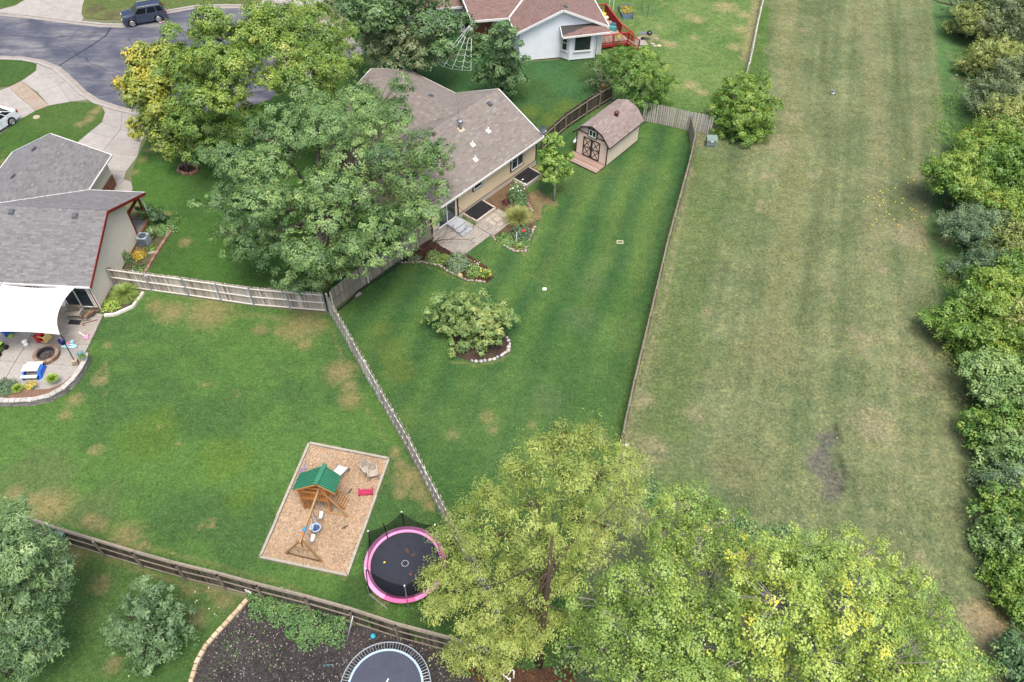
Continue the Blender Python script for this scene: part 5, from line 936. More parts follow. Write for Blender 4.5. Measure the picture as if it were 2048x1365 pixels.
# cottonwoods at the bottom right
ck = dict(dens=4.8, k=54, crad=.36, ln=.082, wd=.072, bark=bark_pale, droop=.3, hvar=.22, loose=.5, inner=.5)
tree('cottonwood_tree', 'mid-green poplar nearest the feathery conifer, at its upper right', (9.35,15.71), [(7.86,17.9,7.6,1.29),(9.01,17.46,7.4,1.06),(7,17.5,6.8,1.03),(8.33,16.35,7.2,1.39),(7.01,16.45,6,1.25),(9.67,16.44,6.6,0.97)], lf_cott, tr=.2, twig=120, hue=.36, **ck)
tree('cottonwood_tree', 'lime-green poplar at the bottom between the conifer and the yellowest poplar', (6.96,8.86), [(3.34,14.44,4.6,0.89),(3.16,13,4.6,0.86),(4.42,14.23,6.2,1.54),(5.8,13.9,8,1.71),(5.3,12.14,7.4,1.83),(7,11.71,8.2,1.94),(3.69,13.46,5,1.08),(6.22,10.64,8,1.71),(4.43,11.51,6.2,1.46),(8.15,13.31,8,1.21),(5.46,9.87,7.5,1.7),(7.61,9.75,8,1.68)], lf_cott, tr=.26, twig=320, hue=.42, toph=.03, **ck)
ck['hvar'] = .27
tree('cottonwood_tree', 'widest yellow-green poplar with golden tips in the lower right corner', (13.96,8.19), [(9.72,14.88,9.4,1.25),(11.3,14.21,10.4,1.43),(13.43,14.44,10,1.34),(10.12,12.53,10.6,1.93),(12.21,12.25,10.8,1.91),(15.22,13.63,9,1.46),(16.71,12.87,7.6,1.41),(9.18,11.45,9,1.81),(11.34,10.71,10,2.13),(14.32,10.98,9,2.05),(17.45,11.65,7,1.39),(19.55,11.98,5,0.92),(9.51,13.81,8.6,1),(12.39,9.35,9,1.98),(9.86,9.31,9,1.8),(15.92,10.05,7.5,1.71)], lf_cott, tr=.34, twig=520, hue=.56, toph=.07, **ck)
# the hedgerow on the right
HED = [(1985, 10, 58, 'grey'), (1945, 45, 40, 'olive'), (2040, 55, 60, 'grey'), (1985, 118, 42, 'olive'), (2035, 150, 55, 'grey'), (1990, 195, 48, 'grey'), (2035, 240, 52, 'olive'), (1975, 280, 46, 'bright'), (1912, 372, 66, 'bright'), (1985, 335, 66, 'bright'), (2042, 345, 56, 'elm'), (1945, 452, 48, 'blue'), (2022, 415, 48, 'bright'), (2005, 485, 46, 'olive'),
    (1955, 525, 36, 'blue'), (2035, 560, 52, 'bright'), (1975, 600, 54, 'elm'), (1918, 648, 54, 'bright'), (1975, 682, 46, 'elm'), (2035, 640, 48, 'olive'), (1995, 755, 60, 'silver'), (2042, 805, 56, 'silver'), (1992, 850, 50, 'elm'), (2036, 905, 52, 'silver'), (2012, 965, 42, 'blue'), (2042, 1030, 52, 'elm'), (2012, 1082, 40, 'silver'), (2040, 1140, 46, 'elm'), (2062, 1200, 46, 'elm'), (2055, 1325, 42, 'dark'),
    (2110, 100, 60, 'grey'), (2110, 300, 60, 'elm'), (2110, 480, 58, 'olive'), (2110, 700, 60, 'elm'), (2115, 900, 58, 'silver'), (2115, 1080, 55, 'elm')]
LAB = {'grey': 'grey-green leggy hedgerow tree', 'olive': 'olive-yellow hedgerow bush', 'bright': 'bright yellow-green hedgerow tree', 'elm': 'mid-green leafy hedgerow tree', 'blue': 'blue-green cedar-like hedgerow tree', 'silver': 'fine-leaved mid-green hedgerow tree', 'dark': 'dark hedgerow bush'}
WH = ['right of the far end of the field tracks', 'at the top edge beside the long-grass strip', 'in the top right corner', 'below the two topmost bushes', 'against the right edge under the corner bush', 'with bare twigs beside the long grass', 'against the right edge above the rounded bright trees', 'just above the row of rounded bright trees', 'bulging furthest into the field beside the fallen yellow fruit', 'behind the tree that bulges into the field', 'against the right edge behind the bulging bright tree',
      'just below the bulging bright tree', 'between the cedar-like tree and the right edge', 'just right of the smaller cedar-like tree', 'smaller, on the field side above the leafy trees', 'at the right edge below the olive bush', 'standing second from the field, halfway down', 'dipping into the field halfway down', 'under the bright tree that dips into the field', 'at the right edge halfway down', 'first of the fine-leaved ones from the top, on the field side', 'against the right edge above the gap in the hedge', 'on the field side below the first fine-leaved tree', 'at the right edge beside the lush grass tuft', 'leaning over the lush grass tuft', 'at the right edge below the grass tuft', 'on the field side low in the hedge', 'lowest on the field side above the bare earth', 'at the right edge just above the bare earth', 'in the bottom right corner below the bare earth',
      '', '', '', '', '', '']
HP = {'grey': (lf_grey, .55, 110), 'olive': (lf_olive, .6, 120), 'bright': (lf_bright, .58, 60), 'elm': (lf_bright, .50, 70), 'blue': (lf_blue, .72, 20), 'silver': (lf_elm, .66, 90), 'dark': (lf_dark, .4, 10)}
OUT = list(range(6))
HXY = [(46.91,77.69,2.6,2.87),(44.52,75.61,1.8,1.96),(47.78,73.16,2.6,2.85),(43.78,68.64,1.8,1.93),(44.24,64.82,2.4,2.43),(41.24,61.74,2,2.07),(41.56,58.01,2.2,2.15),(38.35,55.65,1.8,1.87),(33.42,49.21,2,2.5),(36.72,51.08,2.4,2.54),(38.67,50.51,2.4,2.14),(33.21,44.92,1.7,1.74),(36.39,46.5,2.2,1.76),(34.6,43.05,1.8,1.63),(32.46,41.47,1.3,1.26),(33.92,39.03,2,1.75),(31.16,37.08,2,1.77),(28.88,35.34,1.5,1.75),(30.09,33.81,1.6,1.46),(32.41,35.31,2,1.54),(29.4,30.67,1.8,1.81),(29.89,28.64,2,1.64),(28.16,27.35,1.5,1.45),(28.51,25.32,1.7,1.46),(27.42,23.66,1.2,1.16),(27.13,21.43,1.6,1.38),(26.07,20.16,1.1,1.05),(26,18.44,1.3,1.17),(25.9,16.86,1.3,1.14),(24.58,13.87,1.1,0.99),(48.73,68.23,3,2.72),(41.9,52.66,3,2.33),(37.24,42.02,3,2),(33.16,32.26,2.6,1.83),(30.25,25.06,2.4,1.6),(28.13,19.79,2,1.41)]
for (x, y, z, r), (_, _, _, kd), wh in zip(HXY, HED, WH):
    m_, hu, tw = HP[kd]; lab = (LAB[kd]+' '+wh) if wh else ['grey-green tree highest up at the right picture edge behind the hedge', 'mid-green tree at the picture edge behind the rounded bright trees', 'olive-green tree at the picture edge behind the cedar-like bush', 'mid-green tree at the picture edge halfway down the hedge', 'fine-leaved tree at the picture edge behind the hedge gap', 'lowest mid-green tree at the right picture edge behind the hedge'][OUT.pop(0)]
    lob = auto_lobes(x, y, z*random.uniform(.75, 1.1), r*(1.08 if 'bulging furthest' in wh or 'dipping' in wh else random.uniform(1.15, 1.42)), 8, 1.0 if kd != 'blue' else 1.3)
    tree('hedgerow_tree', lab, (x, y-.2), lob, m_, dens=(4.6 if kd != 'grey' else 3.0) if wh else 2.5, k=38 if kd != 'grey' else 30, crad=.34, ln=.135 if kd != 'blue' else .12, wd=.08 if kd != 'blue' else .05, tr=.09, th=max(.6, z*.7), twig=tw, bark=bark_grey if kd != 'silver' else bark_brown, hue=hu, hvar=.3, zmin=-.75, group='trees and bushes of the hedgerow', inner=.5, loose=.5)


# ================================================================ BEDS, EDGING AND SMALL PLANTS
mulch_dark = ground_mat('dark_mulch', 14, 5, 1.0, speck=((.34, .29, .25), 14, .90), bmp=1.2)
mulch_red = ground_mat('red_mulch', 16, 5, 1.0, bmp=1.2)
soil_m = ground_mat('bare_soil', 12, 4, .9, bmp=.8)
chips_m = ground_mat('wood_chips', 13, 5, .75, speck=((.62, .48, .33), 16, .80), bmp=1.0)
flat_paint = lambda c, c2, seed, sc=1.2: (lambda x, y: np.array(c)+(np.array(c2)-np.array(c))*sst(.35, .65, fbm(x, y, sc, seed))[:, None])
stone_pale = palette_mat('field_stone', [(0, (.30, .24, .20)), (.4, (.42, .35, .30)), (.7, (.36, .29, .245)), (1, (.50, .44, .38))], grain=12)
stone_tan = palette_mat('tan_edging_block', [(0, (.48, .37, .24)), (.5, (.56, .44, .30)), (1, (.62, .50, .35))], grain=14)
stone_white = palette_mat('pale_river_stone', [(0, (.46, .42, .39)), (.4, (.60, .56, .52)), (.7, (.40, .42, .46)), (1, (.66, .60, .54))], grain=12)
stone_red = palette_mat('red_edging_block', [(0, (.22, .12, .095)), (.5, (.31, .18, .14)), (1, (.38, .24, .19))], grain=12)
def along(pts, step):
    o = []; acc = 0
    for (ax, ay), (bx, by) in zip(pts[:-1], pts[1:]):
        L_ = math.hypot(bx-ax, by-ay); s = acc
        while s < L_: o.append((ax+(bx-ax)*s/L_, ay+(by-ay)*s/L_, math.atan2(by-ay, bx-ax))); s += step
        acc = s-L_
    return o
def stone_meshes(mat, n=4, jit=.14):
    out = []
    for _ in range(n): m = MB(); m.cur = 0; m.ell((0, 0, 0), (.5, .5, .5), 8, 5, jit); out.append(m.mesh('stone', mat, smooth=True))
    return out
def stone_line(parent, pts, mat, step, size, z=.05, vary=.3, name='stone'):
    ms = stone_meshes(mat); off = Vector(root_of(parent).location)
    for x, y, a in along(pts, step):
        k = random.uniform(1-vary, 1+vary); M = Matrix.Translation(Vector((x+random.gauss(0, .02), y+random.gauss(0, .02), z))-off) @ Matrix.Rotation(a+random.gauss(0, .3), 4, 'Z') @ Matrix.Diagonal((size[0]*k, size[1]*random.uniform(1-vary, 1+vary), size[2]*random.uniform(.8, 1.2), 1)); link(name, random.choice(ms), parent, M)
def block_line(parent, pts, mat, step, size, z0=0, name='block', taper=.8):
    off = Vector(root_of(parent).location); m = MB(); m.cur = 0; a, b, c = .5, .5, 1
    m.add([(-a, -b, 0), (a, -b, 0), (a, b, 0), (-a, b, 0), (-a, -b, .8), (a, -b, .8), (a, b, .8), (-a, b, .8), (-a*taper, -b*taper, 1), (a*taper, -b*taper, 1), (a*taper, b*taper, 1), (-a*taper, b*taper, 1)], [(3, 2, 1, 0), (8, 9, 10, 11)]+[(i, (i+1) % 4, 4+(i+1) % 4, 4+i) for i in range(4)]+[(4+i, 4+(i+1) % 4, 8+(i+1) % 4, 8+i) for i in range(4)]); me = m.mesh(name, mat)
    for x, y, r_ in along(pts, step): link(name, me, parent, Matrix.Translation(Vector((x, y, z0))-off) @ Matrix.Rotation(r_+random.gauss(0, .06), 4, 'Z') @ Matrix.Diagonal((size[0]*random.uniform(.93, 1.02), size[1]*random.uniform(.9, 1.08), size[2]*random.uniform(.92, 1.06), 1)))
def bed(name, poly, mat, c, c2, seed, z=.02):
    return sheet(name, poly, z, mat, flat_paint(c, c2, seed), step=.22)
def plant(name, label, base, r, h, mat, n=400, ln=.12, wd=.05, hue=.5, kind='tuft', cat='plant', group=None, flower=None):
    """small bed plants: 'tuft' arching blades from a crown, 'mound' leafy dome"""
    t = thing(name, (*base, 0), label, cat, group)
    if kind == 'tuft':
        a = rng.uniform(0, 2*math.pi, n); lean = rng.uniform(.15, 1.0, n); L_ = h*rng.uniform(.6, 1.15, n); d = np.stack([np.cos(a), np.sin(a), np.zeros(n)], 1); p0 = d*(r*.18*rng.random((n, 1))); V, Fq = [], []
        ss = (0, .4, .75, 1.0); w = wd*rng.uniform(.6, 1.2, n); sdv = np.stack([-np.sin(a), np.cos(a), np.zeros(n)], 1); rows = []
        for s in ss:
            c = p0+d*(r*lean*(s**1.5))[:, None]+np.array([0, 0, 1])*(L_*(s-lean*.55*s**3))[:, None]; k = (w*(1-s*.85))[:, None]; rows += [c-sdv*k*.5, c+sdv*k*.5]
        V = np.stack(rows, 1).reshape(-1, 3); b = np.arange(n)[:, None]*8; Fq = np.concatenate([b+np.array([[2*i, 2*i+1, 2*i+3, 2*i+2]]) for i in range(3)], 1).reshape(-1, 4); ti = np.repeat(np.clip(rng.normal(hue, .2, n), 0, 1), 3); NLEAF[0] += n*2
    else:
        g = unit(rng.normal(0, 1, (n, 3))); g[:, 2] = np.abs(g[:, 2]); lum = 1+.22*np.sin(g[:, 0]*7+hue*9)*np.cos(g[:, 1]*7); pos = g*np.array([r, r, h])*(rng.uniform(.55, 1, n)*lum)[:, None]; V, Fq, ti = leaves(pos, unit(g+rng.normal(0, .5, (n, 3))+np.array([0, 0, .4])), rng.normal(0, 1, (n, 3)), ln*rng.uniform(.6, 1.3, n), wd*rng.uniform(.7, 1.2, n), np.clip(rng.normal(hue, .22, n), 0, 1)); NLEAF[0] += n
    link('foliage', np_mesh('foliage', V, Fq, ti, mat), t)
    m = MB(); m.tube([(base[0], base[1], -.05), (base[0], base[1], h*.5)], .03, 5); m.build('stem', bark_brown, t)
    if flower:
        fm, k, sz = flower; m = MB()
        for _ in range(k): a = random.uniform(0, 6.28); q = r*random.random()**.5; m.ell((base[0]+q*math.cos(a), base[1]+q*math.sin(a), h*random.uniform(.75, 1.05)), (sz, sz, sz*.6), 5, 3)
        m.build('flowers', fm, t, kind='stuff')
    return t
lf_grass = L('blade_gold_green', [(0, (.075, .12, .03)), (.4, (.14, .175, .05)), (.7, (.23, .22, .08)), (1, (.36, .30, .14))])
lf_lily = L('blade_green', [(0, (.05, .10, .025)), (.4, (.085, .155, .035)), (.7, (.14, .20, .05)), (1, (.24, .26, .08))])
lf_vine = L('leaf_vine', [(0, (.030, .070, .024)), (.4, (.055, .115, .036)), (.7, (.09, .16, .045)), (1, (.15, .21, .06))])
lf_hosta = L('leaf_hosta', [(0, (.07, .12, .02)), (.4, (.13, .20, .03)), (.7, (.20, .27, .05)), (1, (.30, .34, .09))])
fl_white = pm('white_petal', (.8, .8, .76)); fl_yel = pm('yellow_petal', (.75, .55, .06)); fl_red = pm('red_petal', (.55, .05, .05)); fl_org = pm('orange_petal', (.62, .26, .05))
# curved bed beside the patio
bedA = bed('flower_bed', [(-7.9,41.94),(-6.53,44.29),(-5.3,43.67),(-3.89,43.27),(-2.99,42.49),(-1.84,41.47),(-1.34,40.46),(-1.78,39.9),(-3.01,40.07),(-4.29,40.89),(-5.23,41.64),(-6.5,41.92)], mulch_red, (.095, .040, .032), (.06, .032, .028), 5)
stone_line(bedA, [(-7.98,41.73),(-6.5,41.87),(-5.22,41.54),(-4.28,40.74),(-3.19,40.06),(-2.03,39.94)], stone_pale, .27, (.30, .2, .17)); stone_line(bedA, [(-5.86,44.2),(-4.99,43.4),(-4.43,43.09)], stone_pale, .26, (.26, .18, .15))
bedB = bed('flower_bed', [(-1.76,44.7),(-0.6,46.14),(-1.07,46.71),(-2.67,49.06),(0.01,51.98),(0.61,51.8),(1.43,48.56),(1.65,46.78),(1.27,44.5),(0.83,43.12),(0.29,43.27),(-0.82,44.11)], soil_m, (.17, .11, .07), (.125, .08, .055), 6)
stone_line(bedB, [(-1.57,44.64),(-0.82,43.89),(0.1,43.21),(0.76,43.17),(1.05,43.94),(1.27,45.06),(1.57,46.09)], stone_pale, .30, (.33, .22, .18)); stone_line(bedB, [(0.66,49.46),(1.05,48.67),(1.43,47.66)], stone_pale, .3, (.26, .14, .1))
bed('soil', [(0.41,51.8),(1.82,53.69),(2.22,53.03),(2.73,52.25),(1.61,51.38),(0.81,50.52)], soil_m, (.36, .23, .13), (.26, .17, .10), 7, .018); bed('soil', [(0.74,49.65),(1.8,50.43),(2.84,49.46),(3.21,48.73),(2.17,48.46),(1.96,46.79),(1.65,46.78),(1.43,48.26)], soil_m, (.22, .165, .095), (.16, .14, .07), 8, .016)
isl = bed('island_bed', [(-4.09,34.08),(-3.92,35.05),(-2.97,35.65),(-1.31,35.69),(-0.3,35.14),(0,34.18),(-0.27,33.32),(-1.22,32.79),(-2.34,32.6),(-3.48,33.03)], mulch_red, (.10, .065, .055), (.065, .045, .04), 9)
stone_line(isl, [(-0.33,34.78),(-0.13,34.18),(-0.25,33.66),(-0.66,33.22),(-1.23,32.87),(-2.02,32.69),(-2.73,32.75)], stone_white, .29, (.30, .22, .20), vary=.4)
ring = bed('tree_ring', [(-26.94,52.32),(-26.34,52.74),(-25.47,52.5),(-25.33,51.71),(-25.97,51.43),(-26.75,51.67)], soil_m, (.07, .045, .035), (.05, .035, .03), 10, .03)
block_line(ring, [(-26.87,51.93),(-26.92,52.52),(-26.6,52.8),(-25.96,52.82),(-25.47,52.5),(-25.32,51.98),(-25.61,51.57),(-26.23,51.49),(-26.87,51.93)], stone_red, .34, (.31, .18, .24))
bedC = bed('flower_bed', [(-27.3,44.3),(-26.64,46.6),(-25.87,46.04),(-25.32,45.2),(-25.29,44.35),(-25.65,40.36),(-27.32,40.31),(-27.61,41.59)], soil_m, (.14, .115, .075), (.10, .10, .06), 11)
block_line(bedC, [(-25.31,44.52),(-25.48,43.52),(-25.65,42.17),(-25.79,40.35)], stone_red, .37, (.35, .2, .16)); stone_line(bedC, [(-26.13,46.15),(-25.59,45.59),(-25.35,45.03)], stone_pale, .3, (.3, .2, .2))
lf = dict(green=lf_vine, lily=lf_lily)
plant('ground_cover', 'low leafy ground cover in the bed beside the downspout', (-26.26,45.34), 1.5, .3, lf_vine, 2600, .14, .09, .5, 'mound'); plant('iris_plant', 'spiky grey-green iris clump beside the porch edge', (-26.41,44.05), .75, .75, lf_silver, 160, wd=.06, hue=.75)
plant('mum_plant', 'low orange flowering mound against the beige wall', (-26.84,41.98), .6, .35, lf_orange, 900, .1, .06, .75, 'mound', flower=(fl_org, 60, .035)); plant('upright_shrub', 'small upright evergreen shrub against the beige gable wall', (-27.33,41.39), .38, 1.0, lf_dark, 900, .1, .06, .7, 'mound', cat='shrub')
plant('ground_cover', 'patchy green weeds in the bed near the steel-post fence', (-26.29,40.59), .8, .18, lf_vine, 600, .12, .08, .45, 'mound'); plant('ground_cover', 'bright low plants along the red edging blocks', (-26.24,42.69), .5, .2, lf_bright, 500, .12, .08, .5, 'mound')
tree('round_shrub', 'dark clipped round shrub beside the porch of the beige house', (-27.17,46.01), [(-26.72,45.39,0.9,0.81),(-27.31,45.61,0.9,0.66),(-26.43,45.41,0.7,0.52)], lf_dark, dens=6, k=36, crad=.2, ln=.1, wd=.06, tr=.06, th=.5, twig=4, hue=.25, cat='shrub', inner=.85)
for lab, b, r, h, mt, n, hu, kd, fw in (('round olive-green shrub at the fence end of the mulch bed', (-5.7,42.16), .6, .75, lf_crab, 1500, .45, 'mound', None), ('yellowish low shrub between the two round bed shrubs', (-4.89,41.97), .5, .6, lf_bright, 1000, .6, 'mound', None),
    ('largest blue-green shrub in the mulch bed', (-3.94,41.52), .95, 1.0, lf_blue, 3600, .85, 'mound', None), ('white-flowered plant at the lawn end of the mulch bed', (-2.7,40.93), .65, .55, lf_lily, 700, .4, 'mound', (fl_white, 14, .04)), ('arching yellow-flowered lily clump at the tip of the mulch bed', (-1.91,40.55), .55, .55, lf_lily, 220, .6, 'tuft', (fl_yel, 8, .06)), ('scraggly brown-green plant next to the black pipe', (-7.13,42.12), .6, .4, lf_grey, 420, .5, 'mound', None), ('grassy clump in the mulch beside the yellow stone', (-2.96,40.37), .4, .4, lf_lily, 130, .4, 'tuft', None),
    ('white-flowered rose bush beside the window well', (0.16,49.26), .8, 1.5, lf_dark, 2200, .6, 'mound', (fl_white, 16, .06)), ('small dark-red leaved plant in the brown soil bed', (-0.65,48.69), .35, .3, pm('red_leaf', (.10, .03, .035)), 300, .5, 'mound', None), ('leafy green plant below the rose bush', (0.51,48.66), .5, .5, lf_vine, 600, .5, 'mound', None),
    ('fountain of golden ornamental grass in the patio bed', (0.3,46.4), 1.25, 1.45, lf_grass, 1100, .5, 'tuft', None), ('dark leafy plant with a red bloom below the golden grass', (0.53,44.92), .85, .75, lf_blue, 1500, .45, 'mound', None), ('low bright-leaved plants inside the stone edging', (-0.57,44.34), .9, .35, lf_vine, 1300, .65, 'mound', None), ('yellow-green grassy tuft at the corner of the stone edging', (0.47,43.54), .5, .4, lf_lily, 240, .65, 'tuft', None), ('low green plants behind the white marker post', (0.83,44.04), .5, .35, lf_vine, 700, .5, 'mound', None),
    ('arching ornamental grass beside the fence end of the beige house', (-26.41,38.02), 1.1, .9, lf_lily, 700, .62, 'tuft', None), ('bright hosta clump by the corner of the beige house', (-26.97,37.05), .75, .5, lf_hosta, 900, .55, 'mound', None), ('second grass clump in the raised corner bed', (-25.85,37.65), .7, .6, lf_lily, 320, .6, 'tuft', None)):
    plant('bed_plant', lab, b, r, h, mt, n, .13 if kd == 'mound' else .1, .08 if kd == 'mound' else .045, hu, kd, flower=fw, group='plants in the flower beds')
m = MB(); m.ell((0.7,44.38,0.95), (.2, .12, .1), 8, 5, .2); m.solo('red_bloom', fl_red, (0.71,45.49), 'single red flower head above the dark plant', 'flower')
m = MB(); m.box((0.2,44.12,0.5), (.07, .05, 1.0)); m.solo('marker_post', white_paint, (0.2,44.69), 'thin white post standing in the patio flower bed', 'post')
m = MB(); m.ell((-3.73,40.5,0.1), (.2, .2, .15), 8, 5, .1); m.solo('boulder', pm('yellow_stone', (.50, .38, .20)), (-3.74,40.6), 'round yellow stone on the dark mulch', 'stone')
crn = thing('corner_bed', (-26.27,37.4), 'raised bed with timber edging at the corner of the beige house', 'flower bed')
m = MB(); m.prism([(-27.31,36.3),(-26.65,36.32),(-25.56,37.09),(-25.35,38.33),(-26.34,38.84),(-27.29,38.57)], 0, .1); m.build('soil', soil_m if False else pm('dark_soil', (.09, .07, .05)), crn)
for a, b in zip([(-27.16,36.05),(-26.5,36.15),(-25.55,36.92)], [(-26.5,36.15),(-25.55,36.92),(-25.27,38.25)]): m = MB(); m.bar((*a, .1), (*b, .1), .16, .2); m.build('edging', rail_pale, crn)
# bare branch by the patio
m = MB(); b0 = Vector((-5.8,43.75,0.3))
def twigs(p, d, l, r, n):
    q = p+d*l; m.tube([p, p+d*l*.5+Vector((0, 0, random.gauss(0, .05))), q], [r, r*.8, r*.55], 5)
    if n:
        for k in range(2 if n > 1 else 3):
            a = random.uniform(-.7, .7); d2 = (Matrix.Rotation(a, 3, 'Z') @ d+Vector((0, 0, random.uniform(-.05, .12)))).normalized(); twigs(q, d2, l*random.uniform(.55, .85), r*.6, n-1)
twigs(b0, Vector((.93, .1, .12)).normalized(), 1.15, .05, 4); twigs(b0, Vector((.75, .6, .1)).normalized(), .9, .035, 3)
m.solo('bare_branch', pm('dead_wood', (.10, .075, .06)), (-5.85,44.09), 'bare dead branch leaning out over the patio', 'branch')
# ---------------------------------------------------------------- mulched play bed bottom
mul = bed('mulch_bed', [(-13.05,16.83),(-12.01,16.74),(-9.76,16.16),(-5.24,14.88),(-2.65,14.27),(-0.66,13.59),(-0.02,11.23),(-15.13,10.98),(-14.76,12.77),(-14.76,13.82),(-14.29,14.79),(-13.73,15.68),(-13.28,16.51)], mulch_dark, (.082, .076, .080), (.056, .052, .055), 15)
block_line(mul, [(-13.21,16.56),(-13.59,15.94),(-14.13,15.12),(-14.59,14.35),(-14.81,13.56),(-14.84,12.72),(-14.72,11.64)], stone_tan, .335, (.325, .22, .2))
bed('soil', [(-2.62,14.24),(-0.66,13.61),(1.14,13.5),(3.06,13.77),(3.59,14.74),(2.98,11.28),(-0.02,11.23)], mulch_red, (.15, .062, .035), (.10, .055, .035), 16, .024)
def cover(name, label, blobs, dens, mat, h=.3, ln=.16, wd=.12, hue=.5, cat='vines'):
    """ground cover nobody could count: leaves over patches of ground, denser towards the middle"""
    P_, O_ = [], []
    for bx, by, br in blobs:
        n = int(dens*br*br); a = rng.uniform(0, 6.283, n); q = br*np.sqrt(rng.random(n)); hh = h*(1-(q/br)**2*.8)*(.4+fbm(bx+q*np.cos(a), by+q*np.sin(a), .9, 3)); P_.append(np.stack([bx+q*np.cos(a), by+q*np.sin(a), .03+hh*rng.uniform(.5, 1.1, n)], 1))
    pos = np.concatenate(P_); n = len(pos); NLEAF[0] += n; t = np.clip(hue+(fbm(pos[:, 0], pos[:, 1], .6, 8)-.5)*.8+rng.normal(0, .12, n), 0, 1)
    V, Fq, ti = leaves(pos, unit(rng.normal(0, .45, (n, 3))+np.array([0, 0, 1.])), rng.normal(0, 1, (n, 3)), ln*rng.uniform(.6, 1.3, n), wd*rng.uniform(.6, 1.3, n), t); c = pos.mean(0)*[1, 1, 0]
    o = link(name, np_mesh(name, V-c, Fq, ti, mat)); o.location = c; return tag(o, label, cat, kind='stuff')
cover('vines', 'vines spreading from the dark fence over the mulch', [(-12.39,16.73,0.71),(-11.48,16.62,0.81),(-12.37,16.09,0.55),(-10.38,16.12,0.85),(-11.32,15.85,0.6),(-9.29,15.63,0.89),(-10.22,15.29,0.74),(-9.63,14.75,0.64),(-8.59,15.14,0.69),(-8.07,15.78,0.55),(-12.86,17.12,0.46),(-8.27,14.65,0.39)], 900, lf_vine, .5, .10, .085, .42)
cover('weeds', 'sparse weeds on the dark mulch', [(-12.86,14.94,1.23),(-13.41,14.2,0.97),(-10.9,13.77,0.96),(-12.01,14.47,0.73)], 30, lf_vine, .08, .12, .07)
cover('weeds', 'green weeds under the conifer', [(-1.51,13.69,0.72),(3.05,13.53,0.96),(3.58,14.5,0.97),(-0.33,14.92,0.98)], 120, lf_vine, .2)
cover('weeds', 'dark leafy weeds at the foot of the poplars', [(7.92,23.68,0.62),(7.56,22.87,0.61),(8.09,22.57,0.69),(12.76,20.83,1.08),(14.6,20.57,1.08)], 260, lf_vine, .3)
cover('weeds', 'lush grass and weeds along the hedge', [(26.73,24.22,0.85),(26.85,23.41,0.84),(27.83,25.24,0.75),(27.1,22.63,0.69),(30.93,41.02,1.06),(30.92,39.52,0.87),(30.93,42.04,0.79),(37.46,59,2.14),(38.9,63.7,1.79),(36.35,54.69,1.64),(28.83,31.91,0.79),(26.21,21.39,0.68)], 110, lf_bright, .3, .3, .06, .4)
cover('undergrowth', 'tangled undergrowth filling the hedge between the trees', [(48.4,77.76,3.04),(47.54,71.83,2.89),(42.8,62.22,2.43),(41.99,56.95,2.1),(36.48,50.14,1.76),(37.03,46.57,1.7),(34.55,42.13,1.61),(34.03,38.15,1.37),(31.24,33.61,1.45),(30.9,30.37,1.39),(29.4,27.35,1.19),(28.74,24.26,1.14),(27.58,21.41,1.09),(26.67,18.52,1.04),(38.22,54.75,1.85),(34.09,44.25,1.29),(31.6,37.16,1.35)], 150, lf_elm, 1.3, .17, .1, .45)
cover('dry_grass', 'tan dry grass tufts beside the hedge', [(28.14,33.54,0.71),(28.34,32.3,0.64),(27.94,30.3,0.68),(28.43,34.84,0.59),(28.13,29.16,0.55)], 140, lf_grass, .35, .4, .03, .55)
cover('leaf_litter', 'fallen pale leaves on the lower lawn', [(-15.45,15.9,1.5),(-16.26,13.2,1.67),(-15.04,16.69,1.01),(-16.9,12.96,1.42)], 4, pm('pale_dead_leaf', (.62, .58, .46)), .03, .1, .07, .5, 'leaves')
cover('leaf_litter', 'yellow fallen leaves scattered on the mown field under the poplars', [(13.43,22.99,3.35),(20.45,23.13,4.19),(21.78,18.71,2.61),(16.99,26.39,4.4),(11.11,26.26,2.93)], .8, pm('yellow_dead_leaf', (.50, .40, .12)), .02, .11, .08, .5, 'leaves')
cover('leaf_litter', 'rusty litter under the conifer', [(0.9,14.45,1.95),(-0.3,13.48,1.68),(2.34,13.52,1.44)], 60, pm('rusty_litter', (.22, .085, .04)), .05, .13, .05, .5, 'leaves')
# fallen yellow hedge fruit on the field
fr = pm('yellow_fruit', (.62, .56, .10), (.55, .45, .08), 8, .6)
m = MB(); m.ell((0, 0, .05), (.062, .062, .058), 7, 5, .05); fme = m.mesh('fallen_fruit', fr, smooth=True)
FR = [(27.19,49.57),(27.68,50.21),(28.14,50.03),(28.88,50.93),(28.96,50.68),(29.55,51.08),(30.19,51.35),(28.29,49.18),(28.69,49.49),(28.6,48.4),(28.74,48.1),(27.56,47.48),(27.09,46.77),(28.94,47.52),(29.03,46.82),(31.42,52.09),(31.99,52.5),(32.03,52.37),(30.4,50.1),(30.12,49.47),(30.59,48.87),(30.63,48.63),(30.81,48.82),(30.95,48.52),(30.48,47.56),(31.1,47.81),(31.89,49.27),(29.67,49.64),(29.94,52.64),(31.65,52.82),(28.74,49.8),(32.09,55.25)]
for i, (x, y) in enumerate(FR):
    o = link('fallen_fruit', fme); o.location = (x, y, 0); tag(o, 'small yellow fruit fallen on the mown field by the bulging bright tree', 'fruit', 'fallen yellow fruit on the field')
m = MB(); m.tube([(45.9,80.56,1.1), (44.2,79.88,1.5), (42.99,80.17,1.6), (42.33,81.12,1.5)], [.12, .1, .07, .03], 6); m.tube([(47.7,82.02,0), (45.9,80.56,1.1), (45.55,80.21,2.4)], [.16, .12, .06], 6); m.tube([(44.2,79.88,1.5), (43.44,80.01,2.2)], [.06, .02], 5); m.solo('dead_tree', bark_brown, (47.7,82.02), 'leafless dark leaning tree at the top edge of the hedge', 'tree')
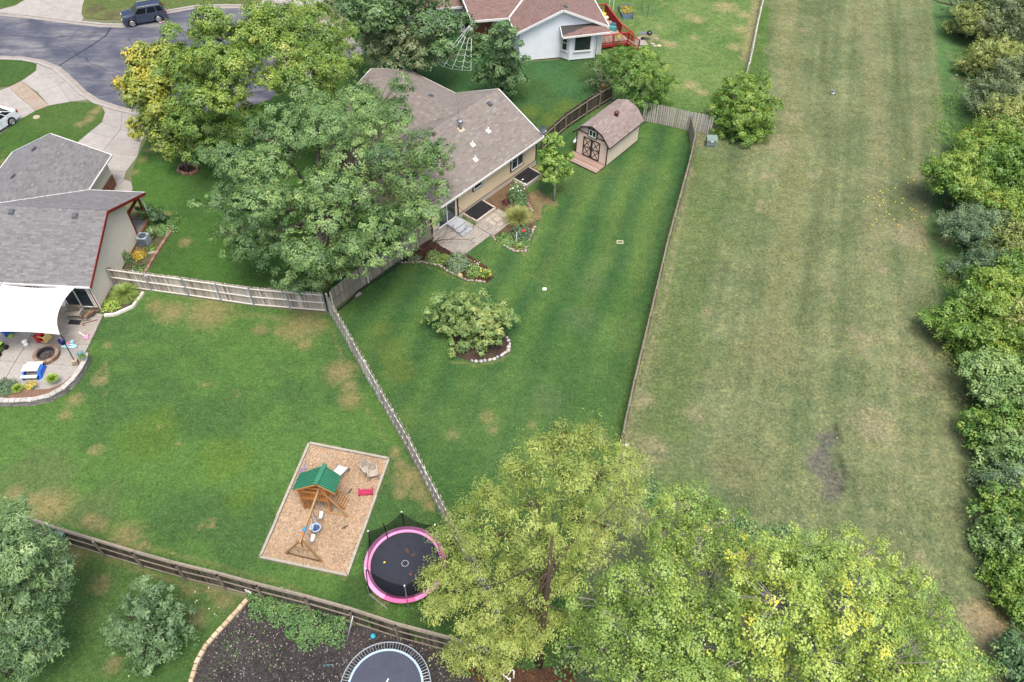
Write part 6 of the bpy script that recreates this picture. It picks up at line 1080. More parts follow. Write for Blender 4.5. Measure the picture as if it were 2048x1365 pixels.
m = MB(); m.tube([(43.85,77.2,0.1), (44.16,76.3,0.15), (44.75,76.21,0.1)], [.05, .09, .05], 6); m.solo('fallen_log', pm('dead_wood', (.10, .075, .06)), (44.33,76.59), 'short grey fallen log in the long grass near the top', 'log')
m = MB(); m.ell((41.19,68.61,0.1), (.16, .12, .1), 7, 5, .1); m.solo('pale_rock', stone_white, (41.3,68.79), 'pale rock lying in the long grass strip', 'rock')

# ================================================================ PLAY AREA
ply = bed('wood_chip_area', [(-11.71,26.21),(-7,25.24),(-8.33,18.15),(-13.02,19.09)], chips_m, (.52, .375, .265), (.46, .32, .215), 31, .03)
timber = pm('landscape_timber', (.44, .41, .34), (.33, .30, .25), 4, .9, .2, .06)
cs = [(-11.71,26.18),(-6.96,25.2),(-8.28,18.08),(-13,19.02)]; k = 0
for a, b in zip(cs, cs[1:]+cs[:1]):
    a, b = Vector((*a, .08)), Vector((*b, .08)); L_ = (b-a).length; n = 2 if L_ < 5.5 else 3
    for i in range(n): m = MB(); m.cur = 0; d = (b-a)/n; q = d.normalized()*.012; s = Vector((-d.y, d.x, 0)).normalized()*random.uniform(-.02, .02); m.bar(a+d*i+q+s, a+d*(i+1)-q+s, .14, .17); m.build('timber', timber, ply)
cedar = pm('orange_cedar', (.58, .25, .075), (.50, .20, .055), 5, .6, .1, .10); cedar_w = pm('weathered_cedar', (.46, .28, .13), (.38, .22, .10), 5, .7, .1, .08)
green_r = pm('green_plastic_roof', (.035, .205, .115), (.03, .175, .10), 3, .5, spec=.35)
play = thing('playset', (-10.1, 22.2, 0), 'orange cedar playset with a green corrugated roof, slide and swing beam', 'playset')
rf, rb = Vector((-10.0, 21.58, 3.2)), Vector((-9.73, 22.72, 3.2)); lf0, lb = Vector((-11.42, 21.72, 2.32)), Vector((-11.2, 22.72, 2.32)); ef, eb = Vector((-9.12, 21.46, 2.5)), Vector((-8.93, 22.5, 2.5))
def corr(name, a0, a1, b0, b1, n, parent, mat):
    """a corrugated panel between a ridge line a and an eave line b: trapezoidal ribs running down the slope"""
    m = MB(); nr = (a1-a0).cross(b0-a0).normalized(); nr = nr if nr.z > 0 else -nr; T = []; Bt = []
    for i in range(n):
        for s, h in ((0, 0), (.28, 0), (.38, .055), (.78, .055), (.9, 0)): T.append((i+s)/n); Bt.append(h)
    T.append(1); Bt.append(0); up = [a0.lerp(a1, t)+nr*h for t, h in zip(T, Bt)]; lo = [b0.lerp(b1, t)+nr*h for t, h in zip(T, Bt)]; n2 = len(T)
    vs = up+lo+[v-nr*.015 for v in up]+[v-nr*.015 for v in lo]; fs = [(i, i+1, n2+i+1, n2+i) for i in range(n2-1)]+[(2*n2+i, 3*n2+i, 3*n2+i+1, 2*n2+i+1) for i in range(n2-1)]+[(n2+i, n2+i+1, 3*n2+i+1, 3*n2+i) for i in range(n2-1)]
    return m.add(vs, fs).build(name, mat, parent)
corr('roof_panel', rf, rb, lf0, lb, 7, play, green_r); corr('roof_panel', rf, rb, ef, eb, 9, play, green_r)
m = MB(); d = (rb-rf).normalized(); m.bar(rf-d*.06+Vector((0, 0, .06)), rb+d*.06+Vector((0, 0, .06)), .24, .05); m.build('ridge_cap', green_r, play)
m = MB()
for a, b in ((rf, lf0), (rf, ef), (rb, lb), (rb, eb)): m.bar(a-Vector((0, 0, .07)), b-Vector((0, 0, .07)), .04, .1)
m.build('roof_frame', cedar, play)
PF = dict(fl=Vector((-11.2, 21.95, 0)), fr=Vector((-9.72, 21.75, 0)), bl=Vector((-11.0, 22.85, 0)), br=Vector((-9.48, 22.62, 0)))
for k_, zt in (('fl', 2.42), ('fr', 2.75), ('bl', 2.42), ('br', 2.75)): m = MB(); m.bar(PF[k_], PF[k_]+Vector((0, 0, zt)), .10); m.build('post', cedar, play)
Z = lambda p, z: Vector((p.x, p.y, z))
for i in range(9):
    m = MB(); a = PF['fl'].lerp(PF['bl'], (i+.5)/9); b = PF['fr'].lerp(PF['br'], (i+.5)/9); m.cur = 0; m.bar(Z(a, 1.2), Z(b, 1.2), .095, .03); m.build('deck_board', cedar, play)
for a, b in (('fl', 'fr'), ('bl', 'br'), ('fl', 'bl'), ('fr', 'br')):
    for z in (1.14, 1.85, 2.3): m = MB(); m.bar(Z(PF[a], z), Z(PF[b], z), .04, .12); m.build('rail', cedar, play)
for a, b, k0, k1, n in (('fl', 'fr', .05, .98, 11), ('fl', 'bl', .1, .9, 6), ('bl', 'br', .05, .45, 5)):
    for i in range(n): p = PF[a].lerp(PF[b], k0+(k1-k0)*i/(n-1)); m = MB(); m.cur = 0; m.bar(Z(p, 1.2), Z(p, 1.85), .07, .022, up=(PF[b]-PF[a]).normalized()); m.build('baluster', cedar, play)
for i in range(6): p = PF['fl'].lerp(PF['fr'], .05+.055*i*1.2); m = MB(); m.bar(Z(p, .1), Z(p, 1.1), .07, .022, up=(1, 0, 0)); m.build('baluster', cedar, play)
# climbing wall of slats leaning on the right side
ca, cb, cd, ce = Vector((-9.70, 21.85, 1.25)), Vector((-9.50, 22.58, 1.25)), Vector((-9.05, 21.95, .05)), Vector((-8.88, 22.5, .05))
m = MB(); m.bar(ca, cd, .05, .09); m.bar(cb, ce, .05, .09); m.build('climber_rail', cedar, play)
for i in range(7): m = MB(); t = (i+.5)/7; m.cur = 0; m.bar(ca.lerp(cd, t)+Vector((.03, 0, .05)), cb.lerp(ce, t)+Vector((.03, 0, .05)), .10, .03); m.build('climber_slat', cedar_w, play)
# swing beam, A-frame, tower brace
bt, bo = Vector((-10.07,21.48,2.3)), Vector((-10.41,18.95,2.3)); dsw = (bo-bt).normalized()
m = MB(); m.bar(bt-dsw*.5, bo+dsw*.25, .09, .14); m.build('swing_beam', cedar_w, play)
Al, Ar = Vector((-11.73, 19.29, 0)), Vector((-9.71, 18.82, 0)); ap = bo+Vector((0, 0, -.05))
for q in (Al, Ar): m = MB(); m.bar(q, ap, .09); m.build('swing_leg', cedar_w, play)
m = MB(); m.bar(Al.lerp(ap, .5), Ar.lerp(ap, .5), .05, .09); m.build('swing_brace', cedar_w, play); m = MB(); m.bar(Z(Al, .06), Z(Ar, .06), .06, .08); m.build('swing_brace', pm('dark_cedar', (.13, .07, .035)), play)
m = MB(); m.bar(ap+dsw*.1, Al.lerp(Ar, .5).lerp(ap, .62)+dsw*.0, .07, .07); m.build('swing_brace', cedar_w, play)
bf = Vector((-8.73, 21.47, 0)); m = MB(); m.bar(bf, Z(PF['fr'], 2.2)+Vector((-.2, 0, 0)), .08); m.bar(Z(bf, .06), Z(PF['fr'].lerp(PF['fl'], .4), .06), .07, .08); m.build('tower_brace', cedar_w, play)
chain = pm('swing_chain', (.45, .45, .42), metal=.3); seatw = pm('white_plastic', (.80, .80, .78), rough=.4)
for px_, z_ in (((-10.24,21.28,0.5), .5), ((-10.5,19.92,0.5), .5)):
    c = Vector(px_); t = max(.05, min(.95, (c-bt).dot(dsw)/(bo-bt).length)); tp0 = bt.lerp(bo, t); sw = bpy.data.objects.new('swing', None); COL.objects.link(sw); sw.parent = play
    m = MB(); n = 9; sag = []
    for i in range(n): u_ = -1+2*i/(n-1); sag.append(Z(tp0, .45+.13*u_*u_)+dsw*(.22*u_))
    sw_x = dsw.cross(Vector((0, 0, 1)))*.09; vs_ = []
    c0 = Vector((c.x-tp0.x, c.y-tp0.y, 0))*.35
    for s in sag: vs_ += [s-sw_x+c0, s+sw_x+c0, s+sw_x+c0-Vector((0, 0, .025)), s-sw_x+c0-Vector((0, 0, .025))]
    m.add(vs_, [(4*i+j, 4*i+(j+1) % 4, 4*i+4+(j+1) % 4, 4*i+4+j) for i in range(n-1) for j in range(4)]); m.build('seat', seatw, sw)
    for e, u_ in ((sag[0]+c0, -1), (sag[-1]+c0, 1)): m = MB(); m.tube([e, tp0+dsw*(.25*u_)-Vector((0, 0, .05))], .012, 5); m.build('chain', chain, sw)
c = Vector((-10.33,20.51,0.55)); tp0 = bt.lerp(bo, max(.1, min(.9, (c-bt).dot(dsw)/(bo-bt).length))); sw = bpy.data.objects.new('toddler_swing', None); COL.objects.link(sw); sw.parent = play
lb_ = pm('pale_blue_plastic', (.42, .52, .68), (.36, .46, .60), 4, .4); db_ = pm('navy_plastic', (.05, .10, .26), rough=.45)
c0 = Vector((tp0.x*.6+c.x*.4, tp0.y*.6+c.y*.4, .5)); m = MB(); m.lathe(c0, [(.06, -.12), (.20, -.1), (.26, .02), (.27, .16), (.24, .16), (.2, .0), (.05, -.05)], 14); m.build('bucket', lb_, sw, smooth=True); m = MB(); m.lathe(c0, [(.03, -.02), (.17, .0), (.19, .06)], 12); m.build('seat_pad', db_, sw); m = MB(); m.box(c0+Vector((-.22, .02, .12)), (.2, .34, .05)); m.build('tray', lb_, sw)
for a in range(4): m = MB(); m.tube([c0+Vector((math.cos(a*1.57+.7)*.25, math.sin(a*1.57+.7)*.25, .16)), tp0-Vector((0, 0, .08))+dsw*(.12 if a % 2 else -.12)], .016 if a else .03, 5); m.build('rope', seatw if a == 2 else chain, sw)
m = MB(); q = bt.lerp(bo, .80); m.bar(q-dsw*.12+Vector((0, 0, .08)), q+dsw*.2+Vector((0, 0, .08)), .15, .02); m.bar(q+dsw*.0+Vector((-.08, 0, .05)), q+dsw*.2+Vector((-.1, 0, -.25)), .1, .03); m.solo('blue_towel', pm('blue_cloth', (.05, .26, .48)), q, 'small blue cloth draped over the swing beam', 'cloth'); 
m = MB(); m.box(bo+Vector((0, .28, .09)), (.1, .12, .03), .4); m.build('end_cap', pm('orange_plastic', (.65, .17, .03)), play)
# slide
s0, s1 = Vector((-9.92, 22.85, 1.25)), Vector((-9.42, 24.45, .22)); d = (s1-s0); dn_ = d.normalized(); sd = dn_.cross(Vector((0, 0, 1))).normalized(); m = MB(); vs_ = []; K = 8
for i in range(K+1):
    t = i/K; p = s0+d*t; p.z = 1.25-1.03*(t**.9 if t < .8 else .8**.9+(t-.8)*.35/.9*1.0); 
    for a, h in ((-.26, .16), (-.21, .02), (.21, .02), (.26, .16), (.28, .14), (.22, -.03), (-.22, -.03), (-.28, .14)): vs_.append(p+sd*a+Vector((0, 0, h)))
m.add(vs_, [(8*i+j, 8*i+(j+1) % 8, 8*i+8+(j+1) % 8, 8*i+8+j) for i in range(K) for j in range(8)]); m.build('slide', pm('white_blue_plastic', (.72, .76, .80), (.60, .66, .72), 3, .4), play, smooth=False)
m = MB(); m.tube([s1+sd*.28+Vector((0, -.15, .12)), s1+sd*.3+Vector((0, .05, 0)), s1+sd*.3+Vector((0, .05, -.2))], .03, 6); m.tube([s1-sd*.28+Vector((0, -.1, .15)), s1-sd*.32+Vector((-.05, .12, .05))], .03, 6); m.build('slide_foot', db_, play)
# loose things on the wood chips
def moulded_chair(loc, rz, label):
    c = thing('garden_chair', loc, label, 'chair', 'plastic chairs on the wood chips', rz=0); mt = pm('taupe_plastic', (.46, .40, .33), (.40, .35, .28), 3, .5); M = Matrix.Translation(loc) @ Matrix.Rotation(rz, 4, 'Z'); t = lambda *p: M @ Vector(p)
    m = MB(); m.hexa([t(-.24, -.24, .36), t(.24, -.24, .36), t(.22, .22, .33), t(-.22, .22, .33), t(-.24, -.24, .39), t(.24, -.24, .39), t(.22, .22, .36), t(-.22, .22, .36)]); m.build('seat', mt, c)
    for k in range(5): x = -.2+.1*k; m = MB(); m.bar(t(x, .22, .36), t(x*1.05, .36, .86-.03*abs(k-2)), .07, .02, up=(0, 0, 1)); m.build('back_slat', mt, c)
    m = MB(); m.bar(t(-.25, .36, .86), t(.25, .36, .86), .03, .06); m.build('back_rail', mt, c)
    for x in (-.27, .27): m = MB(); m.bar(t(x, -.26, .58), t(x, .3, .60), .07, .03); m.build('arm', mt, c); m = MB(); m.bar(t(x, -.26, 0), t(x, -.24, .58), .05); m.build('leg', mt, c); m = MB(); m.bar(t(x, .30, 0), t(x, .26, .6), .05); m.build('leg', mt, c)
moulded_chair(Vector((-8.09,24.32,0.03)), R(35), 'left of two taupe plastic chairs near the corner of the wood chips'); moulded_chair(Vector((-7.71,24.06,0.03)), R(15), 'right of two taupe plastic chairs near the corner of the wood chips')
pkm = pm('pink_plastic', (.50, .045, .12), (.44, .04, .10), 3, .45)
pk = thing('toy_bench', (-8,23.01,0), 'deep pink plastic toy bench on the wood chips', 'toy'); c = Vector((-8,22.98,0)); m = MB(); x, y = Vector((.99, .1, 0)), Vector((-.1, .99, 0)); bx_ = lambda a0, a1, b0, b1, z0, z1: m.hexa([c+x*a+y*b+Vector((0, 0, z)) for z in (z0, z1) for a, b in ((a0, b0), (a1, b0), (a1, b1), (a0, b1))])
bx_(-.36, .36, -.17, .17, .03, .16); m.build('base', pkm, pk)
for a0, a1 in ((-.40, -.34), (.34, .40)): m = MB(); bx_(a0, a1, -.2, .2, .02, .27); m.build('end_panel', pkm, pk)
for b0 in (-.13, -.03, .07): m = MB(); bx_(-.3, .3, b0, b0+.06, .161, .19); m.build('slat', pkm, pk)
m = MB(); p = Vector((-11.73,24.34,0.04)); m.tube([p+Vector((0, .7, 0)), p], .025, 5); m.add([p+Vector((-.16, .12, .03)), p+Vector((.14, .16, .03)), p+Vector((.2, -.12, .1)), p+Vector((-.12, -.2, .1)), p+Vector((-.16, .12, 0)), p+Vector((.14, .16, 0)), p+Vector((.2, -.12, .06)), p+Vector((-.12, -.2, .06))], [(3, 2, 1, 0), (4, 5, 6, 7), (0, 1, 5, 4), (1, 2, 6, 5), (2, 3, 7, 6), (3, 0, 4, 7)]); m.solo('toy_shovel', pm('purple_grey_plastic', (.20, .20, .36)), p, 'purple-grey toy shovel against the left timber of the wood chips', 'shovel')
for a, b, lb_l in (((-8.98,20.74,0.05), (-8.64,20.96,0.05), 'longer dark stick lying on the wood chips near the right timber'), ((-8.96,22.93,0.05), (-8.81,23.25,0.05), 'short bent dark stick on the wood chips beside the climber')):
    m = MB(); a, b = Vector(a), Vector(b); m.tube([a, a.lerp(b, .5)+Vector((.02, .03, .02)), b], [.035, .045, .02], 5); m.tube([a.lerp(b, .3), a.lerp(b, .45)+Vector((.05, -.12, .03))], [.02, .01], 4); m.tube([a.lerp(b, .1), a.lerp(b, .0)+Vector((.06, .1, .05))], [.025, .01], 4); m.solo('stick', pm('dead_wood', (.10, .075, .06)), a, lb_l, 'stick')

# ================================================================ TRAMPOLINES
pink = palette_mat('pink_pad', [(0, (.70, .08, .28)), (.3, (.88, .30, .58)), (.6, (.90, .36, .64)), (.85, (.78, .14, .36)), (1, (.88, .40, .66))], rough=.55, grain=6, grainamt=.25, bmp=.05)
mat_blk = pm('trampoline_mat', (.022, .027, .042), (.030, .036, .052), 2, .75, .1, fine=20); mat_gry = pm('worn_trampoline_mat', (.062, .072, .105), (.05, .058, .085), 1.6, .7, .1, fine=20)
netm, t_, N_, L_n = new_mat('safety_net'); d1 = N_('ShaderNodeBsdfTransparent'); d2 = N_('ShaderNodeBsdfDiffuse'); d2.inputs[0].default_value = (.012, .012, .014, 1); mx = N_('ShaderNodeMixShader'); mx.inputs[0].default_value = .62; oo = N_('ShaderNodeOutputMaterial'); L_n(d1.outputs[0], mx.inputs[1]); L_n(d2.outputs[0], mx.inputs[2]); L_n(mx.outputs[0], oo.inputs[0])
steel = pm('steel_tube', (.40, .42, .44), metal=.4, rough=.4); blk_tube = pm('black_foam', (.03, .03, .034)); springm = pm('spring_steel', (.42, .47, .52), rough=.4, metal=.3)
TC = Vector((-5.27, 18.42, 0)); tr1 = thing('trampoline', TC, 'pink-rimmed trampoline with a black safety net', 'trampoline', 'trampolines')
def arc(c, r0, r1, a0, a1, z0, z1, n=6):
    m = MB(); vs_ = []
    for i in range(n+1):
        a = a0+(a1-a0)*i/n; u_ = Vector((math.cos(a), math.sin(a), 0)); vs_ += [c+u_*r0+Vector((0, 0, z0)), c+u_*r1+Vector((0, 0, z0)), c+u_*r1+Vector((0, 0, z1)), c+u_*(r0+r1)/2+Vector((0, 0, z1+.03)), c+u_*r0+Vector((0, 0, z1))]
    m.add(vs_, [(5*i+j, 5*i+(j+1) % 5, 5*i+5+(j+1) % 5, 5*i+5+j) for i in range(n) for j in range(5)]); return m
m = MB(); m.lathe(TC+Vector((0, 0, .82)), [(0, 0), (1.84, .0), (1.84, -.02), (0, -.02)], 48); m.build('jumping_mat', mat_blk, tr1)
for i in range(8): m = arc(TC, 1.77, 2.10, i*math.pi/4+.35, (i+1)*math.pi/4+.345, .83, .86); m.cur = 0; m.t = [0]*len(m.t); m.build('rim_pad', pink, tr1, smooth=False)
m = MB(); rp = [TC+Vector((math.cos(a)*2.06, math.sin(a)*2.06, .78)) for a in np.linspace(0, 2*math.pi, 41)]; m.tube(rp, .03, 6, False); m.build('frame', steel, tr1)
for i in range(4):
    a = math.pi/4+i*math.pi/2+.15; u_ = Vector((math.cos(a), math.sin(a), 0)); s_ = Vector((-u_.y, u_.x, 0)); m = MB(); m.tube([TC+u_*2.05+s_*.7+Vector((0, 0, .78)), TC+u_*2.1+s_*.65+Vector((0, 0, .04)), TC+u_*2.1-s_*.65+Vector((0, 0, .04)), TC+u_*2.05-s_*.7+Vector((0, 0, .78))], .025, 6); m.build('leg', steel, tr1)
PA = [math.atan2(2.1, -.25), math.atan2(.85, -1.75), math.atan2(-1.85, .3), math.atan2(1.4, 1.65), math.atan2(-1.2, -1.75), math.atan2(-.5, 2.05)]; PA = sorted(a % (2*math.pi) for a in PA)
for a in PA:
    u_ = Vector((math.cos(a), math.sin(a), 0)); m = MB(); m.tube([TC+u_*2.12+Vector((0, 0, .02)), TC+u_*2.12+Vector((0, 0, 1.0)), TC+u_*2.0+Vector((0, 0, 2.55))], .028, 8); pl_ = m.build('net_pole', steel if a > 4.2 and a < 5.4 else blk_tube, tr1); m = MB(); m.ell(TC+u_*2.0+Vector((0, 0, 2.58)), (.05, .05, .05), 8, 5); m.build('cap', white_paint, pl_)
for a, b in zip(PA, PA[1:]+[PA[0]+2*math.pi]):
    m = MB(); n = 8; vs_ = []
    for j in range(7):
        for i in range(n+1):
            t = i/n; q = math.cos(a)*(1-t)+math.cos(b)*t, math.sin(a)*(1-t)+math.sin(b)*t; f_z = j/6; r_ = (1.9*math.cos(a+(b-a)*t)*(1-f_z)+q[0]*1.98*f_z, 1.9*math.sin(a+(b-a)*t)*(1-f_z)+q[1]*1.98*f_z); vs_.append(TC+Vector((*r_, .86+(1.66-.34*math.sin(math.pi*t))*f_z)))
    m.add(vs_, [(j*(n+1)+i, j*(n+1)+i+1, (j+1)*(n+1)+i+1, (j+1)*(n+1)+i) for j in range(6) for i in range(n)]); nt_ = m.build('net_panel', netm, tr1); m = MB(); m.tube(vs_[-(n+1):], .012, 4); m.build('net_hem', blk_tube, nt_)
mk = MB(); cm = Vector((-5.28,18.44,0.82))
for i in range(12): a = i*math.pi/6; mk.bar(cm+Vector((math.cos(a)*.17, math.sin(a)*.17, 0)), cm+Vector((math.cos(a+.32)*.17, math.sin(a+.32)*.17, 0)), .022, .006)
mk.build('centre_mark', white_paint, tr1, kind='stuff')
m = MB()
for c in ((-5.25,19.14,0.83), (-4.91,18.86,0.83), (-4.97,17.9,0.83)):
    c = Vector(c)
    for _ in range(6): m.box(c+Vector((random.gauss(0, .06), random.gauss(0, .06), .0)), (.07, .05, .008), random.random()*3)
m.build('leaf_litter', pm('rusty_litter', (.22, .085, .04)), tr1, kind='stuff')
m = MB(); m.box((-6.34,18.47,0.83), (.10, .08, .012), .5); m.solo('fallen_leaf', fl_yel, (-6.34,18.48,0.83), 'single yellow leaf on the pink trampoline mat', 'leaf')
m = MB(); q = Vector((-6.33,19.82,0.9)); m.tube([q+Vector((0, 0, .0)), q+Vector((-.1, .15, 1.3))], .03, 6); m.build('entry_strap', blk_tube, tr1)
TC2 = Vector((-5.56, 12.31, 0)); tr2 = thing('trampoline', TC2, 'grey trampoline with bare springs and no net on the mulch', 'trampoline', 'trampolines')
m = MB(); m.lathe(TC2+Vector((0, 0, .84)), [(0, 0), (1.72, 0), (1.72, -.02), (0, -.02)], 48); m.build('jumping_mat', mat_gry, tr2); pbl = pm('pale_blue_hem', (.36, .48, .60)); m = MB(); m.lathe(TC2+Vector((0, 0, .845)), [(1.66, 0), (1.76, .0), (1.76, .012), (1.66, .012), (1.66, 0)], 48); m.build('mat_hem', pbl, tr2)
m = MB(); m.tube([TC2+Vector((math.cos(a)*2.08, math.sin(a)*2.08, .84)) for a in np.linspace(0, 2*math.pi, 61)], .03, 6, False); m.build('frame', springm, tr2)
for i in range(88): a = i*2*math.pi/88; u_ = Vector((math.cos(a), math.sin(a), 0)); m = MB(); m.tube([TC2+u_*1.75+Vector((0, 0, .845)), TC2+u_*2.06+Vector((0, 0, .845))], .010, 5); m.build('spring', springm, tr2)
for i in range(6): a = i*math.pi/3+.2; u_ = Vector((math.cos(a), math.sin(a), 0)); m = MB(); m.tube([TC2+u_*2.08+Vector((0, 0, .82)), TC2+u_*2.12], .028, 6); m.build('leg', steel, tr2)
m = MB(); a, b = Vector((-5.55,12.5,0.85)), Vector((-5.46,12.69,0.85)); m.bar(a, b, .06, .006); m.build('centre_mark', white_paint, tr2)
m = MB(); m.ell((-6.55,14.93,0.14), (.14, .14, .14), 14, 9); m.solo('play_ball', pm('turquoise_ball', (.05, .40, .55), rough=.4), (-6.58,14.98,0), 'turquoise ball on the mulch between the fence and grey trampoline', 'ball', smooth=True)
m = MB(); a, b = Vector((-7.83,14.57,0.05)), Vector((-7.44,15.44,1.35)); m.tube([a, b], .035, 8); m.solo('leaning_pole', galv, a, 'grey metal pole leaning against the dark fence', 'pole', smooth=True)
m = MB(); c = Vector((-8.2,15.43,0.12)); m.ell(c, (.14, .22, .1), 8, 5, .3); m.solo('plastic_bag', white_paint, c, 'crumpled white bag on the mulch beside the vines', 'bag')
m = MB(); c = Vector((-8.56,13.53,0.05)); m.tube([c+Vector((-.2, 0, 0)), c+Vector((.25, .02, .03)), c+Vector((.3, -.03, .0))], .015, 5); m.tube([c+Vector((-.1, .05, 0)), c+Vector((.1, -.06, .03))], .015, 5); m.solo('toy_tool', pm('teal_plastic', (.08, .32, .32)), c, 'thin teal plastic toy lying on the dark mulch', 'toy')

# ---------------------------------------------------------------- real blades: short tufts over the lawns and the mown field (nobody could count them)
def turf(name, label, poly, dens, mat, h, hue, seed, spread=.2):
    kind_ = name
    P2 = np.array(poly); x0, y0 = P2.min(0); x1, y1 = P2.max(0); n = int((x1-x0)*(y1-y0)*dens); x = rng.uniform(x0, x1, n); y = rng.uniform(y0, y1, n); ins = np.zeros(n, bool)
    for (ax, ay), (bx, by) in zip(poly, poly[1:]+poly[:1]):
        if ay != by: ins ^= ((ay > y) != (by > y)) & (x < (bx-ax)*(y-ay)/(by-ay)+ax)
    q = fbm(x, y, 1.6, seed, 4); ins &= rng.random(n) < (sst(.35, .62, q) if kind_ == 'grass' else 1); x, y, q = x[ins], y[ins], q[ins]; n = len(x); NLEAF[0] += n
    V, Fq, ti = leaves(np.stack([x, y, np.full(n, .03)+h*.35], 1), unit(rng.normal(0, 1, (n, 3))+np.array([0, 0, .9])), rng.normal(0, 1, (n, 3)), h*rng.uniform(.7, 1.6, n), h*rng.uniform(.35, .7, n), np.clip(rng.normal(hue, spread, n), 0, 1))
    c = V.mean(0)*[1, 1, 0]; o = link(name, np_mesh(name, V-c, Fq, ti, mat)); o.location = c; return tag(o, label, 'grass', kind='stuff')
for nm, lb_, pl_, dn_s, st_, h_, sd_ in (('bark_mulch', 'dark bark chips of the play bed', [(-13.05,16.83),(-12.01,16.74),(-9.76,16.16),(-5.24,14.88),(-2.65,14.27),(-0.66,13.59),(-0.27,12.11),(-14.92,11.86),(-14.76,13.82),(-14.29,14.79),(-13.73,15.68),(-13.28,16.51)], 170, [(0, (.035, .030, .031)), (.5, (.075, .066, .068)), (.85, (.12, .10, .096)), (.93, (.30, .26, .22)), (1, (.42, .37, .31))], .10, 4), ('wood_chips', 'pale wood chips of the play area', [(-11.63,26.1),(-7.08,25.2),(-8.37,18.26),(-12.95,19.15)], 330, [(0, (.34, .23, .15)), (.4, (.44, .32, .225)), (.7, (.52, .39, .285)), (1, (.64, .52, .41))], .06, 5)):
    mm_ = palette_mat(nm+'_piece', st_, grain=20, grainamt=.2); o = turf(nm, lb_, pl_, dn_s, mm_, h_, .5, sd_, .3); o['category'] = 'chips'
lf_turf = L('blade_lawn', [(0, (.030, .068, .020)), (.4, (.050, .102, .028)), (.75, (.080, .135, .038)), (1, (.13, .155, .055))], .2); lf_mead = L('blade_meadow', [(0, (.060, .080, .030)), (.4, (.095, .118, .046)), (.75, (.140, .148, .066)), (1, (.22, .185, .10))], .2)
turf('grass', 'short mown blades of the open field', [(6.58,26.34),(15.82,59.08),(21.8,68.23),(26.21,83.47),(43.4,84.12),(38.27,64.5),(31.33,47.58),(27.98,33.54),(24.76,17.94),(23.2,14.84),(12.87,19.95),(7.53,22.56)], 95, lf_mead, .075, .5, 3)
turf('grass', 'dark green blades of the striped lawn', center_poly, 80, lf_turf, .055, .5, 22); turf('grass', 'bright green blades of the play lawn', left_poly, 80, lf_turf, .055, .62, 34); turf('grass', 'green blades of the lower lawn', bottom_poly, 140, lf_turf, .055, .6, 44)
print('LEAVES', NLEAF[0])

# ================================================================ PATIO OF THE BEIGE HOUSE
paving('patio', [[(-37.55,39.18),(-31.44,37.3),(-31.25,33.52),(-34.98,33.65)], [(-31.44,37.3),(-27.24,36.14),(-27.22,33.44),(-31.25,33.52)], [(-34.98,33.65),(-31.25,33.52),(-31.34,31.92),(-34.25,32.06)], [(-31.25,33.52),(-27.22,33.44),(-27.24,32.34),(-27.24,31.68),(-31.34,31.92)],
    [(-34.25,32.06),(-31.34,31.92),(-31.35,30.15),(-33.34,30.1)], [(-31.34,31.92),(-27.24,31.68),(-27.34,30.95),(-27.66,30.31),(-28.36,29.82),(-29.42,29.72),(-31.35,30.15)]], .12, conc, th=.2, mats={1: conc_old})
wl = thing('retaining_wall', (-27.28,30.26), 'curved grey stacked-block retaining wall round the toy-covered patio', 'retaining wall')
wall_m = palette_mat('split_face_block', [(0, (.22, .20, .19)), (.4, (.34, .31, .29)), (.7, (.28, .26, .25)), (1, (.42, .39, .36))], grain=9)
cap_m = palette_mat('wall_cap_stone', [(0, (.40, .38, .35)), (.5, (.47, .45, .42)), (1, (.52, .49, .45))], grain=9)
wp = [(-26.9,32.28),(-26.79,31.79),(-26.82,31.22),(-26.97,30.38),(-27.3,29.63),(-27.92,29.04),(-28.81,28.72),(-30.23,28.61),(-32.52,28.75)]
for r_ in range(4):
    pts_ = wp if r_ % 2 == 0 else [tuple(Vector(wp[0]).lerp(Vector(wp[1]), .3))]+wp[1:]
    block_line(wl, pts_, wall_m, .33, (.322, .24, .108), r_*.112, 'block', taper=.93)
block_line(wl, wp, cap_m, .335, (.33, .32, .06), .449, 'cap_stone', taper=.97)
m = MB(); m.prism([(-26.95,32.11),(-26.89,31.3),(-27.04,30.45),(-27.37,29.7),(-27.99,29.11),(-28.88,28.79),(-30.31,28.68),(-32.6,28.82),(-33.1,29.89),(-31.1,29.85),(-29.21,29.51),(-28.15,29.61),(-27.46,30.09),(-27.15,30.73),(-27.05,31.46),(-27.1,32.11)], 0, .40); m.build('planter_soil', pm('brown_bark_chips', (.24, .14, .09), (.16, .10, .07), 6, .95, .4, fine=16), wl)
for lab, b, r, h, mt, n, hu, kd in (('dark blue-green juniper at the left end of the retaining wall', (-30.83,29.59), .75, .5, lf_blue, 2000, .5, 'mound'), ('bright yellow-green plant near the middle of the retaining wall', (-29.96,29.49), .38, .45, lf_hosta, 500, .5, 'tuft'), ('reddish-brown low plant on the retaining wall', (-29.41,29.86), .4, .2, lf_orange, 400, .75, 'mound'), ('yellow-green spiky plant beside the picnic table on the wall', (-28.17,30.31), .45, .45, lf_hosta, 500, .45, 'tuft')):
    t = plant('wall_plant', lab, b, r, h, mt, n, .1, .05, hu, kd, group='plants on the retaining wall'); t.location.z = .38
m = MB(); m.lathe((-27.03,32.11,0.5), [(0, 0), (.13, 0), (.19, .3), (.21, .3), (.20, .33), (.17, .3), (.0, .27)], 14); pot = m.solo('plant_pot', pm('teal_glaze', (.12, .25, .32), rough=.3), (-27.03,32.11,0.5), 'teal plant pot on the end of the retaining wall', 'pot', smooth=True)
t = plant('potted_plant', 'small green plant growing in the teal pot', (-27.38,32.53), .2, .25, lf_vine, 160, .1, .07, .5, 'mound'); t.location = (-26.82,31.86,0.8)
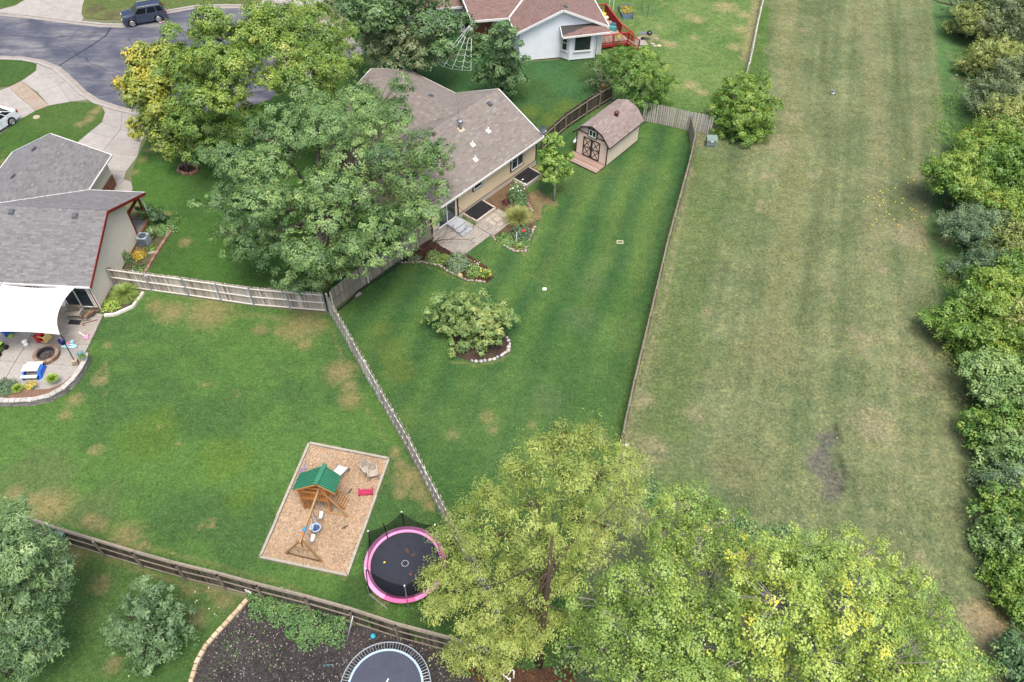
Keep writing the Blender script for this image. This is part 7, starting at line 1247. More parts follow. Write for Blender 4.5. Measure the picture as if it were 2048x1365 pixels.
# shade sail and its pole
sailm, t_, N_, Ls = new_mat('sail_cloth'); a_ = N_('ShaderNodeBsdfDiffuse'); b_ = N_('ShaderNodeBsdfTranslucent'); a_.inputs[0].default_value = (.86, .85, .83, 1); b_.inputs[0].default_value = (.8, .8, .78, 1); x_ = N_('ShaderNodeMixShader'); x_.inputs[0].default_value = .25; o_ = N_('ShaderNodeOutputMaterial'); Ls(a_.outputs[0], x_.inputs[1]); Ls(b_.outputs[0], x_.inputs[2]); Ls(x_.outputs[0], o_.inputs[0])
c00, c10, c11, c01 = map(Vector, ((-33.03,36.37,2.5), (-28.35,36.43,2.38), (-27.62,32.15,2.55), (-33.69,32.1,2.5)))
sail = thing('shade_sail', c11, 'white shade sail stretched over the patio of the beige house', 'shade sail'); m = MB(); K = 14; vs_ = []
for j in range(K+1):
    for i in range(K+1):
        u_, v_ = i/K, j/K; cu = .10*4*v_*(1-v_); cvv = .09*4*u_*(1-u_); uu = cu*(.35 if u_ < .5 else 1)*(1 if u_ > .5 else 1)*(1-2*u_)/1+u_; vv = v_+cvv*(1-2*v_)*.6
        p = (c00*(1-uu)+c10*uu)*(1-vv)+(c01*(1-uu)+c11*uu)*vv; p = p+Vector((0, 0, -.25*math.sin(math.pi*u_)*math.sin(math.pi*v_))); vs_.append(p)
m.add(vs_, [(j*(K+1)+i, j*(K+1)+i+1, (j+1)*(K+1)+i+1, (j+1)*(K+1)+i) for j in range(K) for i in range(K)]); m.build('canvas', sailm, sail, smooth=True); seam_m = pm('sail_webbing', (.70, .69, .66))
for row in ([vs_[j*(K+1)+4] for j in range(K+1)], [vs_[j*(K+1)+9] for j in range(K+1)], vs_[:K+1], vs_[-(K+1):], [vs_[j*(K+1)+K] for j in range(K+1)]):
    m = MB(); q_ = [Vector(p)+Vector((0, 0, .008)) for p in row]; [m.bar(a, b, .05, .006) for a, b in zip(q_[:-1], q_[1:])]; m.build('seam', seam_m, sail)
for c, e in ((c00, Vector((-.1, .4, .1))), (c10, Vector((.1, .45, .05))), (c11, Vector((.12, -.12, .05)))): m = MB(); m.tube([c, c+e], .012, 5); m.build('tie', galv, sail)
pb = Vector((-27.46,31.84,0.12)); pt = Vector((-27.47,32.01,2.62)); pol = thing('sail_pole', pb, 'slim dark pole in the planter holding the corner of the shade sail', 'pole'); m = MB(); m.tube([pb, pt], .03, 8); m.build('pole', blk_tube, pol); m = MB(); m.box(pb+Vector((0, 0, .2)), (.35, .3, .3), .4); m.build('base', pm('sandstone', (.46, .36, .26)), pol)
bk = thing('hanging_bucket', pb.lerp(pt, .86), 'navy blue bucket hanging from the slim pole', 'bucket'); c = pb.lerp(pt, .86)+Vector((-.02, -.12, -.05)); m = MB(); m.lathe(c, [(.0, -.2), (.16, -.2), (.21, .18), (.19, .18), (.15, -.15), (0, -.15)], 16); m.build('body', pm('navy_bucket', (.012, .016, .10), rough=.35), bk, smooth=True); m = MB(); m.tube([c+Vector((-.2, 0, .18)), c+Vector((0, .03, .4)), c+Vector((.2, 0, .18))], .012, 5); m.build('handle', steel, bk)
# fire pit
fc = Vector((-29.49,32.42,0.12)); fp = thing('fire_pit', fc, 'round brown stone fire pit with a dark steel liner on the patio', 'fire pit'); fpm = palette_mat('fire_pit_stone', [(0, (.20, .12, .085)), (.4, (.31, .205, .14)), (.7, (.26, .17, .13)), (1, (.36, .26, .19))], grain=10)
for r_ in range(2):
    for i in range(14): a0 = 2*math.pi*i/14+r_*.22; m = arc(fc, .52, .78 if r_ else .76, a0, a0+2*math.pi/14-.02, r_*.15, r_*.15+.14, 3); m.t = [0]*len(m.t); m.build('stone', fpm, fp)
m = MB(); m.lathe(fc, [(.50, .0), (.50, .33), (.56, .34), (.56, .31), (.47, .30), (.47, 0)], 28); m.build('liner', pm('burnt_steel', (.07, .07, .085), rough=.5, metal=.4), fp); m = MB(); m.lathe(fc, [(0, .06), (.47, .05)], 20); m.build('ash', pm('ash', (.05, .045, .042), (.10, .09, .085), 9, .95), fp)
for i in range(5): m = MB(); a = i*1.3; m.tube([fc+Vector((math.cos(a)*.3, math.sin(a)*.3, .09)), fc+Vector((math.cos(a+2.4)*.25, math.sin(a+2.4)*.25, .14))], .04, 6); m.build('charred_log', pm('char', (.03, .026, .024), (.16, .14, .13), 7), fp)
blue_p = pm('blue_plastic', (.02, .14, .62), (.018, .12, .54), 3, .4); red_p = pm('red_plastic', (.56, .02, .03), (.50, .018, .025), 3, .4); yel_p = pm('yellow_plastic', (.68, .52, .20), (.62, .46, .16), 3, .45); lime_p = pm('lime_plastic', (.42, .62, .10), rough=.45); mint_p = pm('mint_white_plastic', (.66, .80, .76), rough=.45); cyan_p = pm('pale_cyan_plastic', (.45, .72, .78), (.36, .62, .72), 6, .4); pinkp = pm('light_pink_plastic', (.75, .30, .48), (.70, .24, .42), 6, .4); tyre_m = pm('tyre_rubber', (.018, .018, .02), rough=.8)
class Local:
    """shapes in a thing's own axes"""
    def __init__(s, loc, rz=0, M=None): s.M = Matrix.Translation(Vector(loc)) @ (M or Matrix.Rotation(rz, 4, 'Z'))
    def box(s, m, x0, x1, y0, y1, z0, z1, tx=1, ty=1): cx, cy = (x0+x1)/2, (y0+y1)/2; return m.hexa([s.M @ Vector(p) for p in ((x0, y0, z0), (x1, y0, z0), (x1, y1, z0), (x0, y1, z0), (cx+(x0-cx)*tx, cy+(y0-cy)*ty, z1), (cx+(x1-cx)*tx, cy+(y0-cy)*ty, z1), (cx+(x1-cx)*tx, cy+(y1-cy)*ty, z1), (cx+(x0-cx)*tx, cy+(y1-cy)*ty, z1))])
    def __call__(s, *p): return s.M @ Vector(p)
# toddler picnic table
lc = Local((-29.75,30.82,0.12), R(4)); pt_ = thing('toddler_picnic_table', (-29.75,30.82,0.12), 'small white-topped plastic picnic table with blue legs', 'picnic table')
m = MB(); lc.box(m, -.52, .46, -.02, .50, .46, .52, .97, .95); m.build('table_top', pm('offwhite_plastic', (.80, .78, .72), rough=.4), pt_); m = MB(); lc.box(m, -.52, .46, -.42, -.22, .26, .31); m.build('bench', mint_p, pt_); m = MB(); lc.box(m, -.52, .46, .68, .88, .26, .31); m.build('bench', mint_p, pt_)
for x in (-.42, .46):
    for y0, y1 in ((-.34, .05), (.40, .80)): m = MB(); m.bar(lc(x, y0, 0), lc(x, y1 if y0 < 0 else y0, .45), .09, .10); m.build('leg', blue_p, pt_); m = MB(); m.bar(lc(x, -.40, .2), lc(x, .86, .2), .08, .09); m.build('leg_rail', blue_p, pt_)
m = MB(); lc.box(m, .50, .62, -.3, .75, .0, .42, .8, .55); m.build('end_frame', blue_p, pt_)
# red and yellow toy car lying on its side
Mt = Matrix.Rotation(R(70), 4, 'Z') @ Matrix.Rotation(R(82), 4, 'X'); lc = Local(Vector((-30.3,33.89,0.12))+Vector((0, 0, .30)), M=Mt); tc = thing('toy_car', (-30.3,33.89,0.12), 'red and yellow ride-in toy car tipped on its side', 'toy car')
m = MB(); lc.box(m, -.42, .42, -.26, .26, -.22, .08, .92, .92); lc.box(m, .12, .40, -.24, .24, .081, .16, .8, .8); m.build('body', red_p, tc); m = MB(); lc.box(m, -.34, .24, -.24, .24, .50, .56, .9, .9)
m.build('roof', yel_p, tc)
for x in (-.32, .22):
    for y in (-.22, .22): m = MB(); m.bar(lc(x, y, .08), lc(x*.9, y*.9, .52), .05); m.build('roof_pillar', yel_p, tc)
for x in (-.3, .3):
    for y in (-.27, .27): m = MB(); m.tube([lc(x, y-.04, -.24), lc(x, y+.04, -.24)], .10, 12); w_ = m.build('wheel', tyre_m, tc); m = MB(); m.tube([lc(x, y-.045, -.24), lc(x, y+.045, -.24)], .045, 8); m.build('hub', seatw, w_)
m = MB(); m.tube([lc(.15, -.1, .2), lc(.15, .1, .2)], .09, 8); m.build('steering_wheel', seatw, tc)
# blue tub toy, white stool, green ride-on, water toys, pink toy
lc = Local((-32.63,34.27,0.12), .2); bt_ = thing('activity_table', (-32.63,34.27,0.12), 'bright blue plastic water table with a lime foot under the sail edge', 'toy')
m = MB(); lc.box(m, -.30, .30, -.26, .26, .35, .62, 1.12, 1.12); m.build('tub', blue_p, bt_); m = MB(); lc.box(m, -.22, .22, -.18, .18, .18, .349, 1.2, 1.2); m.build('shelf', pm('deep_blue_plastic', (.015, .09, .42), rough=.4), bt_); m = MB(); lc.box(m, -.02, .2, -.42, -.14, 0, .14); m.build('foot', lime_p, bt_)
for x, y in ((-.22, .2), (.22, .2), (-.22, -.2)): m = MB(); m.bar(lc(x, y, 0), lc(x, y, .18), .1); m.build('leg', blue_p, bt_)
for x, y in ((-.2, .1), (.1, .12)): m = MB(); lc.box(m, x-.07, x+.07, y-.07, y+.07, .621, .68); m.build('cup', cyan_p, bt_)
c = Vector((-31.21,33.35,0.12)); st_ = thing('step_stool', c, 'round white plastic stool beside the toy car', 'stool'); m = MB(); m.lathe(c, [(0, .0), (.20, .0), (.14, .1), (.13, .30), (.0, .30)], 16); m.build('base', seatw, st_, smooth=True); m = MB(); m.lathe(c, [(0, .38), (.14, .37), (.17, .34), (.15, .305), (0, .302)], 16); m.build('seat', pm('offwhite_plastic', (.80, .78, .72), rough=.4), st_, smooth=True)
lc = Local((-32.66,32.76,0.12), R(75)); gr_ = thing('ride_on_toy', (-32.66,32.76,0.12), 'green and black ride-on toy cut off by the left edge of the picture', 'toy'); m = MB(); lc.box(m, -.5, .45, -.22, .22, .16, .36, .9, .9); m.build('body', pm('tractor_green', (.10, .22, .03), rough=.4), gr_); m = MB(); lc.box(m, -.2, .1, -.18, .18, .361, .55, .8, .8); lc.box(m, .1, .42, -.2, .2, .361, .46, .85, .85); m.build('seat', black_plastic, gr_); m = MB(); lc.box(m, .12, .4, -.16, .16, .461, .50); m.build('bonnet', lime_p, gr_)
for x in (-.34, .32):
    for y in (-.28, .28): m = MB(); m.tube([lc(x, y-.07, .16), lc(x, y+.07, .16)], .16, 14); m.build('wheel', tyre_m, gr_)
c = Vector((-28.39,33.29,0.12)); wt_ = thing('water_toy', c, 'pale cyan flattened water toy with dark rods on the patio', 'toy')
m = MB(); m.ell(c+Vector((.18, -.02, .05)), (.30, .20, .06), 12, 5, .15); m.ell(c+Vector((-.25, -.05, .05)), (.33, .15, .06), 12, 5, .2); m.ell(c+Vector((.0, .25, .06)), (.14, .24, .07), 10, 5, .2); m.build('cloth', cyan_p, wt_, smooth=True)
m = MB(); m.ell(c+Vector((-.15, .18, .1)), (.14, .18, .07), 10, 5, .2); m.build('pink_part', pm('salmon_plastic', (.62, .30, .32)), wt_)
for a, b in (((-.65, .1, .03), (.1, .15, .14)), ((-.6, -.02, .03), (.15, -.05, .13)), ((-.5, .25, .03), (-.1, -.2, .12))): m = MB(); m.tube([c+Vector(a), c+Vector(b)], .014, 5); m.build('rod', black_plastic, wt_)
c = Vector((-27.8,34.12,0.12)); pt2 = thing('toy_club', c, 'long pale pink toy with a bright pink end at the patio edge', 'toy'); m = MB(); m.bar(c+Vector((-.45, .35, .04)), c+Vector((.1, 0, .05)), .07, .04); m.build('handle', pm('pale_pink_plastic', (.78, .58, .60), rough=.45), pt2); m = MB(); m.ell(c+Vector((.2, -.1, .07)), (.17, .12, .07), 10, 5, .15); m.ell(c+Vector((.22, .08, .07)), (.09, .1, .06), 8, 5, .1); m.build('head', pinkp, pt2)
# weathered bench, scrap wood, mat, sticks
lc = Local((-28.91,35.87,0.12), R(-3)); bn = thing('garden_bench', (-28.91,35.87,0.12), 'weathered slatted wooden bench against the patio wall', 'bench'); wgrey = palette_mat('grey_bench_wood', [(0, (.24, .20, .15)), (.5, (.34, .29, .22)), (1, (.42, .37, .30))], grain=12)
for y in (-.22, -.07, .08): m = MB(); m.cur = 0; lc.box(m, -.55, .5, y-.06, y+.06, .40, .44); m.build('seat_slat', wgrey, bn)
for z in (.56, .74): m = MB(); m.cur = 0; lc.box(m, -.55, .5, .24, .28, z, z+.13); m.build('back_slat', wgrey, bn)
for x in (-.52, .5): m = MB(); m.bar(lc(x, -.24, 0), lc(x, -.22, .62), .07); m.bar(lc(x, .27, 0), lc(x, .32, .9), .07); m.build('leg', wgrey, bn); m = MB(); m.bar(lc(x, -.3, .64), lc(x, .3, .62), .09, .04); m.build('arm', pm('steel_bench_arm', (.30, .33, .36)), bn)
m = MB(); p = Vector((-28.02,35.99,0.12)); wp_ = thing('wood_pile', p, 'untidy pile of brown sticks beside the wooden bench', 'wood pile')
for i in range(16): m = MB(); a = random.gauss(.9, .35); l = random.uniform(.4, .8); q = p+Vector((random.uniform(-.3, .3), random.uniform(-.25, .3), .06+.025*i)); d = Vector((math.cos(a), math.sin(a), random.uniform(-.1, .12)))*l/2; m.cur = 0; m.bar(q-d, q+d, .06, .05); m.build('stick', palette_mat('scrap_wood', [(0, (.12, .07, .05)), (.5, (.20, .12, .085)), (1, (.28, .19, .13))]) if i == 0 else bpy.data.materials['scrap_wood'], wp_)
for a, b, lb_l in (((-28.36,35.23,0.15), (-27.44,35.61,0.15), 'longer brown stick lying on the patio under the wood pile'), ((-28.38,35.45,0.15), (-27.87,35.6,0.15), 'shorter brown stick lying next to the black mat')): m = MB(); m.bar(a, b, .05, .04); m.solo('stick', bpy.data.materials['scrap_wood'], a, lb_l, 'stick')
m = MB(); lc = Local((-28.85,35.37,0.12), R(-3)); lc.box(m, -.42, .38, -.2, .2, 0, .02); m.solo('door_mat', pm('black_mat', (.02, .022, .028), rough=.9), (-28.85,35.37,0.12), 'black rubber mat on the patio in front of the bench', 'mat')
m = MB(); lc = Local((-28.16,35.12,0.12)); lc.box(m, -.06, .06, -.05, .05, 0, .07); m.solo('orange_block', pm('orange_toy', (.45, .12, .04)), (-28.16,35.12,0.12), 'tiny orange-brown toy block near the black mat', 'toy')
# meter boxes on the gable wall
c = Vector((-26.79,43.38,0)); ac = thing('air_conditioner', c, 'pale blue-grey air conditioning unit by the beige gable wall', 'air conditioner'); lc = Local(c, R(-4)); m = MB(); lc.box(m, -.36, .36, -.36, .36, .05, .72, .98, .98); m.build('cabinet', pm('ac_grey', (.40, .46, .50), (.33, .39, .43), 4, .5), ac); m = MB(); m.lathe(c+Vector((0, 0, .721)), [(0, .03), (.1, .03), (.28, .015), (.3, 0)], 16); m.build('fan_grille', pm('dark_grille', (.06, .08, .10)), ac)
for k in range(7): m = MB(); lc.box(m, -.33, .33, -.372, -.362, .12+k*.08, .15+k*.08); m.build('louvre', pm('dark_grille', (.06, .08, .10)), ac)
m = MB(); c = Vector((-26.43,42.5,0.02)); m.tube([c+Vector((math.cos(a)*.26, math.sin(a)*.26, .05+.012*i)) for i, a in enumerate(np.linspace(0, 12.5, 36))], .022, 5); m.solo('garden_hose', pm('dark_hose', (.05, .05, .075)), c, 'coiled dark garden hose on the bed by the air conditioner', 'hose', smooth=True)
m = MB(); lc = Local((-26.02,42.34,0.03), R(20)); lc.box(m, -.22, .22, -.12, .12, 0, .06); m.solo('splash_block', conc, (-26.02,42.34,0.03), 'pale concrete splash block in the bed beside the hose', 'block')

# ================================================================ THINGS ON THE LAWNS AND FIELD
ut = thing('utility_box', (16.41,57.05,0), 'sage green utility box standing by the fence corner', 'utility box'); lc = Local((16.39,56.9,0), R(-3)); gm = pm('sage_green_paint', (.235, .315, .285), (.20, .275, .25), 3, .5)
m = MB(); lc.box(m, -.42, .42, -.36, .36, 0, .62); m.build('cabinet', gm, ut); m = MB(); lc.box(m, -.45, .45, -.40, .39, .621, .78, .97, .8); m.build('lid', gm, ut); m = MB(); lc.box(m, -.11, .09, -.412, -.40, .50, .66); m.build('label_plate', white_paint, ut); m = MB(); lc.box(m, -.3, .3, -.372, -.362, .08, .13); m.build('vent_slot', pm('dark_grille', (.06, .08, .10)), ut)
m = MB(); lc = Local((2.19,39.35,0), .1); lc.box(m, -.13, .13, -.12, .12, 0, .05); m.solo('valve_cover', pm('white_plastic', (.80, .80, .78), rough=.4), (2.19,39.35), 'small white square valve cover on the striped lawn', 'cover')
vb = thing('valve_box', (7.82,44.39,0), 'sunken valve box with a cream rim near the long fence', 'valve box'); lc = Local((7.82,44.39,0), .05)
for a in ((-.24, .24, -.17, -.12), (-.24, .24, .12, .17), (-.24, -.19, -.12, .12), (.19, .24, -.12, .12)): m = MB(); lc.box(m, *a, 0, .035); m.build('rim', pm('cream_plastic', (.62, .55, .36)), vb)
m = MB(); lc.box(m, -.19, .19, -.12, .12, 0, .015); m.build('lid', pm('green_lid', (.10, .17, .08)), vb)
m = MB(); lc = Local((-10.96,41.81,0), .1); lc.box(m, -.22, .22, -.13, .13, 0, .12, .95, .95); m.solo('cable_box', pm('teal_grey_plastic', (.20, .34, .36), rough=.5), (-10.96,41.81), 'low teal-grey cable box in the shade of the big elm', 'box')
m = MB(); m.lathe((-41.17,59.19,0.02), [(0, .06), (.26, .06), (.3, 0)], 16); m.solo('manhole_cover', pm('tan_cover', (.46, .40, .28)), (-41.19,59.22), 'round tan access cover in the lawn by the white car', 'cover')
m = MB(); m.ell((6.52,26.42,0.1), (.14, .12, .12), 8, 5, .1); m.ell((6.81,26.41,0.12), (.16, .13, .14), 8, 5, .1); m.solo('pale_rocks', stone_white, (6.68,26.49), 'two pale rocks at the near end of the long picket fence', 'rock')
m = MB(); m.tube([(28.92,65.36,0), (28.49,65.02,0.5), (28.78,64.78,0.55)], [.08, .06, .03], 6); m.ell((28.77,65.19,0.05), (.25, .2, .12), 8, 5, .2); m.solo('survey_marker', galv, (28.92,65.36), 'small grey marker standing in the mown field', 'marker')
# tarp-coloured pole by the shed
m = MB(); m.bar((4.77,55.17,1.2), (5.27,56.15,1.5), .18, .04); m.solo('white_board', white_paint, (4.99,56.56), 'short white board leaning between the shed and the dark fence', 'board')
m = MB(); m.tube([(7.97,63.94,0), (7.66,63.84,1.3)], .17, 10); m.solo('terracotta_post', pm('rust_orange', (.36, .15, .045)), (7.97,63.94), 'rust-orange round post behind the shed by the dark fence', 'post')

# ================================================================ RED DECK, YARD OF THE WHITE HOUSE
redw = pm('red_deck_paint', (.40, .035, .030), (.34, .03, .026), 3, .55, 0, .08); boards = palette_mat('bare_deck_board', [(0, (.30, .24, .18)), (.5, (.40, .34, .27)), (1, (.48, .42, .35))])
deck = thing('deck', (9.22,74.16,0), 'red-railed wooden deck on the right side of the white house', 'deck')
zf, zt = .55, 1.5
dA, dB, dC, dD, dE = [Vector((*p, 0)) for p in [(7.78,72.13),(10.71,73.01),(10.12,74.67),(8.88,78.78),(7.96,78.53)]]
dk_poly = [dA, dB, dC, dD, dE]
ins = [tuple(p[:2]) for p in dk_poly]; dd = (dB-dA).normalized(); dn2 = Vector((-dd.y, dd.x, 0)); nb_ = int((dD-dA).dot(dn2)/.15)+1
for i in range(nb_):
    lo = i*.15; rect = [tuple((dA+dd*a+dn2*b)[:2]) for a, b in ((-3, lo), (6, lo), (6, lo+.14), (-3, lo+.14))]
    ar = sum(ins[k][0]*ins[(k+1) % 5][1]-ins[(k+1) % 5][0]*ins[k][1] for k in range(5)); q = clip_poly(rect, ins if ar > 0 else ins[::-1])
    if len(q) > 2: m = MB(); m.cur = 0; m.prism(q, zf-.04, zf); m.build('deck_board', boards, deck)
def railing(a, b, z0=zf, z1=zt, z0b=None, z1b=None, solid=False):
    z0b = z0 if z0b is None else z0b; z1b = z1 if z1b is None else z1b; L_ = (b-a).length; m = MB(); m.bar(Z(a, z1), Z(b, z1b), .14, .05); m.build('top_rail', redw, deck); m = MB(); m.bar(Z(a, z0+.12), Z(b, z0b+.12), .05, .09); m.build('bottom_rail', redw, deck); m = MB(); m.bar(Z(a, z0-.14), Z(b, z0b-.14), .05, .26); m.build('rim_joist', redw, deck)
    n = max(2, int(L_/.13))
    for i in range(n): t = (i+.5)/n; p = a.lerp(b, t); m = MB(); m.bar(Z(p, z0+.1+(z0b-z0)*t), Z(p, z1+(z1b-z1)*t), .10 if solid else .05, .04, up=(b-a).normalized()); m.build('baluster', redw, deck)
    k = max(1, round(L_/1.5))
    for i in range(k+1): t = i/k; p = a.lerp(b, t); m = MB(); m.box((p.x, p.y, (z1+(z1b-z1)*t)/2), (.11, .11, z1+(z1b-z1)*t), .2); m.build('post', redw, deck)
railing(dA, dB); railing(dC, dD, solid=True); railing(dD, dE)
dF, dG = [Vector((*p, 0)) for p in [(11.07,73.78),(11.32,72.71)]]
sF = dC+Vector((1.15, -.75, 0)); sG = dB+Vector((1.05, -.55, 0)); railing(dC, sF, zf, zt, .05, 1.0); railing(dB, sG, zf, zt, .05, 1.0)
for i in range(3): t = (i+.5)/3; a, b = dC.lerp(sF, t), dB.lerp(sG, t); m = MB(); m.bar(Z(a, zf-.13-.14*i), Z(b, zf-.13-.14*i), .32, .04); m.build('stair_tread', boards, deck)
tl_ = thing('plastic_chair', (9.44,75.3,0.55), 'teal plastic chair lying on the deck by the red railing', 'chair'); lc = Local((9.44,75.3,0.55), R(-20)); m = MB(); lc.box(m, -.35, .35, -.25, .25, .02, .32, .9, .8); m.build('seat', pm('teal_plastic', (.02, .20, .22), rough=.45), tl_); m = MB(); lc.box(m, -.35, .2, .18, .27, .321, .6, .9, .8); m.build('backrest', pm('teal_plastic', (.02, .20, .22), rough=.45), tl_)
for px_, mt, lb_l in (((8.68,78.06,0.55), fl_yel, 'yellow plastic tub on the deck under the roof edge'), ((8.51,78.69,0.55), lime_p, 'lime green tub on the deck under the roof edge'), ((8.88,77.33,0.55), pm('cream_plastic', (.62, .55, .36)), 'cream tub on the deck beside the yellow tub'), ((9.16,76.31,0.55), pm('pinkish_grey', (.40, .30, .30)), 'small pinkish tub on the deck next to the teal chair')):
    m = MB(); m.lathe(px_, [(0, 0), (.2, 0), (.27, .3), (.24, .3), (.18, .05), (0, .05)], 12); m.solo('tub', mt, px_, lb_l, 'tub', smooth=True)
t = plant('basket_flowers', 'yellow flower basket hung on the front deck railing', (9.84,73.2), .28, .25, lf_orange, 200, .1, .08, .8, 'mound'); t.location = Vector((*(dA.lerp(dB, .66)+Vector((0, -.18, 0)))[:2], 1.25))
dg = thing('wall_panel', (7.79,72.36,0), 'white slanted panel between the bay window and the red deck', 'panel'); m = MB(); m.bar(fC(8.1, -.1, .2), fC(8.1, -.1, 2.2), .5, .05, up=fC.v); m.build('panel', white_paint, dg)
gl = thing('kettle_grill', (13.07,74.29,0), 'black kettle grill on thin legs in the top yard', 'grill'); c = Vector((12.93,74.44,0.75)); c.z = .72; m = MB(); m.ell(c, (.29, .29, .24), 14, 9); m.build('bowl', pm('black_enamel', (.012, .013, .02), rough=.15, spec=.6), gl, smooth=True); m = MB(); m.lathe(c, [(.29, .0), (.31, .01), (.31, -.02), (.29, -.02)], 18); m.build('rim', galv, gl); m = MB(); m.tube([c+Vector((-.06, 0, .25)), c+Vector((0, 0, .3)), c+Vector((.06, 0, .25))], .015, 5); m.build('handle', black_plastic, gl)
for a in (.5, 2.6, 4.7): m = MB(); u_ = Vector((math.cos(a), math.sin(a), 0)); m.tube([c+u_*.18-Vector((0, 0, .15)), Vector((c.x, c.y, 0))+u_*.34], .014, 5); m.build('leg', galv, gl)
m = MB(); m.tube([Vector((c.x-.36, c.y, .09)), Vector((c.x-.30, c.y, .09))], .09, 10); m.build('wheel', tyre_m, gl)
m = MB(); lc = Local((12.51,75.72,0.03), -.1); lc.box(m, -.42, .42, -.22, .22, 0, .05); m.solo('grey_lid', pm('slate_blue', (.16, .18, .22)), (12.52,75.77), 'flat slate-blue lid lying beside the kettle grill', 'lid')
paving('patio', [[(11.64,74.84),(12.37,75.16),(12.79,73.4),(11.5,73.26)]], .04, conc_old); m = MB(); lc = Local((12.34,74.47,0.05), .3); lc.box(m, -.14, .14, -.1, .1, 0, .2); m.solo('charcoal_chimney', black_plastic, (12.36,74.57), 'small dark charcoal bucket on the slab by the grill', 'bucket')
for i, (px_, r_) in enumerate((((13.24,73.6,0.06), .2), ((13.4,73.23,0.05), .16), ((13.84,73.25,0.05), .22), ((13.69,74.6,0.06), .17), ((11.8,72.87,0.06), .2))): m = MB(); m.ell(px_, (r_*1.2, r_, r_*.4), 8, 5, .15); m.solo('flat_stone', stone_tan if i == 2 else stone_pale, px_, ['pale stone just right of the concrete slab', 'second pale stone right of the slab', 'tan flat stone furthest right of the slab', 'pale stone right under the grill', 'pale stone at the foot of the deck stairs'][i], 'stone')
rb_ = thing('raised_bed', (11.31,79.81,0), 'raised garden bed with blue-grey sides and withered plants', 'garden bed'); r1, r2, r3, r4 = [Vector((*p, 0)) for p in [(10.7,78.55),(11.73,78.69),(11.68,81.08),(10.46,80.82)]]; bgr = pm('blue_grey_board', (.17, .25, .33), (.14, .21, .28), 3, .6)
for a, b in ((r1, r2), (r2, r3), (r3, r4), (r4, r1)): m = MB(); m.bar(Z(a, .25), Z(b, .25), .05, .45); m.build('side_board', bgr, rb_)
m = MB(); m.prism([tuple(p[:2]) for p in (r1, r2, r3, r4)], 0, .4); m.build('soil', pm('dark_soil', (.09, .07, .05)), rb_)
t = plant('withered_plants', 'withered brown vegetable plants filling the raised garden bed', tuple(((r1+r3)/2)[:2]), .85, .45, lf_orange, 500, .14, .08, .55, 'mound'); t.location.z = .38
for i, (px_, h_) in enumerate((((12.84,80.74), 1.3), ((13.25,79.02), 1.4), ((11.67,78.54), .9), ((10.2,79.34), .9), ((9.51,81.27), 1.6), ((9.86,80.41), 1.7))): m = MB(); m.bar((*px_, 0), (*px_, h_), .04 if i < 4 else .07); m.solo('garden_stake', pm('green_stake', (.06, .12, .06)) if i < 4 else white_paint, px_, ['green stake furthest up right of the raised bed', 'green stake nearest the grill', 'green stake at the near corner of the raised bed', 'green stake between the deck and the raised bed', 'tall white post nearer the deck railing', 'tall white post nearer the raised bed'][i], 'stake', 'stakes round the garden bed')
# white rope spider web
rope = pm('white_rope', (.82, .84, .82)); apx = Vector((-4.29,71.67,2.9)); wb = thing('rope_web', (-6.24,68.37), 'white rope spider web strung from the porch roof corner to the lawn', 'decoration')
feet = [Vector((*p, .02)) for p in [(-7.43,69.23),(-6.88,68.71),(-6.05,68.29),(-5.11,68.14),(-4.27,68.08)]]
for f in feet: m = MB(); m.tube([apx, f], .018, 5); m.build('strand', rope, wb)
for k in (.3, .42, .55, .67, .79, .9, 1.0):
    for a, b in zip(feet[:-1], feet[1:]):
        p, q = apx.lerp(a, k), apx.lerp(b, k); n = 5; m = MB(); m.tube([p.lerp(q, i/n)+Vector((0, 0, -.28*k*4*(i/n)*(1-i/n)*(k < .99))) for i in range(n+1)], .011, 4); m.build('cross_strand', rope, wb)
sk = thing('skeleton_figure', (-7.72,70.15,0.3), 'small pale skeleton decoration under the grey-green tree', 'decoration'); c = Vector((-7.7,69.97,0.4)); bone = pm('bone', (.55, .42, .38)); m = MB(); m.ell(c+Vector((0, 0, .45)), (.11, .11, .14), 8, 6); m.build('skull', bone, sk); m = MB(); m.tube([c+Vector((0, 0, .35)), c-Vector((0, 0, .2))], .03, 5)
m.build('spine', bone, sk)
for s_ in (-1, 1): m = MB(); m.tube([c+Vector((0, 0, .28)), c+Vector((.22*s_, -.1, .1)), c+Vector((.3*s_, -.2, -.2))], .022, 5); m.build('arm', bone, sk); m = MB(); m.tube([c-Vector((0, 0, .2)), c+Vector((.16*s_, -.15, -.25)), c+Vector((.2*s_, -.4, -.38))], .026, 5); m.build('leg', bone, sk)

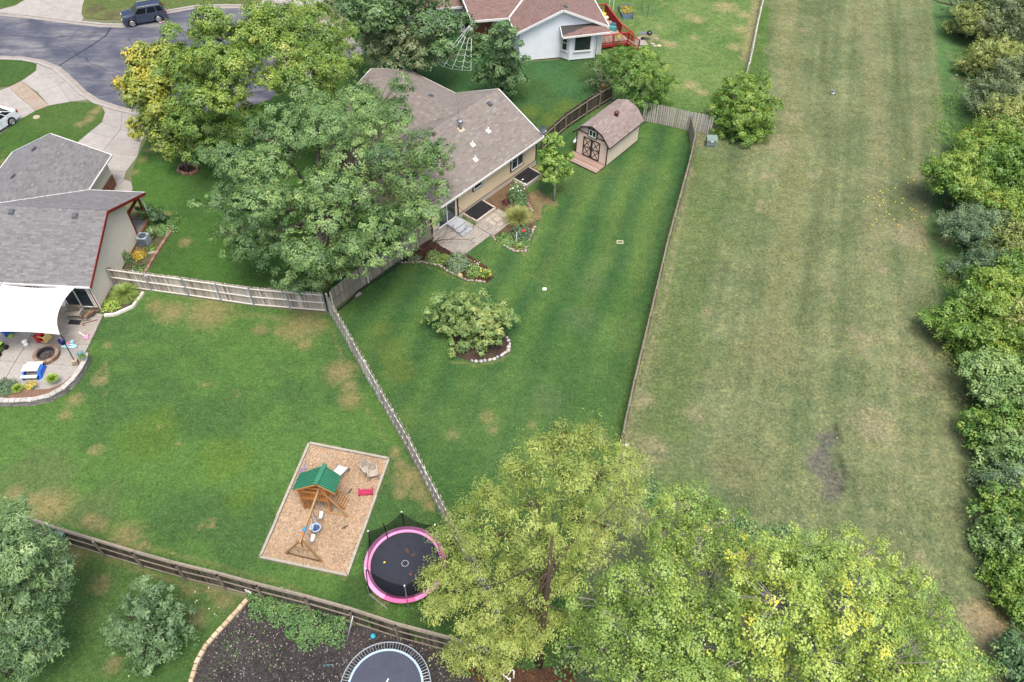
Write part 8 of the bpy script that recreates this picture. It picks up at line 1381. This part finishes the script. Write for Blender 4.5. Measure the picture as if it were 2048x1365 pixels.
# ================================================================ CARS
def car(name, label, loc, ang, paint, prof, cab, W, wheels, rw, rail=False, dark_hood=None):
    """prof: lower body outline (x, z); cab: (x bottom front, x top front, x top rear, x bottom rear, z belt, z roof)"""
    t = thing(name, loc, label, 'car'); lc = Local(loc, ang); hw = W/2
    m = MB(); n = len(prof); zm = max(p[1] for p in prof); ins = lambda z: hw-(.05 if z > zm*.86 else .03 if z < .35 else 0)
    vs_ = [lc(x, -ins(z), z) for x, z in prof]+[lc(x, -ins(z)*.72, z+(.012 if z > .6 else 0)) for x, z in prof]+[lc(x, ins(z)*.72, z+(.012 if z > .6 else 0)) for x, z in prof]+[lc(x, ins(z), z) for x, z in prof]
    m.add(vs_, [(k*n+i, k*n+(i+1) % n, (k+1)*n+(i+1) % n, (k+1)*n+i) for k in range(3) for i in range(n)]+[tuple(range(n-1, -1, -1)), tuple(range(3*n, 4*n))]); m.build('body', paint, t)
    xf, xtf, xtr, xr, zb, zr = cab; a, b = hw-.06, hw-.20
    bo = [(xf, a, zb), (xr, a, zb), (xr, -a, zb), (xf, -a, zb)]; to = [(xtf, b, zr), (xtr, b, zr), (xtr, -b, zr), (xtf, -b, zr)]
    m = MB(); m.hexa([lc(*p) for p in (bo[3], bo[0], bo[1], bo[2])]+[lc(*p) for p in (to[3], to[0], to[1], to[2])]); m.build('cabin', paint, t)
    m = MB(); rx0, rx1 = xtf-.02, xtr+.02; lc.box(m, rx1, rx0, -b+.02, b-.02, zr+.002, zr+.045, .94, .9); m.build('roof', dark_hood or paint, t)
    def pane(p00, p10, p11, p01, out, nm):
        P4 = [Vector(p) for p in (p00, p10, p11, p01)]; c = sum(P4, Vector())/4; P4 = [c+(p-c)*.86 for p in P4]; o = Vector(out).normalized()*.012; mm = MB(); mm.hexa([lc(*(p-o)) for p in P4]+[lc(*(p+o)) for p in P4]); return mm.build(nm, car_glass, t)
    pane(bo[0], bo[3], to[3], to[0], (.8, 0, .5), 'windscreen'); pane(bo[1], bo[2], to[2], to[1], (-.8, 0, .5), 'rear_window')
    for s_ in (1, -1):
        B0, B1, T0, T1 = Vector((xf, a*s_, zb)), Vector((xr, a*s_, zb)), Vector((xtf, b*s_, zr)), Vector((xtr, b*s_, zr)); cut = (.03, .42, .76, .99)
        for u0_, u1_ in zip(cut[:-1], cut[1:]): pane(B0.lerp(B1, u0_), B0.lerp(B1, u1_), T0.lerp(T1, u1_), T0.lerp(T1, u0_), (0, s_, .3), 'side_window')
        for wx in wheels:
            m = MB(); m.tube([lc(wx, s_*(hw-.20), rw), lc(wx, s_*(hw+.012), rw)], rw, 22); wh_ = bpy.data.objects.new('wheel', None); COL.objects.link(wh_); wh_.parent = t; m.build('tyre', tyre_m, wh_); y0, y1 = hw+.013, hw+.028
            m = MB(); m.tube([lc(wx, s_*y0, rw), lc(wx, s_*(y0+.004), rw)], rw*.66, 20); m.build('hub_shadow', black_plastic, wh_); m = MB(); m.tube([lc(wx, s_*y0, rw), lc(wx, s_*y1, rw)], rw*.17, 10)
            for k in range(5): q = 2*math.pi*k/5; m.bar(lc(wx, s_*(y0+.012), rw), lc(wx+math.cos(q)*rw*.6, s_*(y0+.012), rw+math.sin(q)*rw*.6), .07, .03, up=lc.M.to_3x3() @ Vector((0, 1, 0)))
            m.tube([lc(wx+math.cos(q)*rw*.64, s_*(y0+.012), rw+math.sin(q)*rw*.64) for q in np.linspace(0, 2*math.pi, 21)], .022, 5, False); m.build('rim', alloy, wh_)
            m = MB(); m.tube([lc(wx+math.cos(q)*(rw+.05), s_*(hw+.0), rw+math.sin(q)*(rw+.05)) for q in np.linspace(-.25, math.pi+.25, 12)], .03, 5); m.build('wheel_arch', black_plastic, t)
        m = MB(); lc.box(m, xf-.25, xf-.05, s_*(hw+.02)-.09, s_*(hw+.02)+.09, zb-.02, zb+.12); m.build('mirror', paint if rail else white_paint, t)
        fx, rx_ = max(p[0] for p in prof), min(p[0] for p in prof); hz = .78 if rail else .68
        m = MB(); m.ell(lc(fx-.05, s_*(hw-.25), hz), (.10, .10, .09), 10, 6); m.build('headlight', pm('headlight_lens', (.75, .74, .66), rough=.15), t); m = MB(); lc.box(m, rx_-.012, rx_+.12, s_*(hw-.13)-.12, s_*(hw-.13)+.135, hz+.08, hz+.30); m.build('tail_light', pm('tail_lens', (.45, .02, .02), rough=.2), t)
        m = MB(); k = (xf+xr)/2
        for dx in (.42, -.55): lc.box(m, k+dx-.09, k+dx+.05, s_*(hw+.004)-.012, s_*(hw+.004)+.012, zb-.13, zb-.10)
        m.build('door_handle', paint, t)
        for dx in (.98, .0, -.8): m = MB(); lc.box(m, k+dx-.006, k+dx+.006, s_*(hw-.001)-.004, s_*(hw-.001)+.004, .38, zb-.02); m.build('door_seam', black_plastic, t)
        if rail: m = MB(); m.tube([lc(xtf-.1, s_*(b-.06), zr+.06), lc(xtf-.3, s_*(b-.06), zr+.10), lc(xtr+.3, s_*(b-.06), zr+.10), lc(xtr+.1, s_*(b-.06), zr+.06)], .022, 6); m.build('roof_rail', alloy, t)
    m = MB(); fx = max(p[0] for p in prof); lc.box(m, fx-.03, fx+.015, -.42, .42, .45, .62); m.build('grille', black_plastic, t); m = MB(); lc.box(m, min(p[0] for p in prof)-.012, min(p[0] for p in prof)+.02, -.26, .26, .62, .74); m.build('number_plate', white_paint, t)
    if dark_hood: m = MB(); hx = [p for p in prof if p[0] > xf]; m.hexa([lc(x, y, z) for x, y, z in ((xf+.05, -hw*.7, zb+.0), (fx-.14, -hw*.66, zb-.09), (fx-.14, hw*.66, zb-.09), (xf+.05, hw*.7, zb), (xf+.05, -hw*.68, zb+.035), (fx-.2, -hw*.62, zb-.04), (fx-.2, hw*.62, zb-.04), (xf+.05, hw*.68, zb+.035))]); m.build('hood_panel', dark_hood, t)
    return t
car_glass = pm('car_glass', (.012, .016, .02), rough=.05, spec=.8); alloy = pm('alloy_wheel', (.62, .63, .65), rough=.3, metal=.5)
navy = pm('steel_blue_paint', (.052, .072, .110), (.048, .066, .10), 1, .25, spec=.6); navy_d = pm('dark_navy_paint', (.014, .022, .05), (.013, .02, .045), 1, .25, spec=.6); wht = pm('pearl_white_paint', (.72, .76, .82), (.70, .74, .80), 1, .25, spec=.6)
fw, rwp = Vector((-38.1,75.26,0.35)), Vector((-35.81,76.27,0.35)); dc = (fw-rwp); ang = math.atan2(dc.y, dc.x); mid = (fw+rwp)/2; nn = Vector((math.sin(ang), -math.cos(ang), 0)); cc = mid+nn*.86; 
if cc.y < mid.y: cc = mid-nn*.86
wb2 = dc.length/2
car('suv', 'steel-blue boxy SUV parked along the far kerb of the street', (cc.x, cc.y, .012), ang, navy, [(2.05, .35), (2.10, .62), (2.02, .96), (.95, 1.06), (-1.92, 1.10), (-2.12, .98), (-2.16, .55), (-2.08, .32), (-1.75, .26), (1.75, .26)], (1.02, .42, -1.72, -2.02, 1.06, 1.62), 1.80, (wb2, -wb2), .36, rail=True, dark_hood=navy_d)
rw_ = Vector((-42.66,57.99,0.33)); hd = Vector((*(-43.89,55.39), 0))-Vector((*(-42.75,58.04), 0)); ang = math.atan2(hd.y, hd.x); dv = Vector((math.cos(ang), math.sin(ang), 0)); sv_ = Vector((-dv.y, dv.x, 0)); sv_ = sv_ if sv_.x*-1+sv_.y > 0 else -sv_
cc = rw_+dv*1.36+sv_*.84
car('car', 'white sedan on the driveway at the left edge, rear end showing', (cc.x, cc.y, .022), ang, wht, [(2.22, .35), (2.26, .60), (2.1, .76), (1.0, .92), (-1.6, 1.02), (-2.18, .98), (-2.26, .6), (-2.2, .34), (-1.8, .24), (1.8, .24)], (1.12, .25, -1.05, -1.95, .95, 1.42), 1.78, (1.36, -1.36), .33)
m = MB()
for a in range(5): m.ell((-35.57,76.41,0.05) if a < 3 else (-35.71,76.2,0.05), (.2-.02*a, .1, .035), 7, 4, .3)
m.solo('litter', pm('salmon_litter', (.62, .25, .22), (.75, .45, .42), 9), (-35.64,76.41), 'crumpled pinkish litter on the asphalt behind the SUV', 'litter')
